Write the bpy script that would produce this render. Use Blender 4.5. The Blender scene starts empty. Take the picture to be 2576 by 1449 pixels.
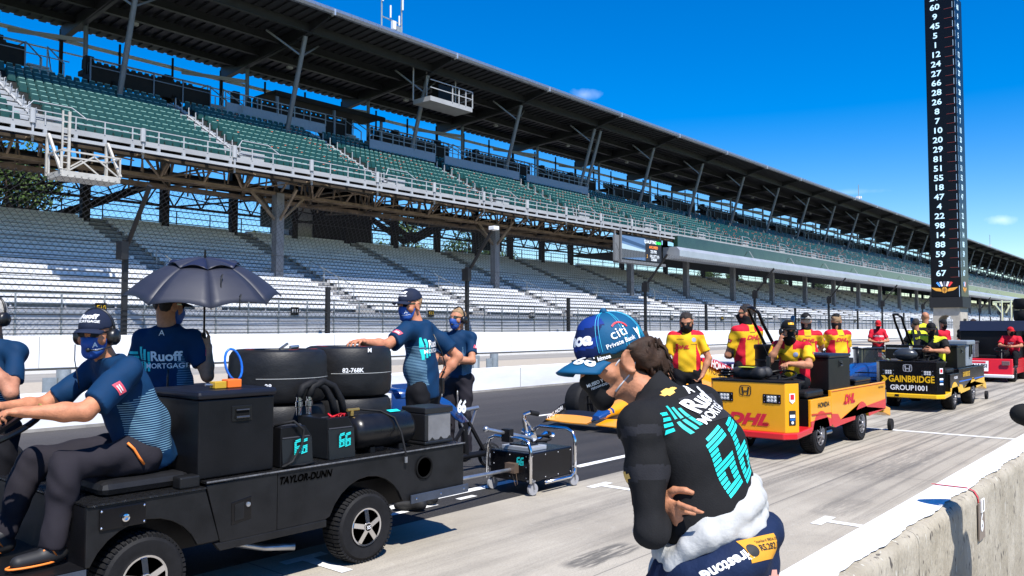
import bpy, bmesh, math, random
import numpy as np
from mathutils import Vector, Matrix
from mathutils.bvhtree import BVHTree
random.seed(7)
SC = bpy.context.scene
C = SC.collection
R = math.radians
# ---------------------------------------------------------------- camera, sky, sun, exposure
F = 2070.0                      # focal length in pixels of a 2576 px wide frame
CT, ST = 0.762, 0.6476          # camera heading: +X runs along the pit lane, +Y towards the stands
CAMZ = 1.57
pitch = math.atan(97.5 / F)
fwd = Vector((CT * math.cos(pitch), ST * math.cos(pitch), math.sin(pitch)))
cd = bpy.data.cameras.new('camera'); cam = bpy.data.objects.new('camera', cd); C.objects.link(cam)
cam.location = (0, 0, CAMZ); cam.rotation_euler = fwd.to_track_quat('-Z', 'Y').to_euler()
cd.sensor_width = 36; cd.lens = 36 * F / 2576; cd.clip_start = 0.05; cd.clip_end = 3000
SC.camera = cam
SUNV = Vector((-.27, -.6, 1.0)).normalized()
sun_el = math.asin(SUNV.z); sun_az = math.atan2(SUNV.x, SUNV.y)
world = bpy.data.worlds.new('World'); SC.world = world; world.use_nodes = True
wt = world.node_tree; wn = wt.nodes; wl = wt.links
bg = wn['Background']
sky = wn.new('ShaderNodeTexSky'); sky.sky_type = 'NISHITA'; sky.sun_disc = False
sky.sun_elevation = sun_el; sky.sun_rotation = sun_az % (2 * math.pi); sky.altitude = 200
sky.air_density = 1.0; sky.dust_density = 0.3; sky.ozone_density = 2.0
hs = wn.new('ShaderNodeHueSaturation'); hs.inputs['Saturation'].default_value = 1.65; hs.inputs['Hue'].default_value = .512; hs.inputs['Value'].default_value = 1.0
wl.new(sky.outputs[0], hs.inputs['Color'])
def wcloud(prev, az, el, w, h, seed, amt):
    d = Vector((math.cos(el) * math.cos(az), math.cos(el) * math.sin(az), math.sin(el)))
    side = Vector((-math.sin(az), math.cos(az), 0)); up = d.cross(side) * -1
    g = wn.new('ShaderNodeNewGeometry')
    def dot(v):
        n = wn.new('ShaderNodeVectorMath'); n.operation = 'DOT_PRODUCT'; wl.new(g.outputs['Incoming'], n.inputs[0]); n.inputs[1].default_value = -v; return n.outputs['Value']
    def ma(op, a, b):
        n = wn.new('ShaderNodeMath'); n.operation = op
        for i, x in enumerate((a, b)):
            if isinstance(x, (int, float)): n.inputs[i].default_value = x
            else: wl.new(x, n.inputs[i])
        return n.outputs[0]
    a = ma('DIVIDE', dot(side), w); b = ma('DIVIDE', dot(up), h)
    r = ma('SQRT', ma('ADD', ma('MULTIPLY', a, a), ma('MULTIPLY', b, b)), 0)
    nz = wn.new('ShaderNodeTexNoise'); nz.noise_dimensions = '4D'; nz.inputs['Scale'].default_value = 38; nz.inputs['Detail'].default_value = 6; nz.inputs['W'].default_value = seed
    wl.new(g.outputs['Incoming'], nz.inputs['Vector'])
    m = ma('SUBTRACT', ma('ADD', ma('MULTIPLY', nz.outputs['Fac'], 2.2), -.2), r)
    m = ma('MULTIPLY', ma('MAXIMUM', ma('MULTIPLY', m, ma('GREATER_THAN', dot(d), .5)), 0), amt); m = ma('MINIMUM', m, .8)
    mx = wn.new('ShaderNodeMix'); mx.data_type = 'RGBA'; wl.new(m, mx.inputs['Factor']); wl.new(prev, mx.inputs[6]); mx.inputs[7].default_value = (9, 9.6, 11, 1)
    return mx.outputs[2]
def pixdir(x, y):
    rt = Vector((ST, -CT, 0)); up = rt.cross(fwd)
    return (fwd + rt * ((x - 1288) / F) + up * ((724.5 - y) / F)).normalized()
col = hs.outputs[0]
for (x, y, w, h, s, a) in ((2520, 553, .016, .007, 1., .45), (1470, 238, .022, .008, 3., .22), (2120, 485, .05, .004, 5., .1)):
    d = pixdir(x, y); col = wcloud(col, math.atan2(d.y, d.x), math.asin(d.z), w, h, s, a)
wl.new(col, bg.inputs['Color']); bg.inputs['Strength'].default_value = 0.12212
sd = bpy.data.lights.new('sun', 'SUN'); sd.energy = 5.0; sd.angle = R(.53); sd.color = (1, .965, .91)
so = bpy.data.objects.new('sun', sd); C.objects.link(so); so.location = (0, 0, 60)
so.rotation_euler = SUNV.to_track_quat('Z', 'Y').to_euler()
SC.view_settings.view_transform = 'Standard'; SC.view_settings.look = 'None'; SC.view_settings.gamma = 1
SC.view_settings.exposure = 0.6
SC.cycles.use_denoising = True; SC.cycles.max_bounces = 6; SC.cycles.diffuse_bounces = 1; SC.cycles.transparent_max_bounces = 12
# ---------------------------------------------------------------- pixel helpers (2576 px frame)
def py(x, y, Y):               # the point of the ray through a photo pixel at the given distance Y across the track
    d = pixdir(x, y); t = Y / d.y; return Vector((d.x * t, Y, CAMZ + d.z * t))
def pz(x, y, z=0.0):
    d = pixdir(x, y); t = (z - CAMZ) / d.z; return Vector((d.x * t, d.y * t, z))
# ---------------------------------------------------------------- materials
MC = {}
def srgb(h):
    c = [int(h[i:i + 2], 16) / 255 for i in (0, 2, 4)]
    return tuple(x / 12.92 if x <= .04045 else ((x + .055) / 1.055) ** 2.4 for x in c)
def M(name, rgb=None, rough=.5, metal=0., var=.0, scale=8., bump=0., bscale=None, coat=0., emit=0., spec=None, stretch=None):
    if name in MC: return MC[name]
    m = bpy.data.materials.new(name); m.use_nodes = True; nt = m.node_tree; b = nt.nodes['Principled BSDF']
    b.inputs['Base Color'].default_value = (*rgb, 1); b.inputs['Roughness'].default_value = rough; b.inputs['Metallic'].default_value = metal
    if spec is None and rough > .6: spec = .18
    if spec is not None: b.inputs['Specular IOR Level'].default_value = spec
    if coat: b.inputs['Coat Weight'].default_value = coat; b.inputs['Coat Roughness'].default_value = .08
    if emit: b.inputs['Emission Color'].default_value = (*rgb, 1); b.inputs['Emission Strength'].default_value = emit
    tc = nt.nodes.new('ShaderNodeTexCoord'); src = tc.outputs['Object']
    if stretch:
        mp = nt.nodes.new('ShaderNodeMapping'); mp.inputs['Scale'].default_value = stretch; nt.links.new(src, mp.inputs[0]); src = mp.outputs[0]
    if var:
        n = nt.nodes.new('ShaderNodeTexNoise'); n.inputs['Scale'].default_value = scale; n.inputs['Detail'].default_value = 5; n.inputs['Roughness'].default_value = .65
        nt.links.new(src, n.inputs['Vector'])
        cr = nt.nodes.new('ShaderNodeValToRGB'); e = cr.color_ramp.elements
        e[0].position = .3; e[1].position = .72
        e[0].color = (*[c * (1 - var) for c in rgb], 1); e[1].color = (*[min(1, c * (1 + var)) for c in rgb], 1)
        nt.links.new(n.outputs['Fac'], cr.inputs[0]); nt.links.new(cr.outputs[0], b.inputs['Base Color'])
        mr = nt.nodes.new('ShaderNodeMapRange'); mr.inputs[3].default_value = max(0, rough - .12); mr.inputs[4].default_value = min(1, rough + .12)
        nt.links.new(n.outputs['Fac'], mr.inputs[0]); nt.links.new(mr.outputs[0], b.inputs['Roughness'])
    if bump:
        n2 = nt.nodes.new('ShaderNodeTexNoise'); n2.inputs['Scale'].default_value = bscale or scale * 4; n2.inputs['Detail'].default_value = 4
        nt.links.new(src, n2.inputs['Vector']); bp = nt.nodes.new('ShaderNodeBump'); bp.inputs['Strength'].default_value = bump; bp.inputs['Distance'].default_value = .02
        nt.links.new(n2.outputs['Fac'], bp.inputs['Height']); nt.links.new(bp.outputs[0], b.inputs['Normal'])
    MC[name] = m; return m
def stripes(name, base, line, freq, duty=.5, axis=2, tilt=0., rough=.8):
    if name in MC: return MC[name]
    m = M(name, base, rough); nt = m.node_tree; b = nt.nodes['Principled BSDF']
    tc = nt.nodes.new('ShaderNodeTexCoord'); s = nt.nodes.new('ShaderNodeSeparateXYZ'); nt.links.new(tc.outputs['Object'], s.inputs[0])
    def ma(op, a, c):
        n = nt.nodes.new('ShaderNodeMath'); n.operation = op
        for i, x in enumerate((a, c)):
            if isinstance(x, (int, float)): n.inputs[i].default_value = x
            else: nt.links.new(x, n.inputs[i])
        return n.outputs[0]
    v = ma('ADD', ma('MULTIPLY', s.outputs[axis], freq), ma('MULTIPLY', s.outputs[0], tilt * freq))
    f = ma('LESS_THAN', ma('FRACT', v, 0), duty)
    mx = nt.nodes.new('ShaderNodeMix'); mx.data_type = 'RGBA'; nt.links.new(f, mx.inputs['Factor']); mx.inputs[6].default_value = (*base, 1); mx.inputs[7].default_value = (*line, 1)
    nt.links.new(mx.outputs[2], b.inputs['Base Color']); return m
# ---------------------------------------------------------------- mesh builder
class MB:
    def __init__(s): s.v = []; s.f = []; s.m = []
    def add(s, vs, fs, mi=0):
        o = len(s.v); s.v.extend([tuple(p) for p in vs]); s.f.extend([tuple(i + o for i in f) for f in fs]); s.m.extend([mi] * len(fs))
    def box(s, x0, x1, y0, y1, z0, z1, mi=0):
        s.add([(x0, y0, z0), (x1, y0, z0), (x1, y1, z0), (x0, y1, z0), (x0, y0, z1), (x1, y0, z1), (x1, y1, z1), (x0, y1, z1)],
              [(0, 3, 2, 1), (4, 5, 6, 7), (0, 1, 5, 4), (1, 2, 6, 5), (2, 3, 7, 6), (3, 0, 4, 7)], mi)
    def bar(s, a, b, w, h=None, mi=0, up=(0, 0, 1)):
        a, b = Vector(a), Vector(b); h = h or w; d = (b - a).normalized(); u = Vector(up)
        if abs(d.dot(u)) > .98: u = Vector((0, 1, 0)) if abs(d.y) < .9 else Vector((1, 0, 0))
        x = d.cross(u).normalized() * (w / 2); y = x.cross(d).normalized() * (h / 2)
        s.add([a - x - y, a + x - y, a + x + y, a - x + y, b - x - y, b + x - y, b + x + y, b - x + y],
              [(0, 1, 2, 3), (7, 6, 5, 4), (0, 4, 5, 1), (1, 5, 6, 2), (2, 6, 7, 3), (3, 7, 4, 0)], mi)
    def tube(s, pts, r, n=8, mi=0, cap=True):
        pts = [Vector(p) for p in pts]; rr = r if isinstance(r, (list, tuple)) else [r] * len(pts)
        rings = []; pu = None
        for i, p in enumerate(pts):
            d = ((pts[i + 1] if i + 1 < len(pts) else p) - (pts[i - 1] if i else p)).normalized()
            if pu is None: pu = Vector((0, 0, 1)) if abs(d.z) < .9 else Vector((1, 0, 0))
            u = (pu - d * pu.dot(d)); u = u.normalized() if u.length > 1e-6 else d.orthogonal().normalized(); pu = u; w = d.cross(u)
            rings.append([p + (u * math.cos(t) + w * math.sin(t)) * rr[i] for t in [2 * math.pi * k / n for k in range(n)]])
        vs = [q for g in rings for q in g]; fs = []
        for i in range(len(pts) - 1):
            for k in range(n):
                fs.append((i * n + k, i * n + (k + 1) % n, (i + 1) * n + (k + 1) % n, (i + 1) * n + k))
        if cap: fs.append(tuple(range(n - 1, -1, -1))); fs.append(tuple(range((len(pts) - 1) * n, len(pts) * n)))
        s.add(vs, fs, mi)
    def cyl(s, a, b, r, r1=None, n=12, mi=0): s.tube([a, b], [r, r if r1 is None else r1], n, mi)
    def lathe(s, prof, o=(0, 0, 0), axis=(0, 0, 1), n=24, mi=0):
        o = Vector(o); d = Vector(axis).normalized(); u = d.orthogonal().normalized(); w = d.cross(u); vs = []; fs = []
        for r, h in prof:
            for k in range(n):
                t = 2 * math.pi * k / n; vs.append(o + d * h + (u * math.cos(t) + w * math.sin(t)) * r)
        for i in range(len(prof) - 1):
            for k in range(n):
                fs.append((i * n + k, i * n + (k + 1) % n, (i + 1) * n + (k + 1) % n, (i + 1) * n + k))
        if prof[0][0] > 1e-4: fs.append(tuple(range(n - 1, -1, -1)))
        if prof[-1][0] > 1e-4: fs.append(tuple(range((len(prof) - 1) * n, len(prof) * n)))
        s.add(vs, fs, mi)
    def prism(s, poly, ext, mi=0):          # poly: 3D points in order, ext: extrusion vector
        e = Vector(ext); a = [Vector(p) for p in poly]; n = len(a)
        nn = Vector((0, 0, 0))
        for i in range(n): nn += a[i].cross(a[(i + 1) % n])
        if nn.dot(e) > 0: a.reverse()
        s.add(a + [p + e for p in a], [tuple(range(n)), tuple(range(2 * n - 1, n - 1, -1))] + [(i, i + n, (i + 1) % n + n, (i + 1) % n) for i in range(n)], mi)
    def ball(s, c, rx, ry=None, rz=None, n=12, mi=0):
        ry = ry or rx; rz = rz or rx; h = n // 2; vs = [(c[0], c[1], c[2] + rz)]; fs = []
        for i in range(1, h):
            t = math.pi * i / h
            for k in range(n):
                p = 2 * math.pi * k / n; vs.append((c[0] + rx * math.sin(t) * math.cos(p), c[1] + ry * math.sin(t) * math.sin(p), c[2] + rz * math.cos(t)))
        vs.append((c[0], c[1], c[2] - rz)); L = len(vs) - 1
        for k in range(n): fs.append((0, 1 + k, 1 + (k + 1) % n)); fs.append((L, L - n + (k + 1) % n, L - n + k))
        for i in range(h - 2):
            for k in range(n):
                a = 1 + i * n + k; b = 1 + i * n + (k + 1) % n; fs.append((a, a + n, b + n, b))
        s.add(vs, fs, mi)
    def xf(s, m): s.v = [tuple(m @ Vector(p)) for p in s.v]; return s
    def build(s, name, mats, parent=None, smooth=False, bevel=0., at=None, kind=None, label=None):
        if not isinstance(mats, (list, tuple)): mats = [mats]
        if at is None and parent is not None: at = ORG.get(parent.name, (0, 0, 0)) if WORLD[0] else (0, 0, 0)
        at = at or (0, 0, 0)
        v = [(p[0] - at[0], p[1] - at[1], p[2] - at[2]) for p in s.v] if any(at) else s.v
        me = bpy.data.meshes.new(name); me.from_pydata(v, [], s.f)
        for m in mats: me.materials.append(m)
        if len(mats) > 1: me.polygons.foreach_set('material_index', s.m)
        if smooth: me.shade_smooth() if smooth is True else me.set_sharp_from_angle(angle=R(smooth))
        if smooth and smooth is not True: me.polygons.foreach_set('use_smooth', [True] * len(s.f)); me.set_sharp_from_angle(angle=R(smooth))
        me.update()
        return link(name, me, parent, bevel, at if parent is None else None, kind, label)
ORG = {}; WORLD = [False]
def link(name, me, parent=None, bevel=0., loc=None, kind=None, label=None):
    o = bpy.data.objects.new(name, me); C.objects.link(o)
    if parent is not None: o.parent = parent; ORG[o.name] = ORG.get(parent.name, (0, 0, 0))
    elif loc: o.location = loc; ORG[o.name] = tuple(loc)
    if bevel:
        b = o.modifiers.new('bevel', 'BEVEL'); b.width = bevel; b.segments = 2; b.limit_method = 'ANGLE'; b.angle_limit = R(40)
        o.modifiers.new('wn', 'WEIGHTED_NORMAL').keep_sharp = True
    if kind: o['kind'] = kind
    if label: o['label'] = label
    return o
def thing(name, label, cat, loc=(0, 0, 0), rz=0., group=None):
    o = bpy.data.objects.new(name, None); C.objects.link(o); o.location = loc; o.rotation_euler = (0, 0, rz); o.empty_display_size = .2
    o['label'] = label; o['category'] = cat; ORG[o.name] = tuple(loc)
    if group: o['group'] = group
    return o
def tag(o, label, cat, group=None, kind=None):
    o['label'] = label; o['category'] = cat
    if group: o['group'] = group
    if kind: o['kind'] = kind
    return o
KIDS = {}
def dup(root, loc=None, rz=None, label=None, group=None):
    kids = {}
    for o in C.objects:
        if o.parent: kids.setdefault(o.parent.name, []).append(o)
    def rec(o, par):
        c = o.copy(); C.objects.link(c)
        if par is not None: c.parent = par
        for k in kids.get(o.name, ()): rec(k, c)
        return c
    r = rec(root, None)
    if loc is not None: r.location = loc; ORG[r.name] = tuple(loc)
    if rz is not None: r.rotation_euler = (0, 0, rz)
    if label: r['label'] = label
    if group: r['group'] = group
    return r
# ---------------------------------------------------------------- lettering
TC = {}
def text_mesh(s, bold=0., shear=0., ext=.0, align='CENTER', sp=1.):
    k = (s, bold, shear, align, sp)
    if k not in TC:
        cu = bpy.data.curves.new('t', 'FONT'); cu.body = s; cu.size = 1; cu.align_x = align; cu.align_y = 'CENTER'; cu.offset = bold; cu.shear = shear; cu.space_character = sp
        cu.resolution_u = 3
        ob = bpy.data.objects.new('t', cu); me = ob.to_mesh()
        bm = bmesh.new(); bm.from_mesh(me); ob.to_mesh_clear(); bpy.data.objects.remove(ob)
        bmesh.ops.remove_doubles(bm, verts=bm.verts, dist=1e-4)
        TC[k] = ([v.co.copy() for v in bm.verts], [[v.index for v in f.verts] for f in bm.faces]); bm.free()
    return TC[k]
def frame(o, xd, up):          # matrix whose X runs along the writing and Z faces the reader
    x = Vector(xd).normalized(); z = x.cross(Vector(up)).normalized(); y = z.cross(x)
    m = Matrix((x, y, z)).transposed().to_4x4(); m.translation = Vector(o); return m
def refine(vs, fs, L):
    bm = bmesh.new(); bv = [bm.verts.new(v) for v in vs]
    for f in fs:
        try: bm.faces.new([bv[i] for i in f])
        except ValueError: pass
    bmesh.ops.triangulate(bm, faces=bm.faces)
    for _ in range(4):
        es = [e for e in bm.edges if e.calc_length() > L]
        if not es: break
        bmesh.ops.subdivide_edges(bm, edges=es, cuts=1)
        bmesh.ops.triangulate(bm, faces=bm.faces)
    bm.verts.index_update(); r = ([v.co.copy() for v in bm.verts], [[v.index for v in f.verts] for f in bm.faces]); bm.free(); return r
def decal(vs, fs, m, mat, parent, name='lettering', bvh=None, off=.003, L=.03, at=None):
    """flat shape in the XY plane of m; with bvh it is laid onto the surface it faces"""
    vs = [Vector((v[0], v[1], 0)) for v in vs]
    if bvh is not None:
        vs, fs = refine(vs, fs, L)
    P = [m @ v for v in vs]
    if bvh is not None:
        z = m.to_3x3() @ Vector((0, 0, 1)); Q = []; ok = []
        for p in P:
            h, n, i, d = bvh.ray_cast(p + z * .3, -z, .6)
            if h is None: Q.append(p); ok.append(False)
            else: Q.append(h + (n if n.dot(z) > 0 else -n) * off); ok.append(abs(n.dot(z)) > .05)
        P = Q; fs = [f for f in fs if all(ok[i] for i in f)]
        if not fs: return None
    if at: P = [p - Vector(at) for p in P]
    me = bpy.data.meshes.new(name); me.from_pydata([tuple(p) for p in P], [], fs); me.materials.append(mat)
    if bvh is not None: me.shade_smooth()
    me.update(); return link(name, me, parent)
def txt(s, h, m, mat, parent, bold=0.012, shear=0., align='CENTER', bvh=None, sx=1., name='lettering', off=.003, L=.03, at=None, sp=1.):
    vs, fs = text_mesh(s, bold, shear, 0, align, sp); k = h / .69
    if at is None and parent is not None and WORLD[0]: at = ORG.get(parent.name)
    return decal([(v.x * k * sx, v.y * k, 0) for v in vs], fs, m, mat, parent, name, bvh, off, L, at)
def shape(polys, m, mat, parent, name='emblem', bvh=None, off=.003, L=.03, at=None):
    vs = []; fs = []
    for p in polys: fs.append(tuple(range(len(vs), len(vs) + len(p)))); vs += [(x, y, 0) for x, y in p]
    if at is None and parent is not None and WORLD[0]: at = ORG.get(parent.name)
    return decal(vs, fs, m, mat, parent, name, bvh, off, L, at)
def rect(x, y, w, h, sh=0.): return [(x - w / 2 - sh * h / 2, y - h / 2), (x + w / 2 - sh * h / 2, y - h / 2), (x + w / 2 + sh * h / 2, y + h / 2), (x - w / 2 + sh * h / 2, y + h / 2)]
def disc(x, y, r, n=16, ry=None): return [(x + r * math.cos(2 * math.pi * k / n), y + (ry or r) * math.sin(2 * math.pi * k / n)) for k in range(n)]
def arcband(x, y, r0, r1, a0, a1, n=10):
    return [[(x + r * math.cos(a), y + r * math.sin(a)) for r, a in ((r0, A), (r1, A), (r1, B), (r0, B))] for A, B in [(a0 + (a1 - a0) * i / n, a0 + (a1 - a0) * (i + 1) / n) for i in range(n)]]
# common materials
black_paint = M('black_paint', (.006, .006, .007), .42, var=.3, scale=3, bump=.05, bscale=120, spec=.22)
black_gloss = M('black_gloss', (.005, .005, .006), .22, var=.2, scale=4, spec=.3)
rubber = M('rubber', (.009, .009, .01), .72, var=.35, scale=14, bump=.1, spec=.25)
chrome = M('chrome', (.75, .75, .76), .12, 1.0)
steel = M('steel', (.45, .46, .48), .35, .9, var=.2, scale=10)
alu = M('aluminium', (.6, .62, .64), .35, .6, var=.12, scale=3)
white_paint = M('white_paint', (.8, .8, .8), .5, var=.05, scale=1.5)
yellow_d = M('dhl_yellow', (.82, .36, .008), .35, var=.05, scale=2, coat=.4)
red_d = M('signal_red', (.62, .012, .018), .35, var=.06, scale=2, coat=.3)
red_ink = M('red_ink', (.6, .01, .03), .6)
white_ink = M('white_ink', (.82, .82, .82), .6)
black_ink = M('black_ink', (.01, .01, .01), .6)
teal_ink = M('teal_ink', (.01, .62, .6), .6)
yellow_ink = M('yellow_ink', (.85, .5, .01), .5)
orange_p = M('orange_plastic', (.8, .16, .02), .4)
WORLD[0] = True
# ================================================================ ground
def ground_mat(name, kind):
    m = bpy.data.materials.new(name); m.use_nodes = True; nt = m.node_tree; b = nt.nodes['Principled BSDF']; N = nt.nodes.new; L = nt.links.new
    g = N('ShaderNodeNewGeometry'); sp = N('ShaderNodeSeparateXYZ'); L(g.outputs['Position'], sp.inputs[0])
    def noise(scale, st=(1, 1, 1), det=5, rough=.6, dist=0., off=(0, 0, 0)):
        mp = N('ShaderNodeMapping'); mp.inputs['Scale'].default_value = st; mp.inputs['Location'].default_value = off; L(g.outputs['Position'], mp.inputs[0])
        n = N('ShaderNodeTexNoise'); n.inputs['Scale'].default_value = scale; n.inputs['Detail'].default_value = det; n.inputs['Roughness'].default_value = rough; n.inputs['Distortion'].default_value = dist
        L(mp.outputs[0], n.inputs['Vector']); return n.outputs['Fac']
    def ramp(x, a, c):
        r = N('ShaderNodeMapRange'); r.interpolation_type = 'SMOOTHSTEP'; r.inputs[1].default_value = a; r.inputs[2].default_value = c; L(x, r.inputs[0]); return r.outputs[0]
    def ma(op, a, c=0):
        n = N('ShaderNodeMath'); n.operation = op
        for i, x in enumerate((a, c)):
            if isinstance(x, (int, float)): n.inputs[i].default_value = x
            else: L(x, n.inputs[i])
        return n.outputs[0]
    def mix(f, a, c):
        n = N('ShaderNodeMix'); n.data_type = 'RGBA'
        if isinstance(f, (int, float)): n.inputs['Factor'].default_value = f
        else: L(f, n.inputs['Factor'])
        for i, x in ((6, a), (7, c)):
            if isinstance(x, tuple): n.inputs[i].default_value = (*x, 1)
            else: L(x, n.inputs[i])
        return n.outputs[2]
    X, Y = sp.outputs[0], sp.outputs[1]
    if kind == 'concrete':
        c = mix(ramp(noise(.5), .3, .7), (.31, .275, .22), (.44, .395, .32))
        c = mix(ma('MULTIPLY', ramp(noise(75, det=3, rough=.7), .4, .7), .45), c, (.2, .185, .155))
        c = mix(ma('MULTIPLY', ramp(noise(9), .55, .8), .3), c, (.5, .47, .41))
        c = mix(ma('MULTIPLY', ramp(noise(1.6, (.5, 1.4, 1), 7, .7, .8, (7, 1, 0)), .5, .75), .4), c, (.17, .158, .138))
        c = mix(ma('MULTIPLY', ramp(noise(150, det=1), .68, .74), .7), c, (.1, .09, .08))
        # tyre rubber laid along the lane, heavier towards the asphalt and further down the lane
        gr = ma('ADD', .45, ma('MULTIPLY', ramp(noise(45, det=4, rough=.75), .3, .7), .6))
        st = ma('MULTIPLY', ramp(noise(1.0, (.11, 3.4, 1), 8, .7, .6), .44, .66), gr)
        st2 = ma('MULTIPLY', ramp(noise(1.0, (.05, 7.5, 1), 7, .65, .8, (3, 8, 0)), .5, .6), gr)
        zone = ma('MULTIPLY', ramp(Y, 2.3, 3.6), ma('SUBTRACT', 1.0, ma('MULTIPLY', ramp(Y, 4.2, 4.8), .55)))
        far = ma('ADD', .36, ma('MULTIPLY', ramp(X, 3.5, 10), .5))
        c = mix(ma('MULTIPLY', ma('MULTIPLY', st, zone), far), c, (.05, .047, .044))
        c = mix(ma('MULTIPLY', ma('MULTIPLY', st2, ramp(X, 5, 9)), ma('MULTIPLY', ramp(Y, 1.7, 2.6), .55)), c, (.045, .042, .04))
        # blotch of rubber where a car has spun its wheels
        def blot(cx, cy, rx, ry, amt, c, sc=14, th=.45):
            dx = ma('DIVIDE', ma('SUBTRACT', X, cx), rx); dy = ma('DIVIDE', ma('SUBTRACT', Y, cy), ry)
            d = ma('SQRT', ma('ADD', ma('POWER', ma('ABSOLUTE', dx), 4), ma('POWER', ma('ABSOLUTE', dy), 4)))
            k = ma('MULTIPLY', ma('SUBTRACT', 1.0, ramp(d, .45, 1.1)), ramp(noise(1, (sc * .25, sc * 2, 1), 5), th - .12, th + .12))
            return mix(ma('MULTIPLY', k, amt), c, (.05, .048, .045))
        a = pz(1515, 1397); c = blot(a.x, a.y, .42, .13, .8, c)
        a = pz(2250, 1165); c = blot(a.x, a.y, 1.6, .35, .35, c)
        a = pz(2120, 1275); c = blot(a.x, a.y, .5, .2, .3, c)
        # slab joints
        for xj in (3.1, 9.23, 15.3, 21.4, 27.5): 
            c = mix(ma('MULTIPLY', ma('LESS_THAN', ma('ABSOLUTE', ma('SUBTRACT', X, xj)), .006), .7), c, (.07, .065, .06))
        c = mix(ma('MULTIPLY', ma('LESS_THAN', ma('ABSOLUTE', ma('SUBTRACT', Y, 3.02)), .006), .6), c, (.09, .085, .08))
        rough = .85; bmp = (60, .25)
    elif kind == 'asphalt':
        c = mix(ramp(noise(.8), .3, .7), (.013, .0125, .013), (.021, .02, .0205))
        c = mix(ma('MULTIPLY', ramp(noise(1.0, (.06, 2.2, 1), 5, .6, .3), .45, .65), .6), c, (.04, .036, .034))
        c = mix(ma('MULTIPLY', ramp(noise(110, det=2), .6, .72), .75), c, (.2, .19, .18))
        c = mix(ma('MULTIPLY', ramp(noise(1.0, (.03, 3.5, 1), 4, .6, .3, (5, 2, 0)), .56, .66), .7), c, (.012, .012, .012))
        c = mix(ma('MULTIPLY', ramp(Y, 7.5, 12.5), .55), c, mix(ramp(noise(60, det=2), .45, .7), (.05, .043, .04), (.1, .088, .082)))
        rough = .8; bmp = (90, .4)
    elif kind == 'track':
        c = mix(ramp(noise(1.0, (.03, .8, 1), 4), .35, .65), (.2, .19, .175), (.27, .255, .235))
        c = mix(ramp(Y, 25.2, 25.6), mix(ramp(noise(8), .3, .7), (.36, .31, .25), (.42, .37, .3)), c)
        rough = .85; bmp = (40, .2)
    elif kind == 'grass':
        c = mix(ramp(noise(.4), .3, .7), (.05, .085, .02), (.09, .12, .035)); rough = .95; bmp = (20, .5)
    L(c, b.inputs['Base Color']); b.inputs['Roughness'].default_value = rough
    bp = N('ShaderNodeBump'); bp.inputs['Strength'].default_value = bmp[1]; bp.inputs['Distance'].default_value = .01; L(noise(bmp[0], det=3), bp.inputs['Height']); L(bp.outputs[0], b.inputs['Normal'])
    return m
def sheet(name, x0, x1, y0, y1, z, mat, label=None):
    m = MB(); m.add([(x0, y0, z), (x1, y0, z), (x1, y1, z), (x0, y1, z)], [(0, 1, 2, 3)]); o = m.build(name, mat); o['kind'] = 'structure'; return o
sheet('ground', -1500, 2500, -1500, 2500, -.03, ground_mat('grass', 'grass'))
conc = ground_mat('stall_concrete', 'concrete')
sheet('pit_stall_apron', -60, 600, -6, 4.95, 0, conc)
sheet('pit_lane', -60, 600, 4.95, 13.5, 0, ground_mat('pit_asphalt', 'asphalt'))
sheet('race_track', -80, 700, 14.1, 29.9, 0, ground_mat('track_asphalt', 'track'))
sheet('spectator_path', -80, 700, 30.3, 90, -.006, M('path', (.2, .19, .18), .9, var=.2, scale=.5))
road_white = M('road_white', (.72, .72, .7), .7, var=.22, scale=9, bump=.1)
def mark(name, pts, z=.004):
    m = MB(); m.add([(p[0], p[1], z) for p in pts], [tuple(range(len(pts)))]); o = m.build(name, road_white); o['kind'] = 'structure'; return o
def markbox(x0, x1, y0, y1): return mark('painted_line', [(x0, y0), (x1, y0), (x1, y1), (x0, y1)])
markbox(4.0, 7.3, 5.42, 5.53); markbox(7.55, 8.9, 5.42, 5.53); markbox(9.2, 13.6, 5.42, 5.53)
a = pz(1395, 1041); markbox(a.x - .5, a.x + 3.2, a.y - .06, a.y + .06)
a = pz(2365, 1091); markbox(a.x - .06, a.x + .06, 1.12, 4.5)
def tee(px, pyy, w=.34):
    a = pz(px, pyy); m = MB(); z = .004
    for x0, x1, y0, y1 in ((a.x - w / 2, a.x + w / 2, a.y, a.y + .09), (a.x - .045, a.x + .045, a.y - .42, a.y)):
        m.add([(x0, y0, z), (x1, y0, z), (x1, y1, z), (x0, y1, z)], [(0, 1, 2, 3)])
    o = m.build('painted_line', road_white); o['kind'] = 'structure'
tee(2085, 1312); tee(1518, 1222); tee(775, 1408)
a = pz(1100, 1272)
for dx in (-.55, -.2, .3): markbox(a.x + dx, a.x + dx + .22, a.y, a.y + .07)
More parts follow.
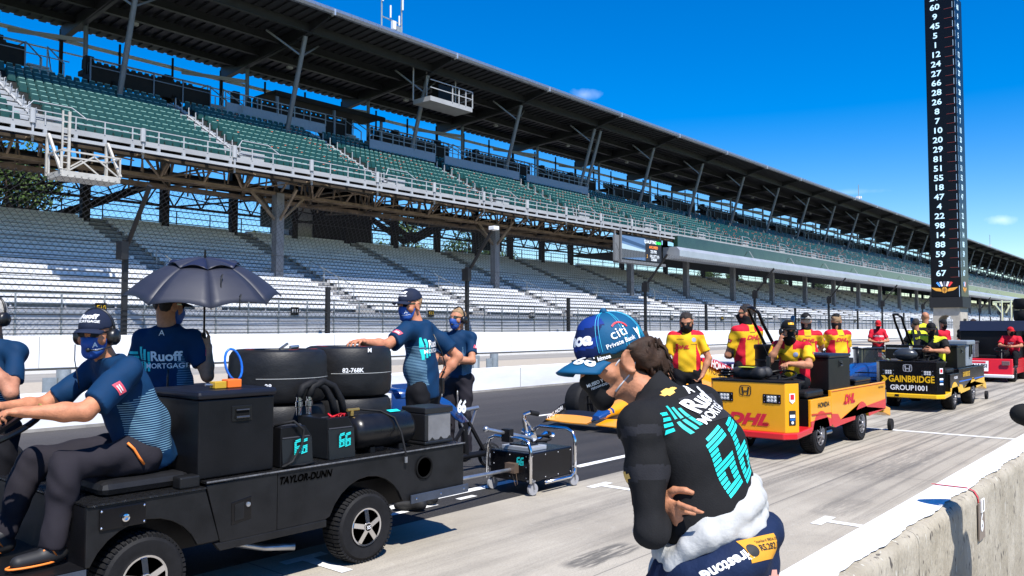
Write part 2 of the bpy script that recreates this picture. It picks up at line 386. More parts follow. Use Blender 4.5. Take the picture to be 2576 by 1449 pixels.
# ================================================================ pit wall beside the camera
pw_conc = M('wall_concrete', (.36, .325, .265), .9, var=.2, scale=5, bump=.5, bscale=55)
def pw_material():
    m = M('pit_wall_face', (.36, .32, .255), .9); nt = m.node_tree; b = nt.nodes['Principled BSDF']; N = nt.nodes.new; L = nt.links.new
    tc = N('ShaderNodeTexCoord'); prev = None
    def nz(scale, st, lo, hi, det=4):
        mp = N('ShaderNodeMapping'); mp.inputs['Scale'].default_value = st; L(tc.outputs['Object'], mp.inputs[0])
        n = N('ShaderNodeTexNoise'); n.inputs['Scale'].default_value = scale; n.inputs['Detail'].default_value = det; L(mp.outputs[0], n.inputs['Vector'])
        r = N('ShaderNodeMapRange'); r.inputs[1].default_value = lo; r.inputs[2].default_value = hi; L(n.outputs['Fac'], r.inputs[0]); return r.outputs[0]
    def mix(f, a, c):
        n = N('ShaderNodeMix'); n.data_type = 'RGBA'; L(f, n.inputs['Factor'])
        for i, x in ((6, a), (7, c)):
            if isinstance(x, tuple): n.inputs[i].default_value = (*x, 1)
            else: L(x, n.inputs[i])
        return n.outputs[2]
    c = mix(nz(4, (1, 1, 1), .35, .65), (.3, .265, .205), (.4, .36, .29))
    c = mix(nz(16, (1, 1, .12), .5, .9), c, (.27, .235, .18))
    c = mix(nz(30, (1, 1, .5), .64, .7, 2), c, (.09, .08, .07))
    c = mix(nz(40, (1, 1, .25), .68, .71, 2), c, (.5, .48, .42))
    L(c, b.inputs['Base Color']); bp = N('ShaderNodeBump'); bp.inputs['Strength'].default_value = .5; bp.inputs['Distance'].default_value = .01; L(nz(60, (1, 1, .4), .3, .7), bp.inputs['Height']); L(bp.outputs[0], b.inputs['Normal'])
    return m
PWZ = .75; PYA, PYB = (pz(1926, 1449, PWZ).y + pz(2560, 1096, PWZ).y) / 2, (pz(2143, 1449, PWZ).y + pz(2560, 1162, PWZ).y) / 2
pw = thing('pit_wall', 'low concrete pit wall with white painted top beside the leaning driver', 'wall', (4, 1.0, 0))
m = MB(); prof = [(PYA, 0), (PYA, PWZ - .03), (PYA - .012, PWZ - .01), (PYA - .03, PWZ - .004), (PYB + .05, PWZ - .004), (PYB + .02, PWZ - .014), (PYB + .004, PWZ - .035), (PYB, PWZ - .06), (PYB, 0)]
xs = [-3 + 1.2 * i for i in range(60)]
for xa, xb in ((-3, 3.62), (3.625, 9.2), (9.205, 90)):
    m.prism([(xa, y, z) for y, z in prof], (xb - xa, 0, 0))
m.build('concrete_wall', pw_material(), pw, smooth=50)
m = MB(); random.seed(3); n = 500; xs = [-3 + 20 * i / n for i in range(n + 1)] + [17 + 73 * i / 60 for i in range(1, 61)]
vs = []; fs = []
for i, x in enumerate(xs):
    e = PYB + .035 + .012 * random.random() + .008 * math.sin(x * 9)
    vs += [(x, PYA - .004, PWZ - .02), (x, PYA - .02, PWZ + .001), (x, e, PWZ + .001)]
    if i: a = 3 * (i - 1); fs += [(a, a + 3, a + 4, a + 1), (a + 1, a + 4, a + 5, a + 2)]
m.add(vs, fs); m.build('white_paint_coat', M('worn_white_paint', (.78, .78, .77), .7, var=.12, scale=18, bump=.25, bscale=90, stretch=(.4, 3, 1)), pw)
a = pz(2400, 1225, PWZ); tx = a.x
m = MB(); tp = [(PYA - .005, PWZ + .004), (PYB + .05, PWZ + .004), (PYB + .016, PWZ - .008), (PYB - .003, PWZ - .04), (PYB - .004, PWZ - .075)]
for (y0, z0), (y1, z1) in zip(tp, tp[1:]): m.add([(tx - .011, y0, z0), (tx + .011, y0, z0), (tx + .011 , y1, z1), (tx - .011, y1, z1)], [(0, 1, 2, 3)])
m.build('red_tape', M('red_tape', (.55, .01, .02), .4), pw)
np_ = thing('number_tag', 'grey tag with white number 6 hanging on the pit wall below the red tape', 'sign', (tx + .03, PYB, .55))
m = MB(); m.box(tx - .035, tx + .095, PYB - .012, PYB - .006, PWZ - .25, PWZ - .065); m.build('plate', M('tag_grey', (.19, .15, .12), .6, var=.1), np_)
txt('6', .085, frame((tx + .025, PYB - .0135, PWZ - .17), (1, 0, 0), (0, 0, 1)), white_ink, np_, bold=.03)
m = MB(); m.box(tx + .0, tx + .07, PYB - .018, PYB - .0125, PWZ - .115, PWZ - .05); m.build('paper_label', M('paper', (.75, .74, .72), .8), np_)
txt('1', .05, frame((tx + .035, PYB - .0195, PWZ - .083), (1, 0, 0), (0, 0, 1)), black_ink, np_, bold=.02)
# ================================================================ inner wall between pit lane and track, and outer wall
iw = thing('inner_wall', 'low white wall on the far side of the pit lane', 'wall', (20, 13.7, 0))
m = MB(); m.box(-60, 600, 13.42, 13.72, 0, .56); m.build('wall_body', M('inner_white', (.72, .72, .715), .6, var=.14, scale=1.3, bump=.1, stretch=(.35, 1, 1.6)), iw, bevel=.03)
for k in range(30):
    m = MB(); x = 2.4 + 4.57 * k; m.box(x, x + .018, 13.414, 13.425, .02, .535); m.build('wall_joint', M('joint_grey', (.34, .33, .31), .9), iw)
m = MB(); m.box(-60, 600, 13.415, 13.43, .0, .05); m.build('base_strip', M('strip_brown', (.3, .28, .25), .9, var=.3, scale=2), iw)  # mottled grey-brown strip along the foot of the wall
ow = thing('outer_wall', 'tall white wall carrying the catch fence on the far side of the track', 'wall', (40, 30.1, 0))
m = MB(); m.box(-80, 700, 30.0, 30.3, .16, 1.27); m.build('wall_body', M('outer_white', (.74, .75, .77), .6, var=.07, scale=.5, stretch=(.3, 1, 1.5)), ow, bevel=.03)
for k in range(26):
    m = MB(); x = 4.7 + 6.1 * k; m.box(x, x + .025, 29.992, 30.01, .17, 1.24); m.build('wall_joint', M('joint_grey'), ow)
m = MB(); m.box(-80, 700, 29.98, 30.3, .1, .16); m.build('base_gap', M('dark_gap', (.05, .05, .05), .9), ow)
m = MB(); m.box(-80, 700, 29.88, 30.3, 0, .1); m.build('kerb', M('kerb_pale', (.6, .58, .54), .8, var=.1, scale=1), ow)
gv = M('galvanised', (.3, .33, .34), .5, .4, var=.25, scale=6)
for i, (x, y, k) in enumerate(((1190, 930, 'b'), (1243, 920, 'p'), (160, 950, 'p'), (2205, 868, 'p'), (2350, 862, 'p'), (1470, 915, 'b'))):
    a = py(x, y, 14.5)
    if k == 'b':
        t = thing('electric_box', ['grey electrical box with a small door behind the low white wall, beside the headset man', 'grey electrical box behind the low white wall above the yellow front wing'][i > 0], 'box', (a.x, 14.5, 0))
        m = MB(); m.box(a.x - .17, a.x + .17, 14.42, 14.6, .35, .83); m.build('cabinet', gv, t, bevel=.01)
        m = MB(); m.box(a.x - .07, a.x + .07, 14.405, 14.418, .5, .74); m.build('door', M('box_door', (.42, .45, .46), .5), t, bevel=.005)
        m = MB(); m.cyl((a.x - .1, 14.5, 0), (a.x - .1, 14.5, .34), .025); m.cyl((a.x + .1, 14.5, 0), (a.x + .1, 14.5, .34), .025); m.build('conduit', gv, t)
    else:
        t = thing('pipe_post', ['short thick grey pipe post behind the low wall beside the electrical box', 'short grey pipe post behind the low wall left of the seated blue shirt man', 'short grey pipe post behind the low wall beside the red shirt man with a notebook', 'short grey pipe post behind the low wall near the pylon base'][[1, 2, 3, 4].index(i)], 'post', (a.x, 14.5, 0))
        m = MB(); m.cyl((a.x, 14.5, 0), (a.x, 14.5, .86), .11, n=16); m.build('pipe', gv, t, smooth=40)
        m = MB(); m.box(a.x - .33, a.x - .12, 14.46, 14.49, .4, .74); m.build('bracket_plate', gv, t)
# ================================================================ catch fence
fblack = M('fence_black', (.008, .008, .009), .55)
cf = thing('catch_fence', 'black catch fence of posts, cables and wire mesh on the outer wall', 'fence', (40, 30.15, 1.27))
FY = 30.15; FX0 = 30 * .456
posts = [FX0 + 9.05 * .5 * 1.0 * 2 * i - 9.05 for i in range(0, 28)]
TOPZ = 4.75; ARM = (FY - 1.75, 6.55)
pm = []
for i, x in enumerate(posts):
    m = MB(); m.box(x - .085, x + .085, FY - .085, FY + .085, 1.27, TOPZ if i % 2 == 1 or i > 3 and i % 2 == 1 else 3.35)
    p = m.build('fence_post', fblack, cf)
    if i % 2 == 1:
        m = MB(); m.cyl((x, FY - .1, TOPZ - .25), (x + .02, ARM[0], ARM[1]), .085, n=10); m.box(x - .3, x - .04, FY - .35, FY + .1, TOPZ - .75, TOPZ - .1); m.build('post_arm', fblack, p)
        if i == 3:
            m = MB(); m.box(x - .14, x + .26, ARM[0] - .3, ARM[0] + .1, ARM[1] + .04, ARM[1] + .24); m.build('white_camera', white_paint, p, bevel=.03)
m = MB()
for z, t in ((1.36, .03), (1.5, .03), (1.66, .03), (1.83, .035), (2.0, .03), (2.2, .03), (2.75, .022), (3.3, .022), (3.95, .018), (4.6, .018)):
    prev = None
    for x0, x1 in zip(posts, posts[1:]):
        P = [(x0 + (x1 - x0) * k / 4, FY - .1 - .03 * math.sin(k + x0), z - .03 * math.sin(math.pi * k / 4)) for k in range(5)]
        for a, b in zip(P, P[1:]): m.bar(a, b, t)
o = m.build('cables', fblack, cf)
m = MB(); L_ = 2.5; H1 = 3.4
seg = math.hypot(FY - ARM[0], ARM[1] - TOPZ + .25); sp_ = .22
x = 2.0
z0, z1 = 2.0, TOPZ - .25; hh = z1 - z0
def mesh_wire(xa, sgn):
    m.bar((xa, FY, z0), (xa + sgn * hh * .8, FY, z1), .008); xb = xa + sgn * hh * .8
    m.bar((xb, FY, z1), (xb + sgn * seg * .8, ARM[0], ARM[1]), .008)
while x < 95:
    mesh_wire(x, 1); mesh_wire(x + .11, -1); x += sp_ if x < 45 else sp_ * 1.6
o = m.build('wire_mesh', M('fence_wire', (.05, .05, .055), .5, .5), cf); o['kind'] = 'stuff'
# ================================================================ the grandstand
gs = thing('grandstand', 'long two deck grandstand with dark green seats, silver benches and a dark roof', 'grandstand', (60, 40, 0))
GX0, GX1 = -12.0, 470.0
roofd = M('roof_deck', (.026, .028, .033), .6, .0, var=.2, scale=1.2)
beamd = M('beam_dark', (.03, .032, .038), .5, .3, var=.2, scale=2)
steelb = M('strut_steel', (.17, .19, .22), .45, .4, var=.15, scale=3)
rust = M('rusty_beige', (.22, .165, .115), .8, var=.45, scale=1.6, bump=.1)
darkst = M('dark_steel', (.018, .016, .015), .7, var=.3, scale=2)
railw = M('rail_white', (.38, .39, .4), .45, var=.08, scale=3)
concl = M('stand_concrete', (.33, .32, .31), .9, var=.15, scale=2)
alub = M('bench_aluminium', (.78, .785, .8), .5, .0, var=.16, scale=2.2, stretch=(.3, 1, 1))
alut = M('tread_aluminium', (.5, .505, .52), .6, .0, var=.2, scale=1.5, stretch=(.3, 1, 1))
# lower deck: rows of aluminium benches
LD0, LDP, LS, LN = 31.9, .62, .4, 20
def lz(D): return 4.08 + LS * (D - 36.4)
la = [24.4 + 2.2 + 8.45 * i for i in range(-4, 54)]
def gaps(cs, half): 
    xs_ = [GX0] + [q for c in cs for q in (c - half, c + half)] + [GX1]
    return [(xs_[i], xs_[i + 1]) for i in range(0, len(xs_) - 1, 2) if xs_[i + 1] > xs_[i] + .2]
m = MB()
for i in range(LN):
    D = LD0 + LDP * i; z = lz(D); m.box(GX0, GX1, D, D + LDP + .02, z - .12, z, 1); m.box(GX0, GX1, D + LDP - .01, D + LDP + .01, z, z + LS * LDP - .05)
m.box(GX0, GX1, LD0 - .5, LD0, 1.2, lz(LD0) - .02); m.box(GX0, GX1, LD0 + LDP * LN, LD0 + LDP * LN + 1.6, lz(LD0 + LDP * LN) - .2, lz(LD0 + LDP * LN))
m.build('lower_tiers', [alut, M('tread_dark', (.09, .09, .095), .8)], gs)  # treads coloured dark to cut sunlight bounced onto the shaded rows
for i in range(LN):
    D = LD0 + LDP * i; z = lz(D); m = MB()
    for xa, xb in gaps(la, .62):
        k = xa
        m.box(xa, xb, D + .30, D + .56, z + .155, z + .31, 0)
        while k < min(xb, 150): m.box(k + .3, k + .36, D + .36, D + .5, z, z + .155, 1); k += 1.83
    m.build('bench_row', [alub, alut], gs)
for xa in [x for x in la if x < 150]:
    m = MB()
    for i in range(LN):
        D = LD0 + LDP * i; z = lz(D); m.box(xa - .6, xa + .6, D + .3, D + LDP, z, z + .13)
    st = m.build('aisle_steps', concl, gs)
    m = MB(); 
    for i in range(2, 9, 2):
        D = LD0 + LDP * i; z = lz(D); m.bar((xa, D, z), (xa, D, z + .85), .035)
    m.bar((xa, LD0 + LDP * 2, lz(LD0 + LDP * 2) + .85), (xa, LD0 + LDP * 8, lz(LD0 + LDP * 8) + .85), .035); m.build('handrail', gv, st)
m = MB()                                   # rail along the front walk, and the back rail
for z in (2.05, 2.4, 2.75): m.bar((GX0, 31.35, z), (GX1, 31.35, z), .045)
x = GX0
while x < 200: m.bar((x, 31.35, 1.2), (x, 31.35, 2.75), .05); x += 1.5
m.build('front_walk_rail', gv, gs)
m = MB(); BD = LD0 + LDP * LN + 1.5; bz = lz(BD - 1.5)
for h in (.35, .7, 1.05): m.bar((GX0, BD, bz + h), (GX1, BD, bz + h), .05)
x = GX0
while x < 260: m.bar((x, BD, bz), (x, BD, bz + 1.05), .05); x += 2.1
m.build('back_walk_rail', darkst, gs)
for i in range(12):
    x = 4.9 + 8.45 * i; m = MB(); m.box(x - .2, x + .2, 31.28, 31.32, 2.1, 2.45); p = m.build('section_sign', black_gloss, gs)
    if i < 9: txt('E%d' % (9 + i), .16, frame((x, 31.27, 2.27), (1, 0, 0), (0, 0, 1)), yellow_ink if i % 2 else white_ink, p)
# columns carrying the upper deck
cols = [24.4 + 16.9 * i for i in range(-1, 3)] + [67.7 + 9.65 * i for i in range(0, 38)]
for x in cols:
    m = MB(); D = 36.6; m.box(x - .22, x + .22, D - .22, D + .22, lz(D) - 1, 8.45); c_ = m.build('column', M('column_grey', (.2, .2, .205), .6, var=.2, scale=2), gs)
    if x < 62:
        m = MB()
        for dx, dy in ((1.7, 0), (-1.7, 0), (0, 1.7), (0, -1.6)): m.bar((x, D, 6.9), (x + dx, D + dy, 8.5), .12)
        m.build('knee_brace', rust, c_)
x = 1.0
while x < 330:
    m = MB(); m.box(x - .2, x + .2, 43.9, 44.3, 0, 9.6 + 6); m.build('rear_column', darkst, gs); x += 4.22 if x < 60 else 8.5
# upper deck
UD0, UP, UR, UN = 34.15, .7, .385, 11
def uz(i): return 9.22 + UR * i
m = MB()
m.prism([(GX0, UD0 - .1, uz(0) - .42), (GX0, UD0 + UP * UN, uz(UN) - .42), (GX0, UD0 + UP * UN, uz(UN) - .62), (GX0, UD0 - .1, uz(0) - .62)], (GX1 - GX0, 0, 0))
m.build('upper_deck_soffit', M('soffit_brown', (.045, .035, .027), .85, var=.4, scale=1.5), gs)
m = MB()
for i in range(UN): D = UD0 + UP * i; m.box(GX0, GX1, D, D + UP, uz(i) - .05, uz(i)); m.box(GX0, GX1, D + UP - .02, D + UP, uz(i) + .001, uz(i) + UR - .051)
m.build('upper_tiers', M('tier_dark', (.03, .032, .032), .9), gs)  # tiers coloured dark to paint the shade between the seats
ua = [12.2 + 8.94 * i for i in range(-2, 50)]
PITCH = .365
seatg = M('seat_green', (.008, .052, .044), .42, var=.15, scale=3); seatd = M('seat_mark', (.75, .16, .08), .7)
seat_top_lit = M('seat_rim_sunlit', (.2, .36, .31), .35)  # sunlit top edge of each seat painted as a lighter rim
def seat(m, x, D, z, detail, mark):
    w = .155
    if detail:
        b = [(-w, 0), (-w * .96, .2), (-w * .78, .32), (-w * .3, .345), (w * .3, .345), (w * .78, .32), (w * .96, .2), (w, 0)]
        m.prism([(x + px, D + .30 + pz_ * .16, z + .2 + pz_) for px, pz_ in b], (0, .035, -.004))
        m.prism([(x + px * .93, D + .27 + pz_ * .10, z + .17 + pz_ * .78) for px, pz_ in b], (0, .045, 0))
        m.box(x - w * .98, x + w * .98, D + .25, D + .30, z + .12, z + .2)
        m.prism([(x - w * .8, D + .348, z + .535), (x + w * .8, D + .348, z + .535), (x + w * .74, D + .355, z + .565), (x - w * .74, D + .355, z + .565)], (0, .045, 0), 2)
        m.box(x - w * 1.12, x - w * 1.02, D + .3, D + .42, z, z + .3)
    else:
        m.add([(x - w, D + .27, z + .15), (x + w, D + .27, z + .15), (x + w * .8, D + .35, z + .54), (x - w * .8, D + .35, z + .54), (x - w * .8, D + .39, z + .54), (x + w * .8, D + .39, z + .54), (x + w, D + .39, z + .2), (x - w, D + .39, z + .2)],
              [(0, 1, 2, 3), (4, 5, 6, 7), (0, 3, 4, 7), (1, 6, 5, 2)])
        m.add([(x - w * .8, D + .35, z + .54), (x + w * .8, D + .35, z + .54), (x + w * .8, D + .39, z + .555), (x - w * .8, D + .39, z + .555)], [(0, 1, 2, 3)], 2)
    if mark: m.add([(x - .05, D + .262 + .05, z + .4), (x + .05, D + .262 + .05, z + .4), (x + .05, D + .275 + .05, z + .47), (x - .05, D + .275 + .05, z + .47)], [(0, 1, 2, 3)], 1)
random.seed(11)
allseats = MB(); near = []
for i in range(UN):
    D = UD0 + UP * i; z = uz(i)
    for xa, xb in gaps(ua, .55):
        n = int((xb - xa) / PITCH); o = (xb - xa - n * PITCH) / 2
        for k in range(n):
            x = xa + o + PITCH * (k + .5) + (PITCH * .5 if i % 2 and k < n - 1 else 0)
            if x < 8: continue
            mk = random.random() < max(0, min(.32, (x - 21) / 30))
            if 9.2 < x < 20.5 and 0 < i < 6 and len(near) < 100: near.append((x, D, z, mk))
            else: seat(allseats, x, D, z, x < 75, mk)
o = allseats.build('seat', [seatg, seatd, seat_top_lit], gs, kind='stuff')
for x, D, z, mk in near:
    m = MB(); seat(m, x, D, z, True, mk); m.build('seat', [seatg, seatd, seat_top_lit], gs)
# aisle stairs with white hoop rails, end hoops at the front
for x in [a for a in ua if a < 260]:
    m = MB()
    for i in range(UN):
        D = UD0 + UP * i; m.box(x - .5, x + .5, D + UP * .5, D + UP - .05, uz(i), uz(i) + UR * .5); m.box(x - .5, x + .5, D + UP - .05, D + UP - .025, uz(i), uz(i) + UR - .06)
    s_ = m.build('aisle_stair', railw, gs)
    m = MB()
    for i in range(1, UN):
        D = UD0 + UP * i
        m.tube([(x + .02, D + .1, uz(i)), (x + .02, D + .1, uz(i) + .52), (x + .1, D + .22, uz(i) + .58), (x + .15, D + .3, uz(i) + .5), (x + .15, D + .3, uz(i))], .022, 5)
    m.bar((x + .09, UD0 + UP, uz(1) + .012), (x + .09, UD0 + UP * UN, uz(UN) + .012), .12, .02)
    m.tube([(x - .7, UD0 - .2, 9.8), (x - .3, UD0 + .1, 10.25), (x + 1.1, UD0 + .1, 10.25), (x + 1.6, UD0 - .2, 9.8)], .025, 5)
    m.build('aisle_hoop_rail', railw, s_)
    m = MB(); m.box(x - .5, x + .75, UD0 - .1, UD0 + .02, 9.3, 9.52); m.box(x - .5, x + .75, UD0 - .14, UD0 - .08, 9.56, 9.72); m.build('aisle_number_panel', railw, s_)
m = MB()                                   # front edge: beam, two rails, posts, service rail below
FD = UD0 - .28
m.box(GX0, GX1, FD, FD + .1, 9.12, 9.34); m.build('front_edge_beam', M('edge_grey', (.34, .345, .35), .6, var=.12, scale=1), gs)
m = MB()
for z in (9.58, 9.83): m.bar((GX0, FD, z), (GX1, FD, z), .036)
x = ua[0]; k = 0
while x < 330:
    m.bar((x, FD, 9.3), (x, FD, 9.83), .045)
    if x < 62: m.bar((x, FD + .02, 8.95), (x, FD + .02, 9.12), .13)
    x += 8.94 / 8; k += 1
x = ua[0] + .5
while x < 62:
    m.cyl((x, FD, 9.3), (x, FD, 9.86), .11, n=10); m.bar((x, FD - .02, 8.6), (x, FD - .02, 9.3), .07); m.cyl((x, FD - .02, 8.95), (x, FD - .02, 8.72), .13, .03, n=8); x += 4.235
m.build('front_rail', railw, gs)
m = MB(); m.box(GX0, 60.3, FD - .25, FD + .05, 8.84, 8.9); m.box(GX0, 60.3, FD - .27, FD - .22, 8.80, 8.93, 1); m.build('service_walk', [darkst, railw], gs)
# bracing below the front edge (open steel up to the glazed suites)
XS = 60.3
nodes = [ua[0] + .5 + 4.235 * i for i in range(0, 20)]
nodes = [x for x in nodes if x < XS]
for i, x in enumerate(nodes):
    m = MB(); B = 36.6
    m.bar((x, FD, 8.78), (x + 2.1, B, 8.42), .085); m.bar((x, FD, 8.78), (x - 2.1, B, 8.42), .055); m.bar((x, FD, 8.78), (x + 4.2, FD + .7, 8.6), .05)
    m.bar((x, FD + .1, 9.1), (x, 40, 9.2), .08); m.bar((x, B, 8.42), (x, 39.5, 11.6), .085); m.bar((x, B, 8.42), (x, 35.2, 9.55), .085); m.bar((x + 2.1, B, 8.42), (x + 2.1, 37.4, 10.6), .1); m.bar((x + 2.1, B, 8.42), (x + 2.1, 35.2, 9.55), .1)
    m.bar((x, 40, 8.6), (x, 39, 11.3), .1); m.bar((x, 40, 8.6), (x, 41.5, 12.7), .1); m.bar((x, B, 8.42), (x, 44, 8.9), .085); m.bar((x + 2.1, B, 8.42), (x, 40, 8.6), .055); m.bar((x + 2.1, B, 8.42), (x + 4.2, 40, 8.6), .055)
    for k in range(1, 4): m.bar((x + 1.05 * k, B - .4, 8.5), (x + 1.05 * k, 35.0 + .9 * (k % 2), 9.5 + .5 * (k % 2)), .06); m.bar((x + 1.05 * k, 38.2, 8.55), (x + 1.05 * k, 38.6 + .5 * (k % 2), 11.0), .07); m.bar((x + 1.05 * k, 42, 8.6), (x + 1.05 * k, 41.4, 12.4), .07)
    m.bar((x, 38.2, 8.6), (x + 4.2, 38.2, 8.6), .07); m.bar((x, 37.4, 9.9), (x + 4.2, 37.4, 9.9), .08); m.bar((x, 41.8, 8.8), (x + 4.2, 41.8, 8.8), .07)
    m.build('deck_truss', rust, gs)
m = MB(); m.box(GX0, XS, 36.48, 36.72, 8.36, 8.5); m.box(GX0, XS, 39.9, 40.1, 8.5, 8.72); m.build('lower_chord', rust, gs)
m = MB(); x = GX0                           # lattice girder at the back
m.bar((GX0, 43.6, 8.2), (200, 43.6, 8.2), .13); m.bar((GX0, 43.6, 9.5), (200, 43.6, 9.5), .13); k = 0
while x < 120:
    m.bar((x, 43.6, 8.2 if k % 2 else 9.5), (x + .8, 43.6, 9.5 if k % 2 else 8.2), .07); x += .8; k += 1
for x in [q * 8.45 - 4 for q in range(12)]:
    m.bar((x, 43.6, 8.0), (x + 4.2, 40, 8.6), .09); m.bar((x, 43.6, 8.9), (x + 8.4, 43.6, 8.25), .06)
m.build('lattice_girder', darkst, gs)
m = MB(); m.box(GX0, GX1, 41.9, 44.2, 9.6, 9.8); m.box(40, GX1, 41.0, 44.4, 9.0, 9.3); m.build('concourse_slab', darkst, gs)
# stair flights and stair block at the back
def flight(xa, za, xb, zb, D):
    m = MB(); m.bar((xa, D, za), (xb, D, zb), .12, .4); m.bar((xa, D + 1.2, za), (xb, D + 1.2, zb), .12, .4)
    n = 9
    for k in range(n):
        t = k / n; m.box(xa + (xb - xa) * t - .15, xa + (xb - xa) * t + .15, D, D + 1.2, za + (zb - za) * t, za + (zb - za) * t + .05)
    for h in (.5, 1.): m.bar((xa, D, za + h), (xb, D, zb + h), .05)
    m.build('stair_flight', darkst, gs)
flight(16.6, 7.1, 22.5, 9.8, 45.6)
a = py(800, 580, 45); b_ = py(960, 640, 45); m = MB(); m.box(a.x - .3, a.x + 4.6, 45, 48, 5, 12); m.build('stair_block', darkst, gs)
a = py(756, 560, 44.9); m = MB(); m.box(a.x - .5, a.x + 1.5, 45.2, 47.5, 4, 12); m.build('pale_pier', M('pale_pier', (.5, .5, .48), .8, var=.1), gs)
flight(a.x + 6.2, 9.9, a.x + 10.4, 8.0, 45.3); flight(a.x + 14.0, 9.6, a.x + 10.6, 8.0, 45.6)
for (x, y, w, h) in ((698, 548, 2.0, 1.15), (1233, 610, 2.6, 1.2)):
    a = py(x, y, 40.2); m = MB(); m.box(a.x - w / 2, a.x + w / 2, 40.2, 40.4, a.z - h / 2, a.z + h / 2); m.build('hanging_monitor', black_gloss, gs, bevel=.02)
# glazed suites and silver fascia beyond the screen
m = MB(); m.box(XS + .3, GX1, 33.5, 33.9, 8.1, 9.12)
m.build('suite_glazing', M('green_glass', (.012, .035, .024), .06, .0, var=.4, scale=.6, spec=.8), gs)
m = MB(); m.prism([(XS - .2, 33.35, 8.15), (XS - .2, 33.05, 7.85), (XS - .2, 33.05, 7.35), (XS - .2, 33.4, 7.2), (XS - .2, 34.6, 7.2), (XS - .2, 34.6, 8.15)], (GX1 - XS, 0, 0)); m.build('silver_fascia', M('silver_panel', (.5, .52, .54), .4, .5, var=.12, scale=.8), gs)
m = MB(); m.box(XS, GX1, 34.6, 44, 7.9, 8.1); m.build('suite_floor', darkst, gs)
x = XS + 1
m = MB()
while x < 200: m.prism([(x, 33.9, 9.14), (x, 33.45, 9.14), (x, 33.9, 8.8)], (.06, 0, 0)); m.bar((x + 4, 33.0, 8.1), (x + 4, 33.4, 8.75), .05) if int(x) % 10 == 0 else None; x += 1.117
m.build('edge_bracket', M('edge_grey'), gs)
# roof
RD0, RZ0, RD1, RZ1 = 36.6, 18.94, 48.0, 18.12
def rz_(D): return RZ0 + (RZ1 - RZ0) * (D - RD0) / (RD1 - RD0)
m = MB(); n = int((GX1 - GX0) / .6)
for i in range(n):
    x0 = GX0 + (GX1 - GX0) * i / n; x1 = x0 + (GX1 - GX0) / n; xm = x0 + .35
    if x0 > 160 and i % 3: continue
    if x0 > 160: x1 = x0 + 3 * (GX1 - GX0) / n; xm = x0 + 1
    m.add([(x0, RD0, RZ0), (xm, RD0, RZ0), (xm, RD1, RZ1), (x0, RD1, RZ1)], [(0, 3, 2, 1)])
    m.add([(xm, RD0, RZ0), (xm, RD0, RZ0 + .1), (xm, RD1, RZ1 + .1), (xm, RD1, RZ1)], [(0, 3, 2, 1)])
    m.add([(xm, RD0, RZ0 + .1), (x1, RD0, RZ0 + .1), (x1, RD1, RZ1 + .1), (xm, RD1, RZ1 + .1)], [(0, 3, 2, 1)])
    m.add([(x1, RD0, RZ0 + .1), (x1, RD0, RZ0), (x1, RD1, RZ1), (x1, RD1, RZ1 + .1)], [(0, 3, 2, 1)])
m.build('roof_deck', roofd, gs)
m = MB(); m.prism([(GX0, RD0 - .1, RZ0 + .14), (GX0, RD1 + .2, RZ1 + .14), (GX0, RD1 + .2, RZ1 + .2), (GX0, RD0 - .1, RZ0 + .2)], (GX1 - GX0, 0, 0)); m.build('roof_top_sheet', M('roof_metal', (.4, .42, .45), .4, .5), gs)
m = MB(); m.prism([(GX0, RD0 - .3, RZ0 + .16), (GX0, RD0 - .3, RZ0 + .0), (GX0, RD0 - .22, RZ0 - .14), (GX0, RD0 - .06, RZ0 - .16), (GX0, RD0 - .06, RZ0 + .16)], (GX1 - GX0, 0, 0))
bx = [37.3 + 9.65 * i for i in range(-5, 44)]
for x in bx: m.box(x - .05, x + .05, RD0 - .34, RD0 - .04, RZ0 - .22, RZ0 + .12, 1)
m.build('gutter', [M('gutter_metal', (.35, .38, .43), .3, .7, var=.1), alu], gs)
for x in bx:
    m = MB(); m.prism([(x - .07, RD0 + .2, rz_(RD0 + .2)), (x - .07, RD1, RZ1), (x - .07, RD1, RZ1 - .75), (x - .07, 40, rz_(40) - .7), (x - .07, RD0 + .2, rz_(RD0 + .2) - .25)], (.14, 0, 0)); m.box(x - .16, x + .16, RD0 + 1.6, RD1, 0, .001) if False else None
    m.prism([(x - .17, 38.5, rz_(38.5) - .55), (x - .17, RD1, RZ1 - .75), (x - .17, RD1, RZ1 - .79), (x - .17, 38.5, rz_(38.5) - .59)], (.34, 0, 0))
    m.build('roof_beam', beamd, gs)
    m = MB(); tp_ = Vector((x, 39.0, rz_(39) - .6)); ft = Vector((x, 40.75, 12.75)); m.cyl(ft, tp_, .14, n=10)
    s_ = m.build('roof_strut', steelb, gs, smooth=40)
    if x < 140:
        q = tp_ + (ft - tp_) * .2; m = MB(); m.bar(q, (x - 1.8, 40.2, rz_(40.2) - .35), .09); m.bar(q, (x + 1.8, 40.2, rz_(40.2) - .35), .09); m.build('strut_brace', steelb, s_)
    m = MB(); m.cyl((x + .2, 45.3, 13.2), (x + .2, 45.3, rz_(45.3) - .5), .12, n=10); m.build('rear_post', steelb, gs, smooth=40)
x = bx[7] + .9; m = MB(); m.cyl((x, 40.75, 12.75), (x, 39.0, rz_(39) - .6), .14, n=10); m.build('roof_strut', steelb, gs, smooth=40)
for D, h in ((38.6, .5), (41.2, .42), (43.6, .42), (46.2, .35)):
    m = MB(); z = rz_(D); m.box(GX0, GX1, D - .04, D + .04, z - h, z); m.box(GX0, GX1, D - .13, D + .13, z - h - .03, z - h); m.build('purlin', beamd, gs)
m = MB(); m.box(GX0, GX1, 48.1, 48.2, 17.36, 17.56); m.box(GX0, GX1, 48.1, 48.15, 16.75, 16.83); m.build('eave_beam', M('eave_pale', (.6, .63, .68), .6, var=.1), gs)
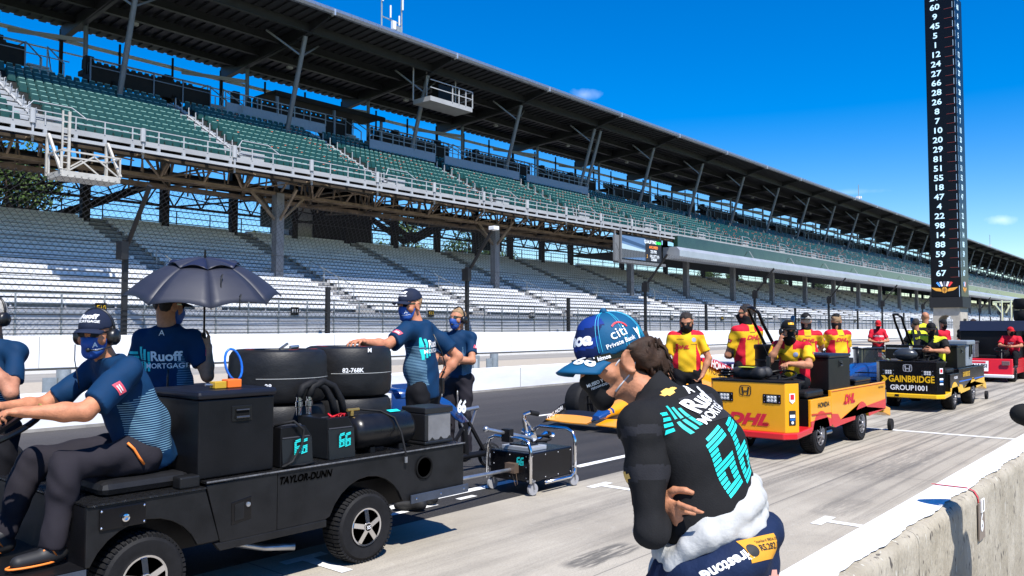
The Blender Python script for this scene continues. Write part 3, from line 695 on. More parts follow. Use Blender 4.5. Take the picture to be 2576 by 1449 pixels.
for x in bx:
    m = MB(); m.bar((x + .2, 45.3, 16.8), (x - 2.6, 48.1, 17.3), .15, .2, 1); m.build('rear_diagonal', M('pale_diag', (.35, .37, .4), .6), gs)
    for dx, w in ((0, .16), (3.2, .1), (6.4, .1)): m = MB(); m.bar((x + dx, 48, 13.5), (x + dx, 48, 18), w); m.build('eave_post', darkst, gs)
# raised rear tier of dark seats with rails, gaps of sky at the stair openings
darkseat = M('seat_shade', (.012, .02, .02), .6)  # darker copy of the seat green, with shade put into the colour
for i, x0 in enumerate([8.0 + 9.65 * k for k in range(0, 30)]):
    z = 14.55; w = 6.6; m = MB()
    m.box(x0, x0 + w, 43.4, 44.1, z - .3, z); m.box(x0, x0 + w, 44.1, 44.8, z + .1, z + .35); m.box(x0, x0 + w, 43.3, 43.42, z - .4, z + .55)
    b = m.build('rear_tier', darkst, gs)
    if x0 < 200:
        m = MB()
        for r in range(2):
            k = x0 + .2
            while k < x0 + w - .2: m.prism([(k + px, 43.75 + r * .7, z + .1 + r * .35 + pz_) for px, pz_ in ((-.15, 0), (-.14, .45), (-.1, .56), (.1, .56), (.14, .45), (.15, 0))], (0, .05, 0)); k += PITCH
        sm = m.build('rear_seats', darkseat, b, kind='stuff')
    m = MB(); 
    for h in (.35, .75): m.bar((x0, 43.25, z + h), (x0 + w, 43.25, z + h), .045)
    for k in range(5): m.bar((x0 + w * k / 4, 43.25, z - .5), (x0 + w * k / 4, 43.25, z + .78), .06)
    m.build('tier_rail', steelb, b)
    m = MB(); xs0 = x0 + w
    for k in range(6): m.box(xs0 + .3, xs0 + 1.3, 42.0 + k * .35, 42.35 + k * .35, 13.3 + k * .22, 13.38 + k * .22)
    for dx in (.3, 1.3): m.bar((xs0 + dx, 42, 14.3), (xs0 + dx, 44.1, 15.6), .05); m.bar((xs0 + dx, 44.1, 15.6), (xs0 + dx + (.9 if dx > 1 else -.9), 46, 14.9), .05); m.bar((xs0 + dx, 42, 13.3), (xs0 + dx, 42, 14.3), .05); m.bar((xs0 + dx, 44.1, 14.5), (xs0 + dx, 44.1, 15.6), .05); m.bar((xs0 + dx, 45, 14.2), (xs0 + dx, 45, 15.3), .05)
    m.bar((xs0, 45.8, 14.6), (xs0 + 3, 45.8, 14.6), .12, .3); m.bar((xs0, 45.8, 15.6), (xs0 + 3, 45.8, 15.6), .05)
    m.build('tier_stair', gv, b)
    m = MB(); m.box(x0 + 1, x0 + w, 42.6, 43.4, 13.2, 13.5); m.bar((x0 + 1.2, 43.4, 14.3), (x0 + 1.2, 42, 12.8), .25); m.bar((x0 + 4.5, 43.4, 14.3), (x0 + 4.5, 42, 12.8), .25); m.build('tier_support', darkst, b)
pan = M('box_panel', (.27, .31, .36), .5, .2, var=.08)
for x0, x1, D, zz in ((33.5, 39.3, 40.3, 12.85), (40.2, 48.3, 40.3, 12.85), (49.2, 57.5, 40.3, 12.85), (24.6, 31.5, 42.2, 13.7)):
    m = MB(); m.box(x0, x1, D, D + .06, zz, zz + .62); b = m.build('box_front_panel', pan, gs)
    m = MB()
    for h in (.9, 1.25): m.bar((x0, D, zz + h), (x1, D, zz + h), .04)
    k = 0
    while k <= 6: m.bar((x0 + (x1 - x0) * k / 6, D, zz + .5), (x0 + (x1 - x0) * k / 6, D, zz + 1.27), .05); k += 1
    m.build('box_rail', gv, b)
a = py(905, 262, 43.5); m = MB(); m.box(28.5, 37.2, 43.2, 45.6, 15.9, 16.05); m.box(28.5, 37.2, 43.1, 43.25, 15.7, 16.0); m.build('spotter_canopy', darkst, gs)
m = MB()
for x in (28.7, 33, 37): m.bar((x, 43.3, 13), (x, 43.3, 15.8), .15)
m.build('canopy_post', steelb, gs)
for i, x in enumerate(bx[3:14]):
    m = MB(); m.box(x + 1.6, x + 1.95, 43.0, 43.2, 17.55, 17.7); m.build('roof_lamp', M('lamp_housing', (.3, .3, .3), .5), gs)
# ---- things hung on the stand
t = thing('camera_basket', 'white steel camera basket with ladder hanging under the upper deck rail', 'platform', (13.3, 32.9, 7.2))
m = MB(); m.box(12.2, 14.4, 32.3, 33.5, 7.15, 7.38); m.build('floor_tray', M('basket_white', (.44, .42, .38), .6, var=.15, scale=4), t, bevel=.01)
m = MB()
for y in (32.32, 33.48):
    for z in (8.12,): m.bar((12.2, y, z), (14.4, y, z), .06)
    for x in (12.22, 14.38, 13.3): m.bar((x, y, 7.3), (x, y, 8.12), .06) if x != 13.3 else None
    m.bar((12.5, y, 7.4), (13.4, y, 8.05), .05); m.bar((13.4, y, 8.05), (14.3, y, 7.4), .05)
for x in (12.2, 14.4): m.bar((x, 32.3, 8.12), (x, 33.5, 8.12), .05); m.bar((x, 33.5, 8.9), (x, 32.3, 7.4), .09); m.bar((x, 33.6, 7.3), (x, 33.6, 8.9), .1)
m.build('guard_rail', M('basket_white'), t)
m = MB(); m.bar((12.62, 33.3, 7.4), (12.62, 33.3, 9.85), .06); m.bar((12.86, 33.3, 7.4), (12.86, 33.3, 9.85), .09)
for k in range(9): m.bar((12.62, 33.3, 7.6 + k * .26), (12.86, 33.3, 7.6 + k * .26), .035)
m.build('ladder', M('basket_white'), t)
t = thing('camera_platform', 'grey railed camera platform hung beneath the stand roof', 'platform', (38, 38, 16.3))
m = MB(); m.box(36, 39.9, 37.4, 39.0, 15.95, 16.25); m.build('floor_tray', M('edge_grey'), t)
m = MB()
for z in (16.8, 17.3): m.bar((36, 37.4, z), (39.9, 37.4, z), .05); m.bar((39.9, 37.4, z), (39.9, 39, z), .05)
for x in (38, 38.6, 39.25, 39.9): m.bar((x, 37.4, 16.2), (x, 37.4, 17.3), .06)
for x in (36, 37.2, 39.9): m.bar((x, 39, 16.2), (x, 39, 18.6), .07)
m.build('guard_rail', railw, t)
m = MB(); m.box(37.5, 38.7, 38.2, 38.8, 16.25, 17.5); m.build('camera_gear', black_paint, t)
# screen
t = thing('video_screen', 'big video screen with qualifying results hanging below the upper deck', 'screen', (54.2, 33, 7.5))
m = MB(); m.box(51.2, 57.2, 33.05, 33.4, 6.55, 8.45); m.build('screen_case', black_paint, t)
m = MB(); m.box(50.9, 57.3, 32.75, 33.5, 6.3, 6.5); m.box(50.3, 51.0, 33.0, 33.1, 6.4, 8.3); m.bar((50.4, 33, 6.4), (50.4, 33, 8.6), .1); m.bar((51.05, 32.9, 6.4), (51.05, 32.9, 8.9), .12); m.bar((50.4, 33, 7.9), (51, 33, 7.1), .06); m.build('screen_frame', M('frame_grey', (.16, .165, .17), .6), t)
def lit(n, c, e=1.0): return M(n, c, .6, emit=e)
m = MB(); x0, x1, xm = 51.3, 57.05, 54.7; y = 33.03
def q(xa, xb, za, zb, mi, dy=0): m.add([(xa, y - dy, za), (xb, y - dy, za), (xb, y - dy, zb), (xa, y - dy, zb)], [(0, 1, 2, 3)], mi)
q(x0, xm, 6.65, 8.35, 0); q(xm, x1, 6.65, 8.35, 3)
m.add([(x0, y - .005, 7.95), (xm, y - .005, 7.55), (xm, y - .005, 7.8), (x0, y - .005, 8.2)], [(0, 1, 2, 3)], 2)
m.add([(x0, y - .005, 7.35), (xm, y - .005, 7.3), (xm, y - .005, 7.45), (x0, y - .005, 7.75)], [(0, 1, 2, 3)], 1)
m.add([(x0, y - .005, 6.65), (xm, y - .005, 6.9), (xm, y - .005, 7.3), (x0, y - .005, 7.35)], [(0, 1, 2, 3)], 4)
m.build('picture', [lit('scr_blue', (.09, .17, .3), .15), lit('scr_white', (.35, .47, .52), .15), lit('scr_dark', (.03, .07, .14), .1), lit('scr_panel', (.012, .014, .02), .1), lit('scr_grey', (.08, .09, .1), .15)], t)
sw = lit('scr_text', (.75, .8, .85), .4); so_ = lit('scr_orange', (.9, .25, .04), .5)
def st_(s, x, z, h, mt, al='CENTER'): txt(s, h, frame((x, y - .02, z), (1, 0, 0), (0, 0, 1)), mt, t, bold=.02, sx=.9, align=al)
st_('QUALIFYING', 55.42, 8.12, .24, sw); st_('AVG SPEED', 55.9, 7.72, .2, so_); st_('233.792', 55.9, 7.38, .22, sw); st_('3', 54.95, 6.98, .26, lit('scr_amber', (.7, .35, .05), .4)); st_('KELLETT (R)', 56.05, 7.03, .2, sw); st_('228.880', 55.95, 6.78, .2, sw)
shape([disc(0, 0, .12), disc(.27, 0, .12), disc(.54, 0, .12)], frame((56.35, y - .02, 8.12), (1, 0, 0), (0, 0, 1)), lit('scr_green', (.02, .6, .08), .6), t)
# antenna masts
def mast(x, z, h, label, full=True):
    t = thing('antenna_mast', label, 'antenna', (x, 37.6, z)); m = MB()
    for dx in (0, 1.6) if full else (0,): m.cyl((x + dx, 37.6, z), (x + dx, 37.6, z + h), .05, n=8)
    if full:
        for k in (.5, 1.2): m.bar((x, 37.6, z + k), (x + 1.6, 37.6, z + k - .1), .06)
        m.tube([(x + .1, 37.6, z + .1), (x + .3, 37.5, z + .5), (x + .6, 37.6, z + .1), (x + .9, 37.6, z + .5), (x + 1.2, 37.6, z + .1)], .03, 6)
    m.build('mast_pole', gv, t)
    m = MB()
    if full:
        for dx, zb, hb in ((0, 2.1, 1.2), (1.6, 2.0, 1.3), (.62, 1.25, .75), (1.32, .95, .6)): m.cyl((x + dx, 37.5, z + zb), (x + dx, 37.5, z + zb + hb), .055, n=8)
        m.box(x + .75, x + 1.0, 37.4, 37.6, z + .6, z + 1.1); m.box(x + 1.05, x + 1.5, 37.4, 37.6, z + .45, z + .85, 1)
    else:
        m.box(x - .5, x - .1, 37.4, 37.8, z + .5, z + .9); m.box(x + .3, x + .8, 37.4, 37.8, z + .7, z + 1.0); m.bar((x - .3, 37.6, z + .6), (x + .6, 37.6, z + .8), .08)
    m.build('antenna_panel', [M('antenna_white', (.7, .7, .7), .5), gv], t)
mast(32.1, 19.1, 3.3, 'antenna mast with white panels on the stand roof near the top of the frame')
a = py(2160, 490, 37.6); mast(a.x, 19.1, 2.6, 'small antenna mast on the stand roof left of the pylon', False)
a = py(2490, 600, 37.6); mast(a.x, 19.1, 3.2, 'small antenna mast on the stand roof right of the pylon', False)
# ================================================================ scoring pylon
PX = 70.0; PY0, PY1 = 14.5, 16.61; PXW = 2.55
t = thing('scoring_pylon', 'tall black scoring pylon with white car numbers on a pale stone base', 'tower', (PX + 1, 15.5, 0))
pblk = M('pylon_black', (.006, .006, .008), .3, spec=.2)
m = MB(); m.box(PX, PX + PXW, PY0, PY1, 3.85, 27.5); m.build('display_tower', pblk, t, bevel=.04)
m = MB(); m.box(PX - .12, PX + PXW + .1, PY0 - .1, PY1 + .12, 3.05, 3.85); m.build('tower_skirt', M('skirt', (.012, .012, .013), .6), t)
stone = M('pylon_stone', (.46, .42, .35), .85, var=.15, scale=3, bump=.2)
m = MB(); yc = (PY0 + PY1) / 2 + .1
n = 12; arc = [(yc + .52 * math.cos(math.pi * k / n), 1.95 + .52 * math.sin(math.pi * k / n)) for k in range(n + 1)]
poly = [(PY0 + .05, 0)] + [(PY0 + .12, 3.05), (PY1 - .12, 3.05), (PY1 + .05, 0), (yc + .52, 0)] + arc + [(yc - .52, 0)]
m.prism([(PX + .05, yy, zz) for yy, zz in poly], (PXW - .1, 0, 0)); m.build('stone_base', stone, t)
m = MB(); m.box(PX + .9, PX + 1.1, PY0 + .02, PY0 + .06, 1.6, 2.2); m.box(PX + 1.4, PX + 1.6, PY0 + .02, PY0 + .06, 1.6, 2.2); m.build('base_grille', black_paint, t)
pw_txt = M('pylon_digit', (.55, .78, .9), .5, emit=.42); pw_line = M('pylon_line', (.35, .5, .65), .5, emit=.25); pw_red = M('pylon_red', (.3, .05, .04), .5, emit=.15)
nums = '21 60 9 45 5 1 12 24 27 66 28 26 8 7 10 20 29 81 51 55 18 47 4 22 98 14 88 59 3 67'.split()
zt = py(2375, 689, 15.5); 
def zpix(y): d = pixdir(2368, y); return CAMZ + d.z * (PX / d.x)
for i, s in enumerate(reversed(nums)):
    z = zpix(688 - 24.05 * i + .03 * i)
    txt(s, .43, frame((PX - .012, yc + .22, z), (0, -1, 0), (0, 0, 1)), pw_txt, t, bold=.02, sx=1.15, name='number')
    txt(s, .43, frame((PX + 1.1, PY0 - .012, z), (1, 0, 0), (0, 0, 1)), pw_txt, t, bold=.015, sx=1.0, name='number')
m = MB(); zs = [zpix(688 - 24.05 * i) for i in range(31)]
for z in zs:
    m = MB(); m.box(PX - .012, PX - .004, PY0 + .12, PY0 + .15, z - .3, z + .18, 0); m.box(PX - .012, PX - .004, PY0 + .15, PY0 + .72, z - .32, z - .3, 1); m.build('number_divider', [pw_line, pw_red], t)
    m = MB(); m.box(PX + .15, PX + .17, PY0 - .012, PY0 - .004, z - .3, z + .18, 0); m.build('number_divider', pw_line, t)
m = MB(); zb = zpix(752); m.box(PX - .012, PX - .004, PY0 + .1, PY0 + 1.1, zb, zb + .04, 0); m.box(PX - .012, PX - .004, PY0 + .1, PY0 + .14, zb, zb + 1.0, 0)
m.build('emblem_frame', pw_line, t)
gold = M('pylon_gold', (.75, .36, .05), .5, emit=.3)
def wings(fr, k):
    W = [[(-.95 * k, .13), (-.3 * k, .05), (-.22 * k, -.12), (-.72 * k, -.06)], [(.95 * k, .13), (.72 * k, -.06), (.22 * k, -.12), (.3 * k, .05)], [(-.8 * k, -.02), (-.25 * k, -.09), (-.2 * k, -.2), (-.6 * k, -.14)], [(.8 * k, -.02), (.6 * k, -.14), (.2 * k, -.2), (.25 * k, -.09)]]
    shape(W + [disc(0, -.08, .2 * k, 14, .24)], fr, gold, t, 'winged_emblem')
    shape([rect(0, -.08, .05, .44), rect(0, -.08, .3 * k, .04), rect(-.1 * k, -.08, .03, .3), rect(.1 * k, -.08, .03, .3)], fr @ Matrix.Translation((0, 0, .008)), M('pylon_brown', (.2, .06, .02), .6), t, 'winged_emblem')
    for cx, a, c in ((-.3, .55, (.1, .35, .9)), (-.15, .3, (.8, .8, .85)), (0, 0, (.15, .15, .2)), (.15, -.3, (.8, .8, .85)), (.3, -.55, (.8, .05, .05))):
        s_, c_ = math.sin(a), math.cos(a)
        shape([[(cx * k - s_ * h * k + c_ * w * k, .2 + c_ * h * .9 + s_ * w) for w, h in ((-.06, 0), (.06, 0), (.08, .42), (-.08, .42))]], fr, M('flag%.1f' % cx, c, .5, emit=.3), t, 'flag_emblem')
wings(frame((PX - .014, yc, zpix(727)), (0, -1, 0), (0, 0, 1)), 1.0); wings(frame((PX + 1.15, PY0 - .014, zpix(727)), (1, 0, 0), (0, 0, 1)), .62)
# ================================================================ trees behind the stand
bark = M('bark', (.09, .065, .045), .9, var=.3)
def tree(x, y, h, r, seed, label, tint):
    random.seed(seed); t = thing('tree', label, 'tree', (x, y, 0), group='trees behind the stand'); m = MB()
    m.tube([(x, y, 0), (x + .1, y, h * .35), (x - .05, y, h * .6), (x, y, h * .85)], [.4, .3, .2, .08], 8)
    cl = []
    for k in range(16):
        a = random.uniform(0, 6.28); e = random.uniform(.25, 1); rr = r * random.uniform(.35, 1.0) * math.sin(math.pi * (.2 + .7 * e)) 
        c = Vector((x + rr * math.cos(a), y + rr * math.sin(a), h * (.3 + .68 * e))); cl.append((c, r * random.uniform(.28, .5)))
        m.tube([(x, y, c.z * .6), c], [.12, .03], 5)
    m.build('trunk', bark, t); v = []; f = []; mi = []
    for c, cr in cl:
        for k in range(300):
            d = Vector((random.gauss(0, 1), random.gauss(0, 1), random.gauss(0, 1))).normalized() * cr * random.random() ** .4; p = c + d
            n = Vector((random.gauss(0, 1), random.gauss(0, 1), random.gauss(.5, 1))).normalized(); u = n.orthogonal().normalized() * random.uniform(.12, .24); w = n.cross(u) * .7
            o = len(v); v += [p - u, p - w * .6, p + u, p + w * .6]; f.append((o, o + 1, o + 2, o + 3)); mi.append(random.randrange(3))
    q_ = MB(); q_.v = v; q_.f = f; q_.m = mi; q_.build('crown', [M('leaf%d%s' % (k, tint), c, .7) for k, c in enumerate({'g': ((.035, .07, .015), (.07, .12, .03), (.11, .16, .05)), 'd': ((.02, .05, .012), (.045, .09, .02), (.08, .13, .04))}[tint])], t)
for i, (x, y, Y, r, h, tint, lab) in enumerate(((30, 480, 60, 4.2, 1.0, 'g', 'broad green tree behind the stand at the left edge'), (-25, 470, 62, 4.6, 1, 'd', 'dark green tree behind the stand, cut by the left edge of the frame'), (1015, 600, 70, 3.4, 1, 'g', 'round green tree seen through the gap above the leaning man'), (1180, 590, 72, 3.6, 1.0, 'd', 'dark green tree seen through the gap beside the white camera on the fence'),
        (1255, 600, 75, 3.2, 1, 'd', 'green tree seen right of the hanging monitor under the upper deck'), (1790, 680, 70, 3.0, 1, 'g', 'pale green tree seen under the silver fascia left of the pylon'), (1850, 690, 72, 2.8, 1, 'd', 'second green tree seen under the silver fascia'), (1960, 690, 74, 3, 1, 'g', 'green tree seen under the fascia above the bald man in red and yellow'), (2060, 700, 75, 3, 1, 'd', 'dark tree seen under the fascia above the cap of the far right shirt man'), (2230, 720, 75, 3.2, 1, 'd', 'farthest dark tree under the fascia beside the pylon'), (640, 620, 75, 3, 1, 'g', 'low green tree showing beside the grey column'))):
    p = py(x, y, Y); tree(p.x, Y, p.z + r * .55, r, 50 + i, lab, tint)
# ================================================================ people: smooth bodies grown from joints
def V3(p): return np.array(p, float)
class Sdf:
    def __init__(s): s.p = []; s.cuts = []
    def cap(s, a, b, ra, rb=None, k=.03, ax=None, fl=1., flat=False):      # tapered limb, optionally widened by fl along ax
        s.p.append(('c', V3(a), V3(b), ra, ra if rb is None else rb, k, None if ax is None else V3(ax) / np.linalg.norm(ax), fl, flat)); return s
    def ell(s, c, R_, rad, k=.02): s.p.append(('e', V3(c), R_, V3(rad), 0, k, None, 1, False)); return s
    def cut(s, pt, n): n = V3(n); s.cuts.append((V3(pt), n / np.linalg.norm(n))); return s
    def mesh(s, h, fold=0., ff=30., seed=0):
        los = []; his = []
        for q in s.p:
            if q[0] == 'c':
                r = max(q[3], q[4]) * max(1, q[7]); los.append(np.minimum(q[1], q[2]) - r); his.append(np.maximum(q[1], q[2]) + r)
            else: r = q[3].max(); los.append(q[1] - r); his.append(q[1] + r)
        pad = 3 * h + .01 + fold; lo = np.min(los, 0) - pad; hi = np.max(his, 0) + pad
        n = np.ceil((hi - lo) / h).astype(int) + 1
        ax = [lo[i] + h * np.arange(n[i]) for i in range(3)]
        phi = np.full(n, 1.0, np.float32)
        for q, l, u in zip(s.p, los, his):
            k = q[5]; m = k + 2 * h + fold + .01
            sl = tuple(slice(max(0, int((l[i] - m - lo[i]) / h)), min(n[i], int((u[i] + m - lo[i]) / h) + 2)) for i in range(3))
            X = ax[0][sl[0]][:, None, None]; Y = ax[1][sl[1]][None, :, None]; Z = ax[2][sl[2]][None, None, :]
            if q[0] == 'c':
                a, b = q[1], q[2]; ba = b - a; L = max(1e-9, ba @ ba)
                px, py_, pz_ = X - a[0], Y - a[1], Z - a[2]
                t = np.clip((px * ba[0] + py_ * ba[1] + pz_ * ba[2]) / L, 0, 1)
                qx, qy, qz = px - t * ba[0], py_ - t * ba[1], pz_ - t * ba[2]
                if q[6] is not None:
                    w = q[6]; c = (qx * w[0] + qy * w[1] + qz * w[2]) * (1 / q[7] - 1)
                    qx, qy, qz = qx + c * w[0], qy + c * w[1], qz + c * w[2]
                d = np.sqrt(qx * qx + qy * qy + qz * qz) - (q[3] + (q[4] - q[3]) * t)
                if q[8]: d = np.maximum(d, (px * ba[0] + py_ * ba[1] + pz_ * ba[2]) / math.sqrt(L) - math.sqrt(L))
            else:
                c, Rm, r = q[1], q[2], q[3]; px, py_, pz_ = X - c[0], Y - c[1], Z - c[2]
                e = 0
                for i in range(3): e = e + ((px * Rm[0, i] + py_ * Rm[1, i] + pz_ * Rm[2, i]) / r[i]) ** 2
                d = (np.sqrt(e) - 1) * r.min() * 1.1
            P = phi[sl]; hh = np.maximum(k - np.abs(P - d), 0) / k; phi[sl] = np.minimum(P, d) - hh * hh * k * .25
        X = ax[0][:, None, None]; Y = ax[1][None, :, None]; Z = ax[2][None, None, :]
        if fold:
            f = ff; w = np.sin(X * f * .7 + seed + 2 * np.sin(Z * f * .31 + Y * f * .4)) + np.sin(Y * f * .8 + seed * 2 + 2.2 * np.sin(X * f * .33 + Z * f * .2)) + np.sin(Z * f * .95 + 1.7 * np.sin(Y * f * .5 + X * f * .45 + seed))
            f = ff * 2.4; w = w + .45 * (np.sin(X * f * .8 + seed + 1.6 * np.sin(Y * f * .37 + Z * f * .3)) + np.sin(Y * f * .7 + Z * f * .6 + 1.9 * np.sin(X * f * .4 - Z * f * .25 + seed)))
            phi = phi + (fold / 3) * w.astype(np.float32)
        for c, nn in s.cuts: phi = np.maximum(phi, ((X - c[0]) * nn[0] + (Y - c[1]) * nn[1] + (Z - c[2]) * nn[2]).astype(np.float32))
        return nets(phi, lo, h)
def nets(phi, lo, h):
    s = phi < 0; c8 = [(i, j, k) for i in (0, 1) for j in (0, 1) for k in (0, 1)]
    N = np.array(phi.shape) - 1; cnt = np.zeros(N, np.int8)
    for o in c8: cnt += s[o[0]:o[0] + N[0], o[1]:o[1] + N[1], o[2]:o[2] + N[2]]
    act = (cnt > 0) & (cnt < 8); ids = np.argwhere(act); idx = np.full(N, -1, np.int32); idx[act] = np.arange(len(ids))
    acc = np.zeros((len(ids), 3)); num = np.zeros(len(ids))
    for a in c8:
        for ax in range(3):
            if a[ax]: continue
            b = list(a); b[ax] = 1
            fa = phi[ids[:, 0] + a[0], ids[:, 1] + a[1], ids[:, 2] + a[2]]; fb = phi[ids[:, 0] + b[0], ids[:, 1] + b[1], ids[:, 2] + b[2]]
            m = (fa < 0) != (fb < 0); t = np.where(m, fa / np.where(m, fa - fb, 1), 0)
            p = np.tile(np.array(a, float), (len(ids), 1)); p[:, ax] += t; acc += p * m[:, None]; num += m
    V = (ids + acc / num[:, None]) * h + lo; Q = []
    for ax in range(3):
        u, v = (ax + 1) % 3, (ax + 2) % 3
        sa = [slice(0, -1) if i == ax else slice(1, -1) for i in range(3)]; sb = [slice(1, None) if i == ax else slice(1, -1) for i in range(3)]
        A = s[tuple(sa)]; B = s[tuple(sb)]; E = np.argwhere(A != B)
        if not len(E): continue
        ins = A[E[:, 0], E[:, 1], E[:, 2]]
        g = E.copy(); g[:, u] += 1; g[:, v] += 1
        def cell(du, dv):
            q = g.copy(); q[:, u] += du; q[:, v] += dv; return idx[q[:, 0], q[:, 1], q[:, 2]]
        q = np.stack([cell(-1, -1), cell(0, -1), cell(0, 0), cell(-1, 0)], 1); q[~ins] = q[~ins][:, ::-1]; Q.append(q)
    return V, np.concatenate(Q)
def sobj(name, sd, h, mats, parent, fold=0., ff=30., seed=0, mfun=None, label=None, keep=False):
    V, Q = sd.mesh(h, fold, ff, seed)
    me = bpy.data.meshes.new(name); me.vertices.add(len(V)); me.vertices.foreach_set('co', V.astype(np.float32).ravel())
    me.loops.add(len(Q) * 4); me.loops.foreach_set('vertex_index', Q.astype(np.int32).ravel()); me.polygons.add(len(Q))
    me.polygons.foreach_set('loop_start', np.arange(0, len(Q) * 4, 4, dtype=np.int32)); me.polygons.foreach_set('use_smooth', np.ones(len(Q), bool))
    mats = mats if isinstance(mats, (list, tuple)) else [mats]
    for m in mats: me.materials.append(m)
    if mfun is not None: me.polygons.foreach_set('material_index', np.asarray(mfun(V[Q].mean(1)), np.int32))
    me.update(); me.validate(); o = link(name, me, parent, label=label)
    return (o, BVHTree.FromPolygons([tuple(v) for v in V], [tuple(q) for q in Q])) if keep else o
def lerp(a, b, t): return V3(a) + (V3(b) - V3(a)) * t
def unit(v): v = V3(v); return v / max(1e-9, np.linalg.norm(v))
def rot(v, ax, a): ax = unit(ax); v = V3(v); return v * math.cos(a) + np.cross(ax, v) * math.sin(a) + ax * (ax @ v) * (1 - math.cos(a))
def hand(sd, w, d, n, curl=.6, t=None, s=1., spread=.0, point=False, thumb=.5):
    """palm, four fingers of unequal length and a thumb; d: along the hand, n: the side the palm faces, t: thumb side"""
    d = unit(d); n = unit(V3(n) - d * (V3(n) @ d)); t = unit(np.cross(n, d)) if t is None else unit(V3(t) - d * (V3(t) @ d))
    w = V3(w); ax = np.cross(d, n)
    sd.cap(w + d * .005 * s, w + d * .035 * s, .024 * s, .024 * s, .02, t, 1.15)
    sd.cap(w + d * .035 * s, w + d * .078 * s, .0165 * s, .0155 * s, .015, t, 2.2)
    for i, (o, L) in enumerate(((.031, .92), (.0105, 1.0), (-.0105, .95), (-.030, .76))):
        p = w + d * (.088 - .008 * (i == 3)) * s + t * o * s; dd = unit(d + t * o * (2 + spread * 8)); c = curl * (1 + .18 * i)
        if point and i == 0: c = .12
        for j, l in enumerate((.044, .028, .022)):
            dd = rot(dd, np.cross(dd, n), c * (.75, 1.0, .7)[j]); q = p + dd * l * L * s
            sd.cap(p, q, (.0098, .0088, .0078)[j] * s, (.0088, .0078, .0066)[j] * s, .004); p = q
    p = w + d * .03 * s + t * .03 * s; dd = unit(d * .75 + t * .75 + n * .25)
    for j, l in enumerate((.04, .032, .026)):
        q = p + dd * l * s; sd.cap(p, q, (.0135, .0108, .0092)[j] * s, (.0108, .0092, .0075)[j] * s, .008); p = q
        dd = unit(dd + (d * .35 - t * .35 + n * .3) * thumb)
SKIN = {}
def skin(c=(.52, .27, .18)):
    c = (c[0] * .86, c[1] * .72, c[2] * .6)
    k = 'skin%.2f' % c[0]
    if k not in MC:
        m = M(k, c, .58, var=.22, scale=22, bump=.12, bscale=120, spec=.3); m.node_tree.nodes['Principled BSDF'].inputs['Subsurface Weight'].default_value = .0
    return MC[k]
hairm = {'dark': M('hair_dark', (.022, .014, .01), .55, var=.6, scale=60, bump=.8, bscale=150), 'grey': M('hair_grey', (.42, .4, .37), .6, var=.3, scale=60, bump=.6, bscale=150), 'fair': M('hair_fair', (.32, .2, .1), .6, var=.4, scale=60, bump=.6, bscale=150), 'brown': M('hair_brown', (.032, .016, .009), .68, var=.5, scale=30, bump=.2, bscale=70, spec=.25)}
cloth_blk = M('trouser_black', (.007, .007, .009), .85, var=.25, scale=6, bump=.1, bscale=200)
cloth_gry = M('trouser_charcoal', (.018, .016, .021), .85, var=.2, scale=6, bump=.1, bscale=200)
navy = M('navy', (.002, .026, .075), .75, var=.2, scale=5, bump=.06, bscale=250)
navy_dk = M('navy_dark', (.004, .012, .035), .75, var=.2, scale=5, bump=.06, bscale=250)
navy_line = stripes('navy_stripe', (.002, .026, .075), (.17, .31, .4), 78, .34, 2, .1)
maskblue = M('mask_blue', (.008, .06, .28), .6, var=.15, scale=8)
maskblk = M('mask_black', (.007, .007, .008), .7, var=.2, scale=8)
capnavy = M('cap_navy', (.012, .018, .04), .75, var=.15, scale=10, bump=.08, bscale=250)
capblk = M('cap_black', (.009, .009, .01), .75, var=.15, scale=10)
capred = M('cap_red', (.5, .015, .02), .7, var=.1, scale=10)
shirt_y = M('shirt_yellow', (.72, .42, .015), .75, var=.1, scale=5, bump=.06, bscale=250)
shirt_r = M('shirt_red', (.55, .012, .03), .75, var=.12, scale=5, bump=.06, bscale=250)
shirt_k = M('shirt_black', (.012, .012, .012), .8, var=.2, scale=5)
shirt_l = M('shirt_lime', (.6, .62, .03), .75, var=.1, scale=5)
lens = M('lens', (.006, .006, .007), .05, spec=.9)
plast = M('headset_black', (.009, .009, .01), .35, var=.1)
shoe_m = M('shoe_black', (.012, .012, .013), .6, var=.2); sole_m = M('sole', (.03, .03, .03), .8)
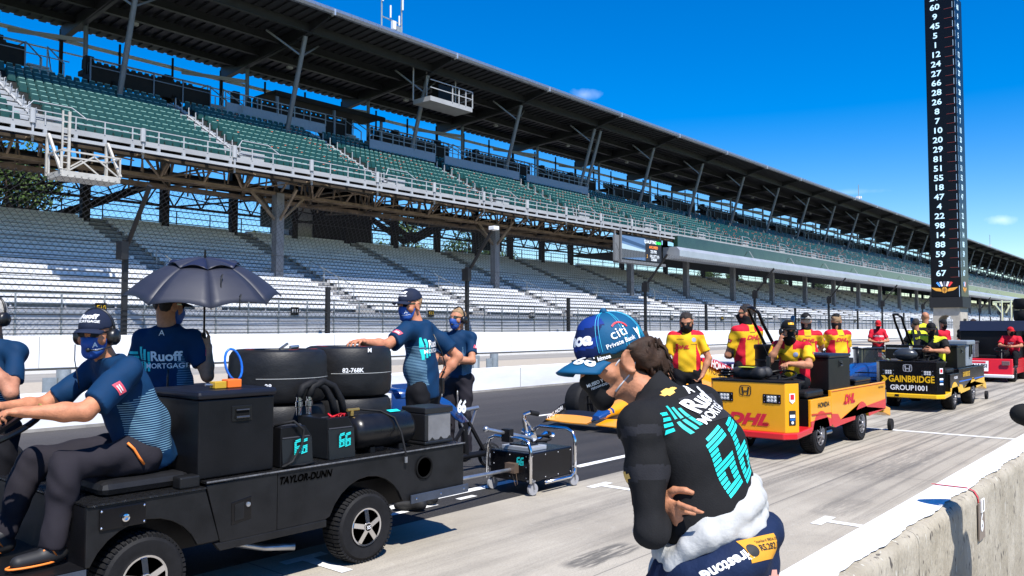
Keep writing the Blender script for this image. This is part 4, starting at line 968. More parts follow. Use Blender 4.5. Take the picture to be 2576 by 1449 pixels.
def person(label, loc, yaw, J=None, H=1.78, h=.014, top='navy', legs=cloth_blk, hat=None, hatm=capnavy, hair='dark', mask=None, glasses=None, headset=None, skinc=(.5, .26, .17), head=(0, 0, 0), hands=None, bulk=1., seat=False, bare=False, group=None, shoes=shoe_m, face=True, extra=None, sleeve=.72, cat='person', hairlen=0, tuck=True, long=False, fold=.017, armk=1.):
    """joints in metres in the person's own frame: x forward, y to the person's left, z up from the ground"""
    WORLD[0] = False; s = H / 1.78
    root = thing('person', label, cat, loc, yaw, group)
    D = dict(pel=(0, 0, .97), chest=(.0, 0, 1.30), neck=(-.015, 0, 1.485), head=(.015, 0, 1.645), sL=(-.01, .17, 1.425), sR=(-.01, -.17, 1.425), eL=(-.04, .235, 1.14), eR=(-.04, -.235, 1.14), wL=(.05, .25, .89), wR=(.05, -.25, .89),
             hL=(0, .095, .93), hR=(0, -.095, .93), kL=(.03, .11, .50), kR=(.03, -.11, .50), aL=(-.01, .12, .10), aR=(-.01, -.12, .10))
    D = {k: V3(v) * s for k, v in D.items()}
    for k, v in (J or {}).items(): D[k] = V3(v)
    lat = unit(D['sL'] - D['sR']); latp = unit(D['hL'] - D['hR'])
    upv = unit(D['neck'] - D['pel']); fw = unit(np.cross(lat, upv))
    # head frame
    yw, pt, rl = [math.radians(a) for a in head]; hf = V3((math.cos(yw) * math.cos(pt), math.sin(yw) * math.cos(pt), math.sin(pt))); hl = unit(np.cross((0, 0, 1), hf)); hl = rot(hl, hf, rl); hu = np.cross(hf, hl)
    Rm = np.stack([hf, hl, hu], 1); hc = D['head']
    def hp(x, y, z): return hc + Rm @ (V3((x, y, z)) * s)
    info = dict(root=root, D=D, hp=hp, Rm=Rm, s=s, h=h, hc=hc, lat=lat, up=upv, fw=fw)
    sk = skin(skinc)
    def headprims(sd, o=0., full=True):
        sd.ell(hp(-.012, 0, .03), Rm, ((.096 + o) * s, (.076 + o) * s, (.09 + o) * s), .02)
        sd.cap(hp(.03, 0, .0), hp(.05, 0, -.075), (.058 + o) * s, (.036 + o) * s, .03, Rm[:, 1], 1.08)
        sd.cap(hp(.0, .03, -.055), hp(.055, .012, -.09), (.036 + o) * s, (.022 + o) * s, .03); sd.cap(hp(.0, -.03, -.055), hp(.055, -.012, -.09), (.036 + o) * s, (.022 + o) * s, .03)
    B = Sdf(); headprims(B)
    B.cap(hp(.088, 0, .02), hp(.108, 0, -.022), .011 * s, .0145 * s, .014); B.cap(hp(.098, .012, -.026), hp(.098, -.012, -.026), .009 * s, None, .01)
    B.cap(hp(.072, .045, .03), hp(.084, .012, .03), .012 * s, None, .016); B.cap(hp(.072, -.045, .03), hp(.084, -.012, .03), .012 * s, None, .016)
    B.cap(hp(.083, .018, -.055), hp(.083, -.018, -.055), .009 * s, None, .008); B.cap(hp(.08, .016, -.066), hp(.08, -.016, -.066), .009 * s, None, .008)
    B.cap(hp(.06, .05, -.02), hp(.05, .055, -.03), .02 * s, None, .02); B.cap(hp(.06, -.05, -.02), hp(.05, -.055, -.03), .02 * s, None, .02)
    for q in (1, -1):
        B.ell(hp(-.008, .079 * q, -.008), Rm @ np.array([[1, 0, 0], [.25 * q, 1, 0], [0, 0, 1]]), (.022 * s, .010 * s, .034 * s), .006)
        if h < .013:
            E = [hp(-.008 + .021 * math.cos(a), (.084 + .008 * (math.cos(a) < .3)) * q, -.006 + .033 * math.sin(a)) for a in [-1.9 + .62 * k_ for k_ in range(8)]]
            for e0, e1 in zip(E, E[1:]): B.cap(e0, e1, .0062 * s, None, .005)
    nk = D['neck']; B.cap(hp(-.025, 0, -.06), nk - upv * .03, .055 * s, .058 * s, .03)
    B.cap(nk - upv * .09, D['chest'], .07 * s, .085 * s, .04, lat, 1.3); B.cap(D['chest'], D['pel'], .095 * s, .1 * s, .04, lat, 1.2)
    hd = hands or {}
    for S in 'LR':
        sg = 1 if S == 'L' else -1
        bk = bulk * armk; B.cap(D['s' + S], D['e' + S], .05 * s * bk, .041 * s * bk, .03); B.cap(lerp(D['e' + S], D['w' + S], 0), lerp(D['e' + S], D['w' + S], .35), .041 * s * bk, .043 * s * bk, .02); B.cap(lerp(D['e' + S], D['w' + S], .35), D['w' + S], .042 * s * bk, .027 * s, .02)
        q = hd.get(S, {}); fd = unit(D['w' + S] - D['e' + S]); dv = q.get('d', fd); nv = q.get('n', lat * -sg)
        if not q.get('hide'): hand(B, D['w' + S], dv, nv, q.get('curl', .45), q['t'] if q.get('t') is not None else np.cross(unit(nv), unit(dv)) * sg, s, q.get('spread', 0), q.get('point', False), q.get('thumb', .5))
        B.cap(D['h' + S], D['k' + S], .06 * s, .05 * s, .03); B.cap(D['k' + S], D['a' + S], .045 * s, .035 * s, .03)
    sobj('body', B, h, sk, root)
    # trousers
    T = Sdf(); pel = D['pel']
    T.cap(pel + upv * .0, pel - V3((0, 0, .04)) * (0 if seat else 1), .104 * s * bulk, .112 * s * bulk, .05, latp, 1.3)
    for S in 'LR':
        T.cap(D['h' + S], D['k' + S], .098 * s * (bulk * .5 + .5), .075 * s, .05); T.cap(D['k' + S], D['a' + S] - V3((0, 0, .02)), .074 * s, .062 * s, .03, flat=True); T.cap(D['k' + S], lerp(D['k' + S], D['a' + S], .3), .074 * s, .07 * s, .03)
    for S in 'LR': T.cut(D['a' + S] - V3((0, 0, .045)), (0, 0, -1)) if not seat else None
    sobj('trousers', T, h, legs, root, .016, 26, 1.3)
    for S in 'LR':
        a = D['a' + S]; kn = D['k' + S]; q = (J or {}).get('toe' + S); td = unit(V3(q) if q is not None else fw * V3((1, 1, 0)) + lat * (.25 if S == 'L' else -.25) * V3((1, 1, 0)))
        W = Sdf(); W.cap(a - V3((0, 0, .0)), a + td * .0 + V3((0, 0, -.045)), .05 * s, .047 * s, .03); W.cap(a + V3((0, 0, -.05)) - td * .03, a + td * .16 * s + V3((0, 0, -.06)), .042 * s, .036 * s, .03, np.cross(td, (0, 0, 1)), 1.1); W.cut(a + V3((0, 0, -.095)), (0, 0, -1))
        sh_ = sobj('shoe', W, max(.008, h * .8), [shoes, sole_m] if not isinstance(shoes, list) else shoes, root, mfun=lambda P, z=a[2] - .075: (P[:, 2] < z).astype(int))
        info['shoe' + S] = (a, td)
    # shirt
    Sh = Sdf(); c = D['chest']
    Sh.cap(c + upv * .06, lerp(pel, c, .45), .122 * s * bulk, .118 * s * bulk, .06, lat, 1.32); Sh.cap(lerp(pel, c, .5), pel + upv * (.0 if tuck else -.06), .12 * s * bulk, .124 * s * bulk, .06, lat, 1.3)
    Sh.cap(D['sL'] - lat * .03, D['sR'] + lat * .03, .066 * s, None, .05); Sh.cap(nk - upv * .02, D['sL'], .05 * s, .06 * s, .05); Sh.cap(nk - upv * .02, D['sR'], .05 * s, .06 * s, .05); Sh.cap(nk - upv * .015, c + upv * .05, .075 * s, .11 * s, .05, lat, 1.25)
    for S in 'LR':
        Sh.cap(D['s' + S], lerp(D['s' + S], D['e' + S], sleeve), .066 * s * (bulk * .6 + .4), .069 * s * (bulk * .6 + .4), .03, flat=True)
    if long:
        for S in 'LR': Sh.cap(D['e' + S], D['w' + S], .058 * s, .045 * s, .03)
    Sh.cap(nk - upv * .02, nk + upv * .025, .068 * s, .066 * s, .015)
    Sh.cut(nk + upv * .03 + fw * .0, upv * 1. - fw * .25); 
    for S in 'LR': Sh.cut(lerp(D['s' + S], D['e' + S], sleeve + .03), D['e' + S] - D['s' + S]) if False else None
    Sh.cut(pel - upv * (.02 if tuck else .10), -upv)
    SB = shirt_style(top, info)
    o, bv = sobj('shirt', Sh, h, SB[0], root, fold, 22, 2.1, SB[1], keep=True); info['bvh'] = bv; info['shirt'] = o
    if hair: 
        Hh = Sdf(); Hh.ell(hp(-.016, 0, .035), Rm, (.102 * s, .084 * s, .097 * s), .01)
        if hairlen: 
            for a in range(7): Hh.cap(hp(-.07 - .01 * (a % 2), .07 - .0233 * a, -.03), hp(-.085 - .015 * (a % 3), .075 - .025 * a, -.075 - .015 * (a % 2)), .026 * s, .02 * s, .02)
        Hh.cut(hp(.02, 0, .012), Rm @ V3((.75, 0, -.62))); Hh.cut(hp(0, 0, -.06 if not hairlen else -.12), Rm @ V3((-.15, 0, -1)))
        for q in (1, -1): Hh.cut(hp(.0, .06 * q, -.03), Rm @ V3((.9, .5 * q, -.35)))
        if hair == 'bald':
            pass
        else: sobj('hair', Hh, h * .8, hairm[hair], root, .009, 75, .4)
    if mask:
        Mk = Sdf(); headprims(Mk, .007); Mk.cap(hp(.095, 0, .0), hp(.105, 0, -.03), .02 * s, .022 * s, .03); Mk.cap(hp(.09, 0, -.05), hp(.075, 0, -.09), .03 * s, .028 * s, .03)
        Mk.cut(hp(.1, 0, .0), Rm @ V3((-.25, 0, 1))); Mk.cut(hp(-.0 if mask == 'mask' else -.14, 0, 0), Rm @ V3((-1, 0, -.35)))
        if mask == 'gaiter': Mk.cap(hp(.0, 0, -.07), nk + upv * .02 + fw * .02, .075 * s, .078 * s, .04)
        mm = {'navy': maskblue}.get(top, maskblk) if not isinstance(mask, tuple) else mask[1]
        mo, mb = sobj('face_mask', Mk, h * .75, mm, root, .004, 60, .9, keep=True); info['mask_bvh'] = mb
    if glasses:
        m = MB()
        for q in (1, -1):
            c0 = hp(.088, .031 * q, .018)
            pr = [hp(.094 - abs(y_ - .0) * .25, (y_) * q, z_) for y_, z_ in ((.008, .03), (.03, .034), (.056, .03), (.06, .018), (.052, .0), (.03, -.006), (.012, .002))]
            m.prism([Vector(p) for p in pr], Vector(Rm @ V3((.006, 0, 0)))); m.bar(hp(.078, .06 * q, .024), hp(-.01, .082 * q, .015), .006 * s, .01 * s)
        m.bar(hp(.097, .01, .026), hp(.097, -.01, .026), .006)
        m.build('glasses', lens if glasses == 'dark' else glasses, root)
    elif face:
        m = MB()
        for q in (1, -1):
            c0 = hp(.079, .032 * q, .014); m.ball(c0, .0105 * s, n=10, mi=0); m.ball(hp(.0855, .032 * q, .014), .0055 * s, n=8, mi=1)
        m.build('eyes', [M('eye_white', (.6, .58, .55), .3), M('iris', (.03, .02, .012), .2)], root, smooth=True)
    if hat:
        K = Sdf(); K.ell(hp(-.012, 0, .045), Rm, (.107 * s, .088 * s, .098 * s), .02); K.cut(hp(0, 0, .042), Rm @ V3((-.12, 0, -1)))
        if hat == 'cap' or hat == 'back': K.cap(hp(.06, 0, .09), hp(.075, 0, .055), .03 * s, .03 * s, .04)
        co, cb = sobj('cap', K, h * .75, hatm, root, keep=True); info['cap_bvh'] = cb
        sgn = 1 if hat == 'cap' else -1
        m = MB(); vs = []; fs = []; nu, nv = 12, 5
        for j in range(nv + 1):
            for i in range(nu + 1):
                u = -1 + 2 * i / nu; v = j / nv; x = .066 + (.085 * v) * math.sqrt(max(0, 1 - (u * .93) ** 2)) + .028 * (1 - u * u); y = u * .078 * (1 - .06 * v); z = .042 - .018 * u * u - .012 * v
                vs.append(hp(sgn * x - .0, sgn * y, z))
        for j in range(nv):
            for i in range(nu): a = j * (nu + 1) + i; fs.append((a, a + 1, a + nu + 2, a + nu + 1))
        m.add(vs, fs); b = m.build('brim', hatm, co, smooth=True); sm = b.modifiers.new('thick', 'SOLIDIFY'); sm.thickness = .006 * s
    if headset:
        for q in (1, -1):
            m = MB(); o_ = Vector(hp(-.012, .07 * q, -.012)); ax_ = Vector(Rm @ V3((0, q, 0)))
            m.lathe([(.044 * s, 0), (.048 * s, .01), (.046 * s, .034), (.036 * s, .046), (.0, .048)], o_, ax_, 18)
            m.build('ear_cup', plast, root, smooth=50)
        m = MB(); m.tube([hp(-.014 , .097 * math.cos(t), .02 + .125 * math.sin(t)) for t in [math.pi * k / 12 for k in range(13)]], .008 * s, 6); m.build('head_band', plast, root, smooth=True)
        m = MB(); m.tube([hp(.0, .1, -.03), hp(.05, .1, -.06), hp(.1, .05, -.075), hp(.112, .02, -.07)], .004, 6); m.ball(hp(.114, .01, -.068), .014, n=8); m.build('microphone', plast, root, smooth=True)
    WORLD[0] = True
    return info
def shirt_style(top, I):
    D, lat, up, fw = I['D'], I['lat'], I['up'], I['fw']; c0 = D['chest']; s = I['s']
    def loc(P): q = P - c0; return q @ fw, q @ lat, q @ up
    def arm(P):                       # distance past the shoulder along each sleeve
        r = np.zeros(len(P), bool)
        for S in 'LR':
            a, b = D['s' + S], D['e' + S]; d = unit(b - a); t = (P - a) @ d; rad = np.linalg.norm((P - a) - np.outer(t, d), axis=1); r |= (t > .04) & (rad < .1)
        return r
    if top == 'navy':
        def f(P):
            x, y, z = loc(P); side = (np.abs(y) > .105 * s) & (z < .02) & ~arm(P); return np.where(side & (z > -.33), 1, np.where((z > .08) & (x < .02) & False, 2, 0))
        return [navy, navy_line, navy_dk], f
    if top == 'delivery':
        def f(P):
            x, y, z = loc(P); a = arm(P); side = (np.abs(y) > .115 * s - .0) & (z < .03) & ~a; sh = (z > .115 + .03 * (x > 0)) & (np.abs(y) > .055) & ((~a) | (np.abs(y) < .2)); return np.where(side | sh, 1, 0)
        return [shirt_y, shirt_r], f
    if top == 'red': return [shirt_r], None
    if top == 'lime':
        def f(P):
            x, y, z = loc(P); a = arm(P); side = (np.abs(y) > .12) & (z < .0) & ~a; sh = (z > .13) & (np.abs(y) > .05) & ~a; return np.where(side | sh, 1, 0)
        return [shirt_k, shirt_l], f
    if top == 'black': return [shirt_k], None
    return [top], None
def onshirt(I, s, h, up, out, mat, side=0., bold=.012, shear=0., sx=1., c='chest', fwd_=False, L=.02):
    """lettering laid on the back (or front) of a shirt: up/side are offsets from the chest joint"""
    D = I['D']; d = -I['fw'] if not fwd_ else I['fw']; x = np.cross(I['up'], d); o = D[c] + I['up'] * up + x * side
    WORLD[0] = False
    m = frame(Vector(o + d * .05), Vector(x), Vector(I['up']))
    r = txt(s, h, m, mat, I['shirt'], bold=bold, shear=shear, bvh=I['bvh'], sx=sx, L=L, off=.004) if isinstance(s, str) else shape(s, m, mat, I['shirt'], bvh=I['bvh'], L=L, off=.002)
    WORLD[0] = True; return r
def chevrons(k=1., sx=1.):                # woven-square emblem of short bars
    P = []
    for i in range(4): P.append(rect(-.05 * k * sx + .0, (.045 - .03 * i) * k, (.085 - .012 * abs(i - 1.5)) * k * sx, .018 * k)) if i < 4 else None
    for i in range(3): P.append(rect((.012 + .03 * i) * k * sx, (.045 - .012 * i) * k, .018 * k * sx, (.085 - .01 * i) * k)); P.append(rect((.012 + .03 * i) * k * sx, (-.06 + .006 * i) * k, .018 * k * sx, (.09 - .012 * i) * k))
    return P
def six(w, h, rows=13, lo=.012):
    P = []
    for r in range(rows):
        y0 = h / 2 - h * (r + .85) / rows; y1 = h / 2 - h * (r + .12) / rows; f = r / rows
        sp = [(0, 1)] if f < .2 or .42 <= f < .6 or f > .84 else ([(0, .36)] if f < .42 else [(0, .36), (.64, 1)])
        for a, b in sp:
            c1, c2 = -w / 2 + a * w, -w / 2 + b * w; sk = .10 * h
            if r == 0 and a == 0: c1 += w * .15
            P.append([(c1, y0 + sk * c1 / w), (c2, y0 + sk * c2 / w), (c2, y1 + sk * c2 / w), (c1, y1 + sk * c1 / w)])
    return P
def two_six(w, h, rows=9): return [[(x - w * .56, y) for x, y in p] for p in six(w, h, rows)] + [[(x + w * .56, y) for x, y in p] for p in six(w, h, rows)]
# ================================================================ vehicles and gear
def wheel(parent, c, r, w, rim='chrome', rr=.58, tread=True, name='wheel', cap=None):
    """wheel on a Y axis whose outer face looks to -Y; c is the centre of the outer face"""
    x, y, z = c; m = MB(); s = w * .16
    m.lathe([(r * rr, .012), (r * (rr + .12), .002), (r * .86, .0), (r * .95, s * .5), (r * .985, s), (r, s * 1.5), (r, w - s * 1.5), (r * .985, w - s), (r * .9, w), (r * rr, w - .01), (r * rr, .012)], c, (0, 1, 0), 40)
    if tread:
        n = 52
        for k in range(n):
            t = 2 * math.pi * k / n; ca, sa = math.cos(t), math.sin(t)
            m.bar((x + ca * r * .955, y + s * .3, z + sa * r * .955), (x + ca * r * .998, y + s * 1.6, z + sa * r * .998), .018, .016, up=(ca, 0, sa))
            m.bar((x + ca * r, y + s * 1.7 + .01 * (k % 2), z + sa * r), (x + ca * r, y + w - s * 1.7, z + sa * r), .02, .016, up=(ca, 0, sa))
    W = m.build(name, rubber, parent, smooth=35)
    rm = {'chrome': chrome, 'alloy': M('alloy', (.42, .42, .44), .32, .85), 'dark': M('rim_dark', (.03, .03, .032), .35, .6), 'blue': M('rim_blue', (.01, .03, .1), .4)}[rim]
    m = MB(); R0 = r * rr
    m.lathe([(R0 * 1.0, .02), (R0 * 1.02, .0), (R0 * .93, .002), (R0 * .86, .03), (R0 * .8, .05)], c, (0, 1, 0), 36)
    m.lathe([(R0 * .28, -.012), (R0 * .26, -.018), (0.0, -.018)], c, (0, 1, 0), 20); m.lathe([(R0 * .28, .06), (R0 * .28, -.012)], c, (0, 1, 0), 20)
    n = 5 if rim == 'chrome' else 8
    for k in range(n):
        t = 2 * math.pi * (k + .3) / n; ca, sa = math.cos(t), math.sin(t)
        m.bar((x + ca * R0 * .22, y + .0, z + sa * R0 * .22), (x + ca * R0 * .9, y + .012, z + sa * R0 * .9), R0 * (.26 if n == 5 else .12), .03, up=(0, 1, 0))
    m.build('rim', rm, W, smooth=35)
    m = MB(); m.lathe([(R0 * .88, .06), (0, .06)], c, (0, 1, 0), 24); m.build('brake_disc', M('hub_dark', (.02, .02, .02), .6), W)
    if cap: 
        m = MB(); m.lathe([(R0 * .2, -.019), (0, -.02)], c, (0, 1, 0), 20); m.build('hub_cap', black_gloss, W); txt(cap, R0 * .17, frame((x, y - .022, z), (1, 0, 0), (0, 0, 1)), white_ink, W, bold=.02, sx=1.2)
    return W
def arch(cx, cz, r, z0, n=10):
    a0 = math.asin((z0 - cz) / r); return [(cx + r * math.cos(math.pi - a0 - (math.pi - 2 * a0) * k / n), cz + r * math.sin(math.pi - a0 - (math.pi - 2 * a0) * k / n)) for k in range(n + 1)]
def side_panel(m, pts, y, t, mi=0): m.prism([(x, y, z) for x, z in pts], (0, t, 0), mi)
def tow_cart(root, x0, y, W_, top, low, wb=1.58, back=2.68, rim='alloy', dz=.755, front=True, seat_z=.68, ink=red_ink):
    """electric tow cart facing -X: x0 front axle, y near side, W_ width"""
    Z0 = .31; r = .232
    for side in (0, 1):
        yy = y if side == 0 else y + W_ - .04
        m = MB(); side_panel(m, [(x0 - .32, seat_z), (x0 - .32, Z0)] + arch(x0 + .02, .22, .30, Z0) + [(x0 + .38, Z0), (x0 + .38, seat_z)], yy, .04)
        m.build('seat_box_panel', top, root, bevel=.006)
        m = MB(); side_panel(m, [(x0 + .385, dz), (x0 + .385, Z0 + .02)] + [(x0 + .5, Z0 - .03)] + arch(x0 + wb, .22, .31, Z0) + [(x0 + back - .02, Z0 + .05), (x0 + back, dz)], yy, .04); m.build('deck_side_panel', top, root, bevel=.006)
        if low is not top:
            m = MB(); e = -.004 if side == 0 else .044
            side_panel(m, [(x0 - .322, .42), (x0 - .322, Z0 - .002)] + arch(x0 + .02, .22, .303, Z0) + [(x0 + .38, Z0 - .002), (x0 + .38, .40), (x0 + .24, .43)], yy + e, .005)
            side_panel(m, [(x0 + .385, .46), (x0 + .385, Z0 + .018), (x0 + .5, Z0 - .032)] + arch(x0 + wb, .22, .313, Z0) + [(x0 + back - .02, Z0 + .048), (x0 + back - .01, .50), (x0 + wb + .4, .47), (x0 + .95, .41), (x0 + .72, .36), (x0 + .62, .44)], yy + e, .005); m.build('lower_colour_band', low, root)
    m = MB(); m.box(x0 - .32, x0 + .385, y + .03, y + W_ - .03, Z0 + .05, seat_z - .002); m.box(x0 + .385, x0 + back - .03, y + .04, y + W_ - .04, dz - .1, dz - .06); m.box(x0 - .3, x0 + back - .1, y + .25, y + W_ - .25, .26, .5); m.box(x0 + back - .03, x0 + back + .01, y + .01, y + W_ - .01, .36, dz - .01); m.build('chassis', black_paint, root)
    m = MB(); m.prism([(x0 - .92, y + .1, .25), (x0 - .78, y - .01, .25), (x0 - .3, y - .01, .28), (x0 - .3, y + W_ + .01, .28), (x0 - .78, y + W_ + .01, .25), (x0 - .92, y + W_ - .1, .25)], (0, 0, .075)); m.build('floor_tray', low, root, bevel=.012)
    if front:
        m = MB(); m.prism([(x0 - .86, y + .1, .325), (x0 - .70, y, .325), (x0 - .66, y + .02, .325), (x0 - .81, y + .13, .325), (x0 - .81, y + W_ - .13, .325), (x0 - .66, y + W_ - .02, .325), (x0 - .70, y + W_, .325), (x0 - .86, y + W_ - .1, .325)], (0, 0, .59)); fp = m.build('front_panel', top, root, bevel=.006)
        m = MB(); m.prism([(x0 - .865, y + .1, .9), (x0 - .695, y - .004, .9), (x0 - .45, y + .02, .9), (x0 - .5, y + W_ * .5, .9), (x0 - .45, y + W_ - .02, .9), (x0 - .695, y + W_ + .004, .9), (x0 - .865, y + W_ - .1, .9)], (0, 0, .022)); m.build('dash_ledge', black_paint, root, bevel=.005)
        fx = x0 - .862
        for yy in (y + .26, y + W_ - .26):
            m = MB(); m.box(fx - .004, fx + .01, yy - .11, yy + .11, .66, .77); hl = m.build('headlight', black_gloss, root, bevel=.004)
            m = MB(); m.box(fx - .007, fx - .003, yy - .062, yy + .062, .675, .755, 0)
            for a in (-1, 0, 1):
                for b in (-1, 1): m.lathe([(.016, 0), (.012, -.006), (0, -.004)], (fx - .007, yy + a * .04, .715 + b * .019), (1, 0, 0), 10, 1)
            m.build('lamp_lens', [M('lamp_glass', (.25, .26, .27), .2), M('lamp_led', (.6, .6, .6), .15)], hl)
            m = MB()
            for a in (-.092, .092):
                for b in (-.035, .035): m.lathe([(.007, 0), (0, -.006)], (fx - .004, yy + a, .715 + b), (1, 0, 0), 8)
            m.build('bolts', chrome, hl, kind='stuff')
        m = MB(); m.box(x0 - .93, x0 - .91, y + W_ * .62, y + W_ * .62 + .07, .27, .31); m.build('tow_hole', black_paint, root)
    for xw in (x0, x0 + wb):
        wheel(root, (xw, y + .0, r), r, .2, rim, .56)
        wheel(root, (xw, y + W_ - .2, r), r, .2, rim, .56)
    m = MB(); m.cyl((x0, y + .1, r), (x0, y + W_ - .1, r), .04); m.cyl((x0 + wb, y + .1, r), (x0 + wb, y + W_ - .1, r), .06); m.tube([(x0 + .3, y + .5, .2), (x0 + .6, y + .25, .16), (x0 + .95, y + .22, .17)], .035, 8); m.build('axles', steel, root, smooth=40)
    m = MB(); m.box(x0 - .28, x0 + .3, y + .06, y + W_ - .06, seat_z + .005, seat_z + .1); m.build('seat', M('seat_vinyl', (.008, .008, .009), .5, var=.2, spec=.3), root, bevel=.03)
    m = MB(); m.cyl((x0 - .62, y + .36, .33), (x0 - .38, y + .36, .96), .028, n=10); m.tube([(x0 - .36 + .06 * math.cos(t) * 3, y + .36 + .19 * math.sin(t), .97 + .05 * math.cos(t)) for t in [2 * math.pi * k / 20 for k in range(21)]], .014, 8)
    for a in (0, 2.1, 4.2): m.bar((x0 - .36, y + .36, .96), (x0 - .36 + .17 * math.cos(a), y + .36 + .18 * math.sin(a), .97 + .045 * math.cos(a)), .02)
    m.build('steering_wheel', black_paint, root, smooth=40)
def tool_case(loc, w, d, h, label, handle=True):
    x, y, z = loc; t = thing('tool_case', label, 'case', (x + w / 2, y + d / 2, z)); m = MB(); m.box(x, x + w, y, y + d, z + .004, z + h - .05); m.build('case_body', black_paint, t, bevel=.008)
    m = MB(); m.box(x - .015, x + w + .015, y - .015, y + d + .01, z + h - .048, z + h); m.build('lid', M('lid_vinyl', (.007, .008, .014), .4, var=.15, spec=.3), t, bevel=.02)
    if handle:
        cx, cz = x + w * .55, z + h * .72; m = MB(); m.box(cx - .065, cx + .065, y - .006, y + .0, cz - .045, cz + .045); hd = m.build('handle_plate', M('plate_black', (.016, .016, .017), .3, .5), t, bevel=.01)
        m = MB(); m.box(cx - .045, cx + .045, y - .008, y - .0065, cz - .028, cz + .028); m.build('recess', M('recess', (.003, .003, .003), .8), hd)
        m = MB(); m.cyl((cx - .042, y - .014, cz - .022), (cx + .042, y - .014, cz - .022), .008); m.cyl((cx - .042, y - .014, cz + .02), (cx + .042, y - .014, cz + .02), .005); m.build('grip', M('grip', (.1, .1, .105), .3, .8), hd)
    return t
DH = lambda fr, h, par, mat=red_ink, sx=1.3: delivery_logo(fr, h, par, mat, sx)
def delivery_logo(fr, h, par, mat=red_ink, sx=1.3, bvh=None):
    txt('DHL', h, fr, mat, par, bold=.055, shear=.35, sx=sx, bvh=bvh, L=.012 if bvh else .03)
    w = h * sx * 1.1; P = []
    for i in range(3):
        zz = h * (-.44 + .12 * i); P += [[(-w - h * (.85 - .12 * i), zz), (-w - h * .05 + i * h * .05, zz), (-w - h * .03 + i * h * .05, zz + h * .055), (-w - h * (.83 - .12 * i), zz + h * .055)], [(w + h * (.0 + .05 * i), zz), (w + h * (.75 - .1 * i), zz), (w + h * (.77 - .1 * i), zz + h * .055), (w + h * (.02 + .05 * i), zz + h * .055)]]
    shape(P, fr, mat, par, 'logo_lines', bvh=bvh, L=.012 if bvh else .03)
def h_emblem(fr, k, mat, par):
    n = 28; se = lambda a, r, e=.45: (r * abs(math.cos(a)) ** e * (1 if math.cos(a) >= 0 else -1) * k, r * .85 * abs(math.sin(a)) ** e * (1 if math.sin(a) >= 0 else -1) * k)
    P = []
    for i in range(n): a, b = 2 * math.pi * i / n, 2 * math.pi * (i + 1) / n; P.append([se(a, .5), se(b, .5), se(b, .43), se(a, .43)])
    P += [[(-.34 * k, .3 * k), (-.25 * k, -.34 * k), (-.13 * k, -.34 * k), (-.2 * k, .3 * k)], [(.34 * k, .3 * k), (.2 * k, .3 * k), (.13 * k, -.34 * k), (.25 * k, -.34 * k)], rect(0, -.06 * k, .3 * k, .11 * k)]
    shape(P, fr, mat, par, 'letter_emblem')
FRX = lambda x, y, z: frame((x, y, z), (0, -1, 0), (0, 0, 1))     # a face looking to -X
FRY = lambda x, y, z: frame((x, y, z), (1, 0, 0), (0, 0, 1))      # a face looking to -Y
# ---- yellow delivery cart
X0, YN, WW = 10.32, 3.74, 1.12
yc_ = thing('tow_cart', 'yellow and red tow cart with headlights, its driver resting his chin', 'cart', (X0 + .8, YN + WW / 2, 0))
tow_cart(yc_, X0, YN, WW, yellow_d, red_d)
fx = X0 - .865; yc0 = YN + WW / 2
delivery_logo(FRX(fx, yc0 + .02, .455), .125, yc_, sx=1.45); h_emblem(FRX(fx, yc0 + .03, .80), .15, black_ink, yc_)
ch = frame((X0 - .782, YN + .046, .72), (.16, -.1, 0), (0, 0, 1)); ch.translation = Vector((X0 - .784, YN + .044, .74))
shape([rect(0, 0, .075, .09), [(-.0375, -.045), (.0375, -.045), (0, -.075)]], ch, white_ink, yc_, 'sticker'); shape([rect(0, .004, .05, .06)], ch @ Matrix.Translation((0, 0, .002)), red_ink, yc_, 'sticker'); 
c2 = ch @ Matrix.Translation((0, -.24, 0)); shape([rect(0, 0, .09, .17)], c2, black_ink, yc_, 'sticker'); shape([rect(0, .02, .07, .035), disc(0, -.055, .018)], c2 @ Matrix.Translation((0, 0, .002)), white_ink, yc_, 'sticker'); shape([rect(0, -.018, .07, .025)], c2 @ Matrix.Translation((0, 0, .002)), M('sticker_blue', (.01, .12, .4), .5), yc_, 'sticker')
txt('HONDA', .06, FRY(X0 + .1, YN - .006, .595), black_ink, yc_, bold=.02, sx=1.2)
delivery_logo(FRY(X0 + 1.06, YN - .006, .6), .115, yc_, sx=1.2); txt('AutoNation', .035, FRY(X0 + 2.45, YN - .006, .69), black_ink, yc_)
m = MB(); m.box(X0 + .39, X0 + 2.66, YN - .004, YN + .0, .735, .742); m.bar((X0 - .3, YN - .004, .50), (X0 + .38, YN - .004, .47), .008, .02); m.build('pinstripe', M('line_red', (.5, .03, .01), .4), yc_)
m = MB(); m.prism([(X0 + 2.62, YN + .02, .3), (X0 + 2.98, YN + .02, .22), (X0 + 2.98, YN + .02, .34), (X0 + 2.62, YN + .02, .42)], (0, WW - .04, 0)); m.build('rear_step', yellow_d, yc_, bevel=.01)
m = MB(); m.box(X0 + 2.7, X0 + 2.9, YN + .05, YN + .3, .42, .62); m.bar((X0 + 2.7, YN + .1, .62), (X0 + 3.0, YN + .1, .66), .03); m.build('tow_hitch', M('tow_grey', (.12, .12, .13), .4, .6), yc_)
m = MB(); m.lathe([(.03, 0), (.085, 0), (.09, .02), (.09, .05), (.03, .05)], (X0 + 2.99, YN + .0, .09), (0, 1, 0), 20); m.build('caster_wheel', rubber, yc_, smooth=40)
tool_case((X0 + .45, YN + .05, .74), .82, .55, .47, 'black tool case on the yellow cart behind the seated driver')
tool_case((X0 + 1.5, YN + .06, .745), .65, .5, .1, 'low black case lying on the rear deck of the yellow cart', False)
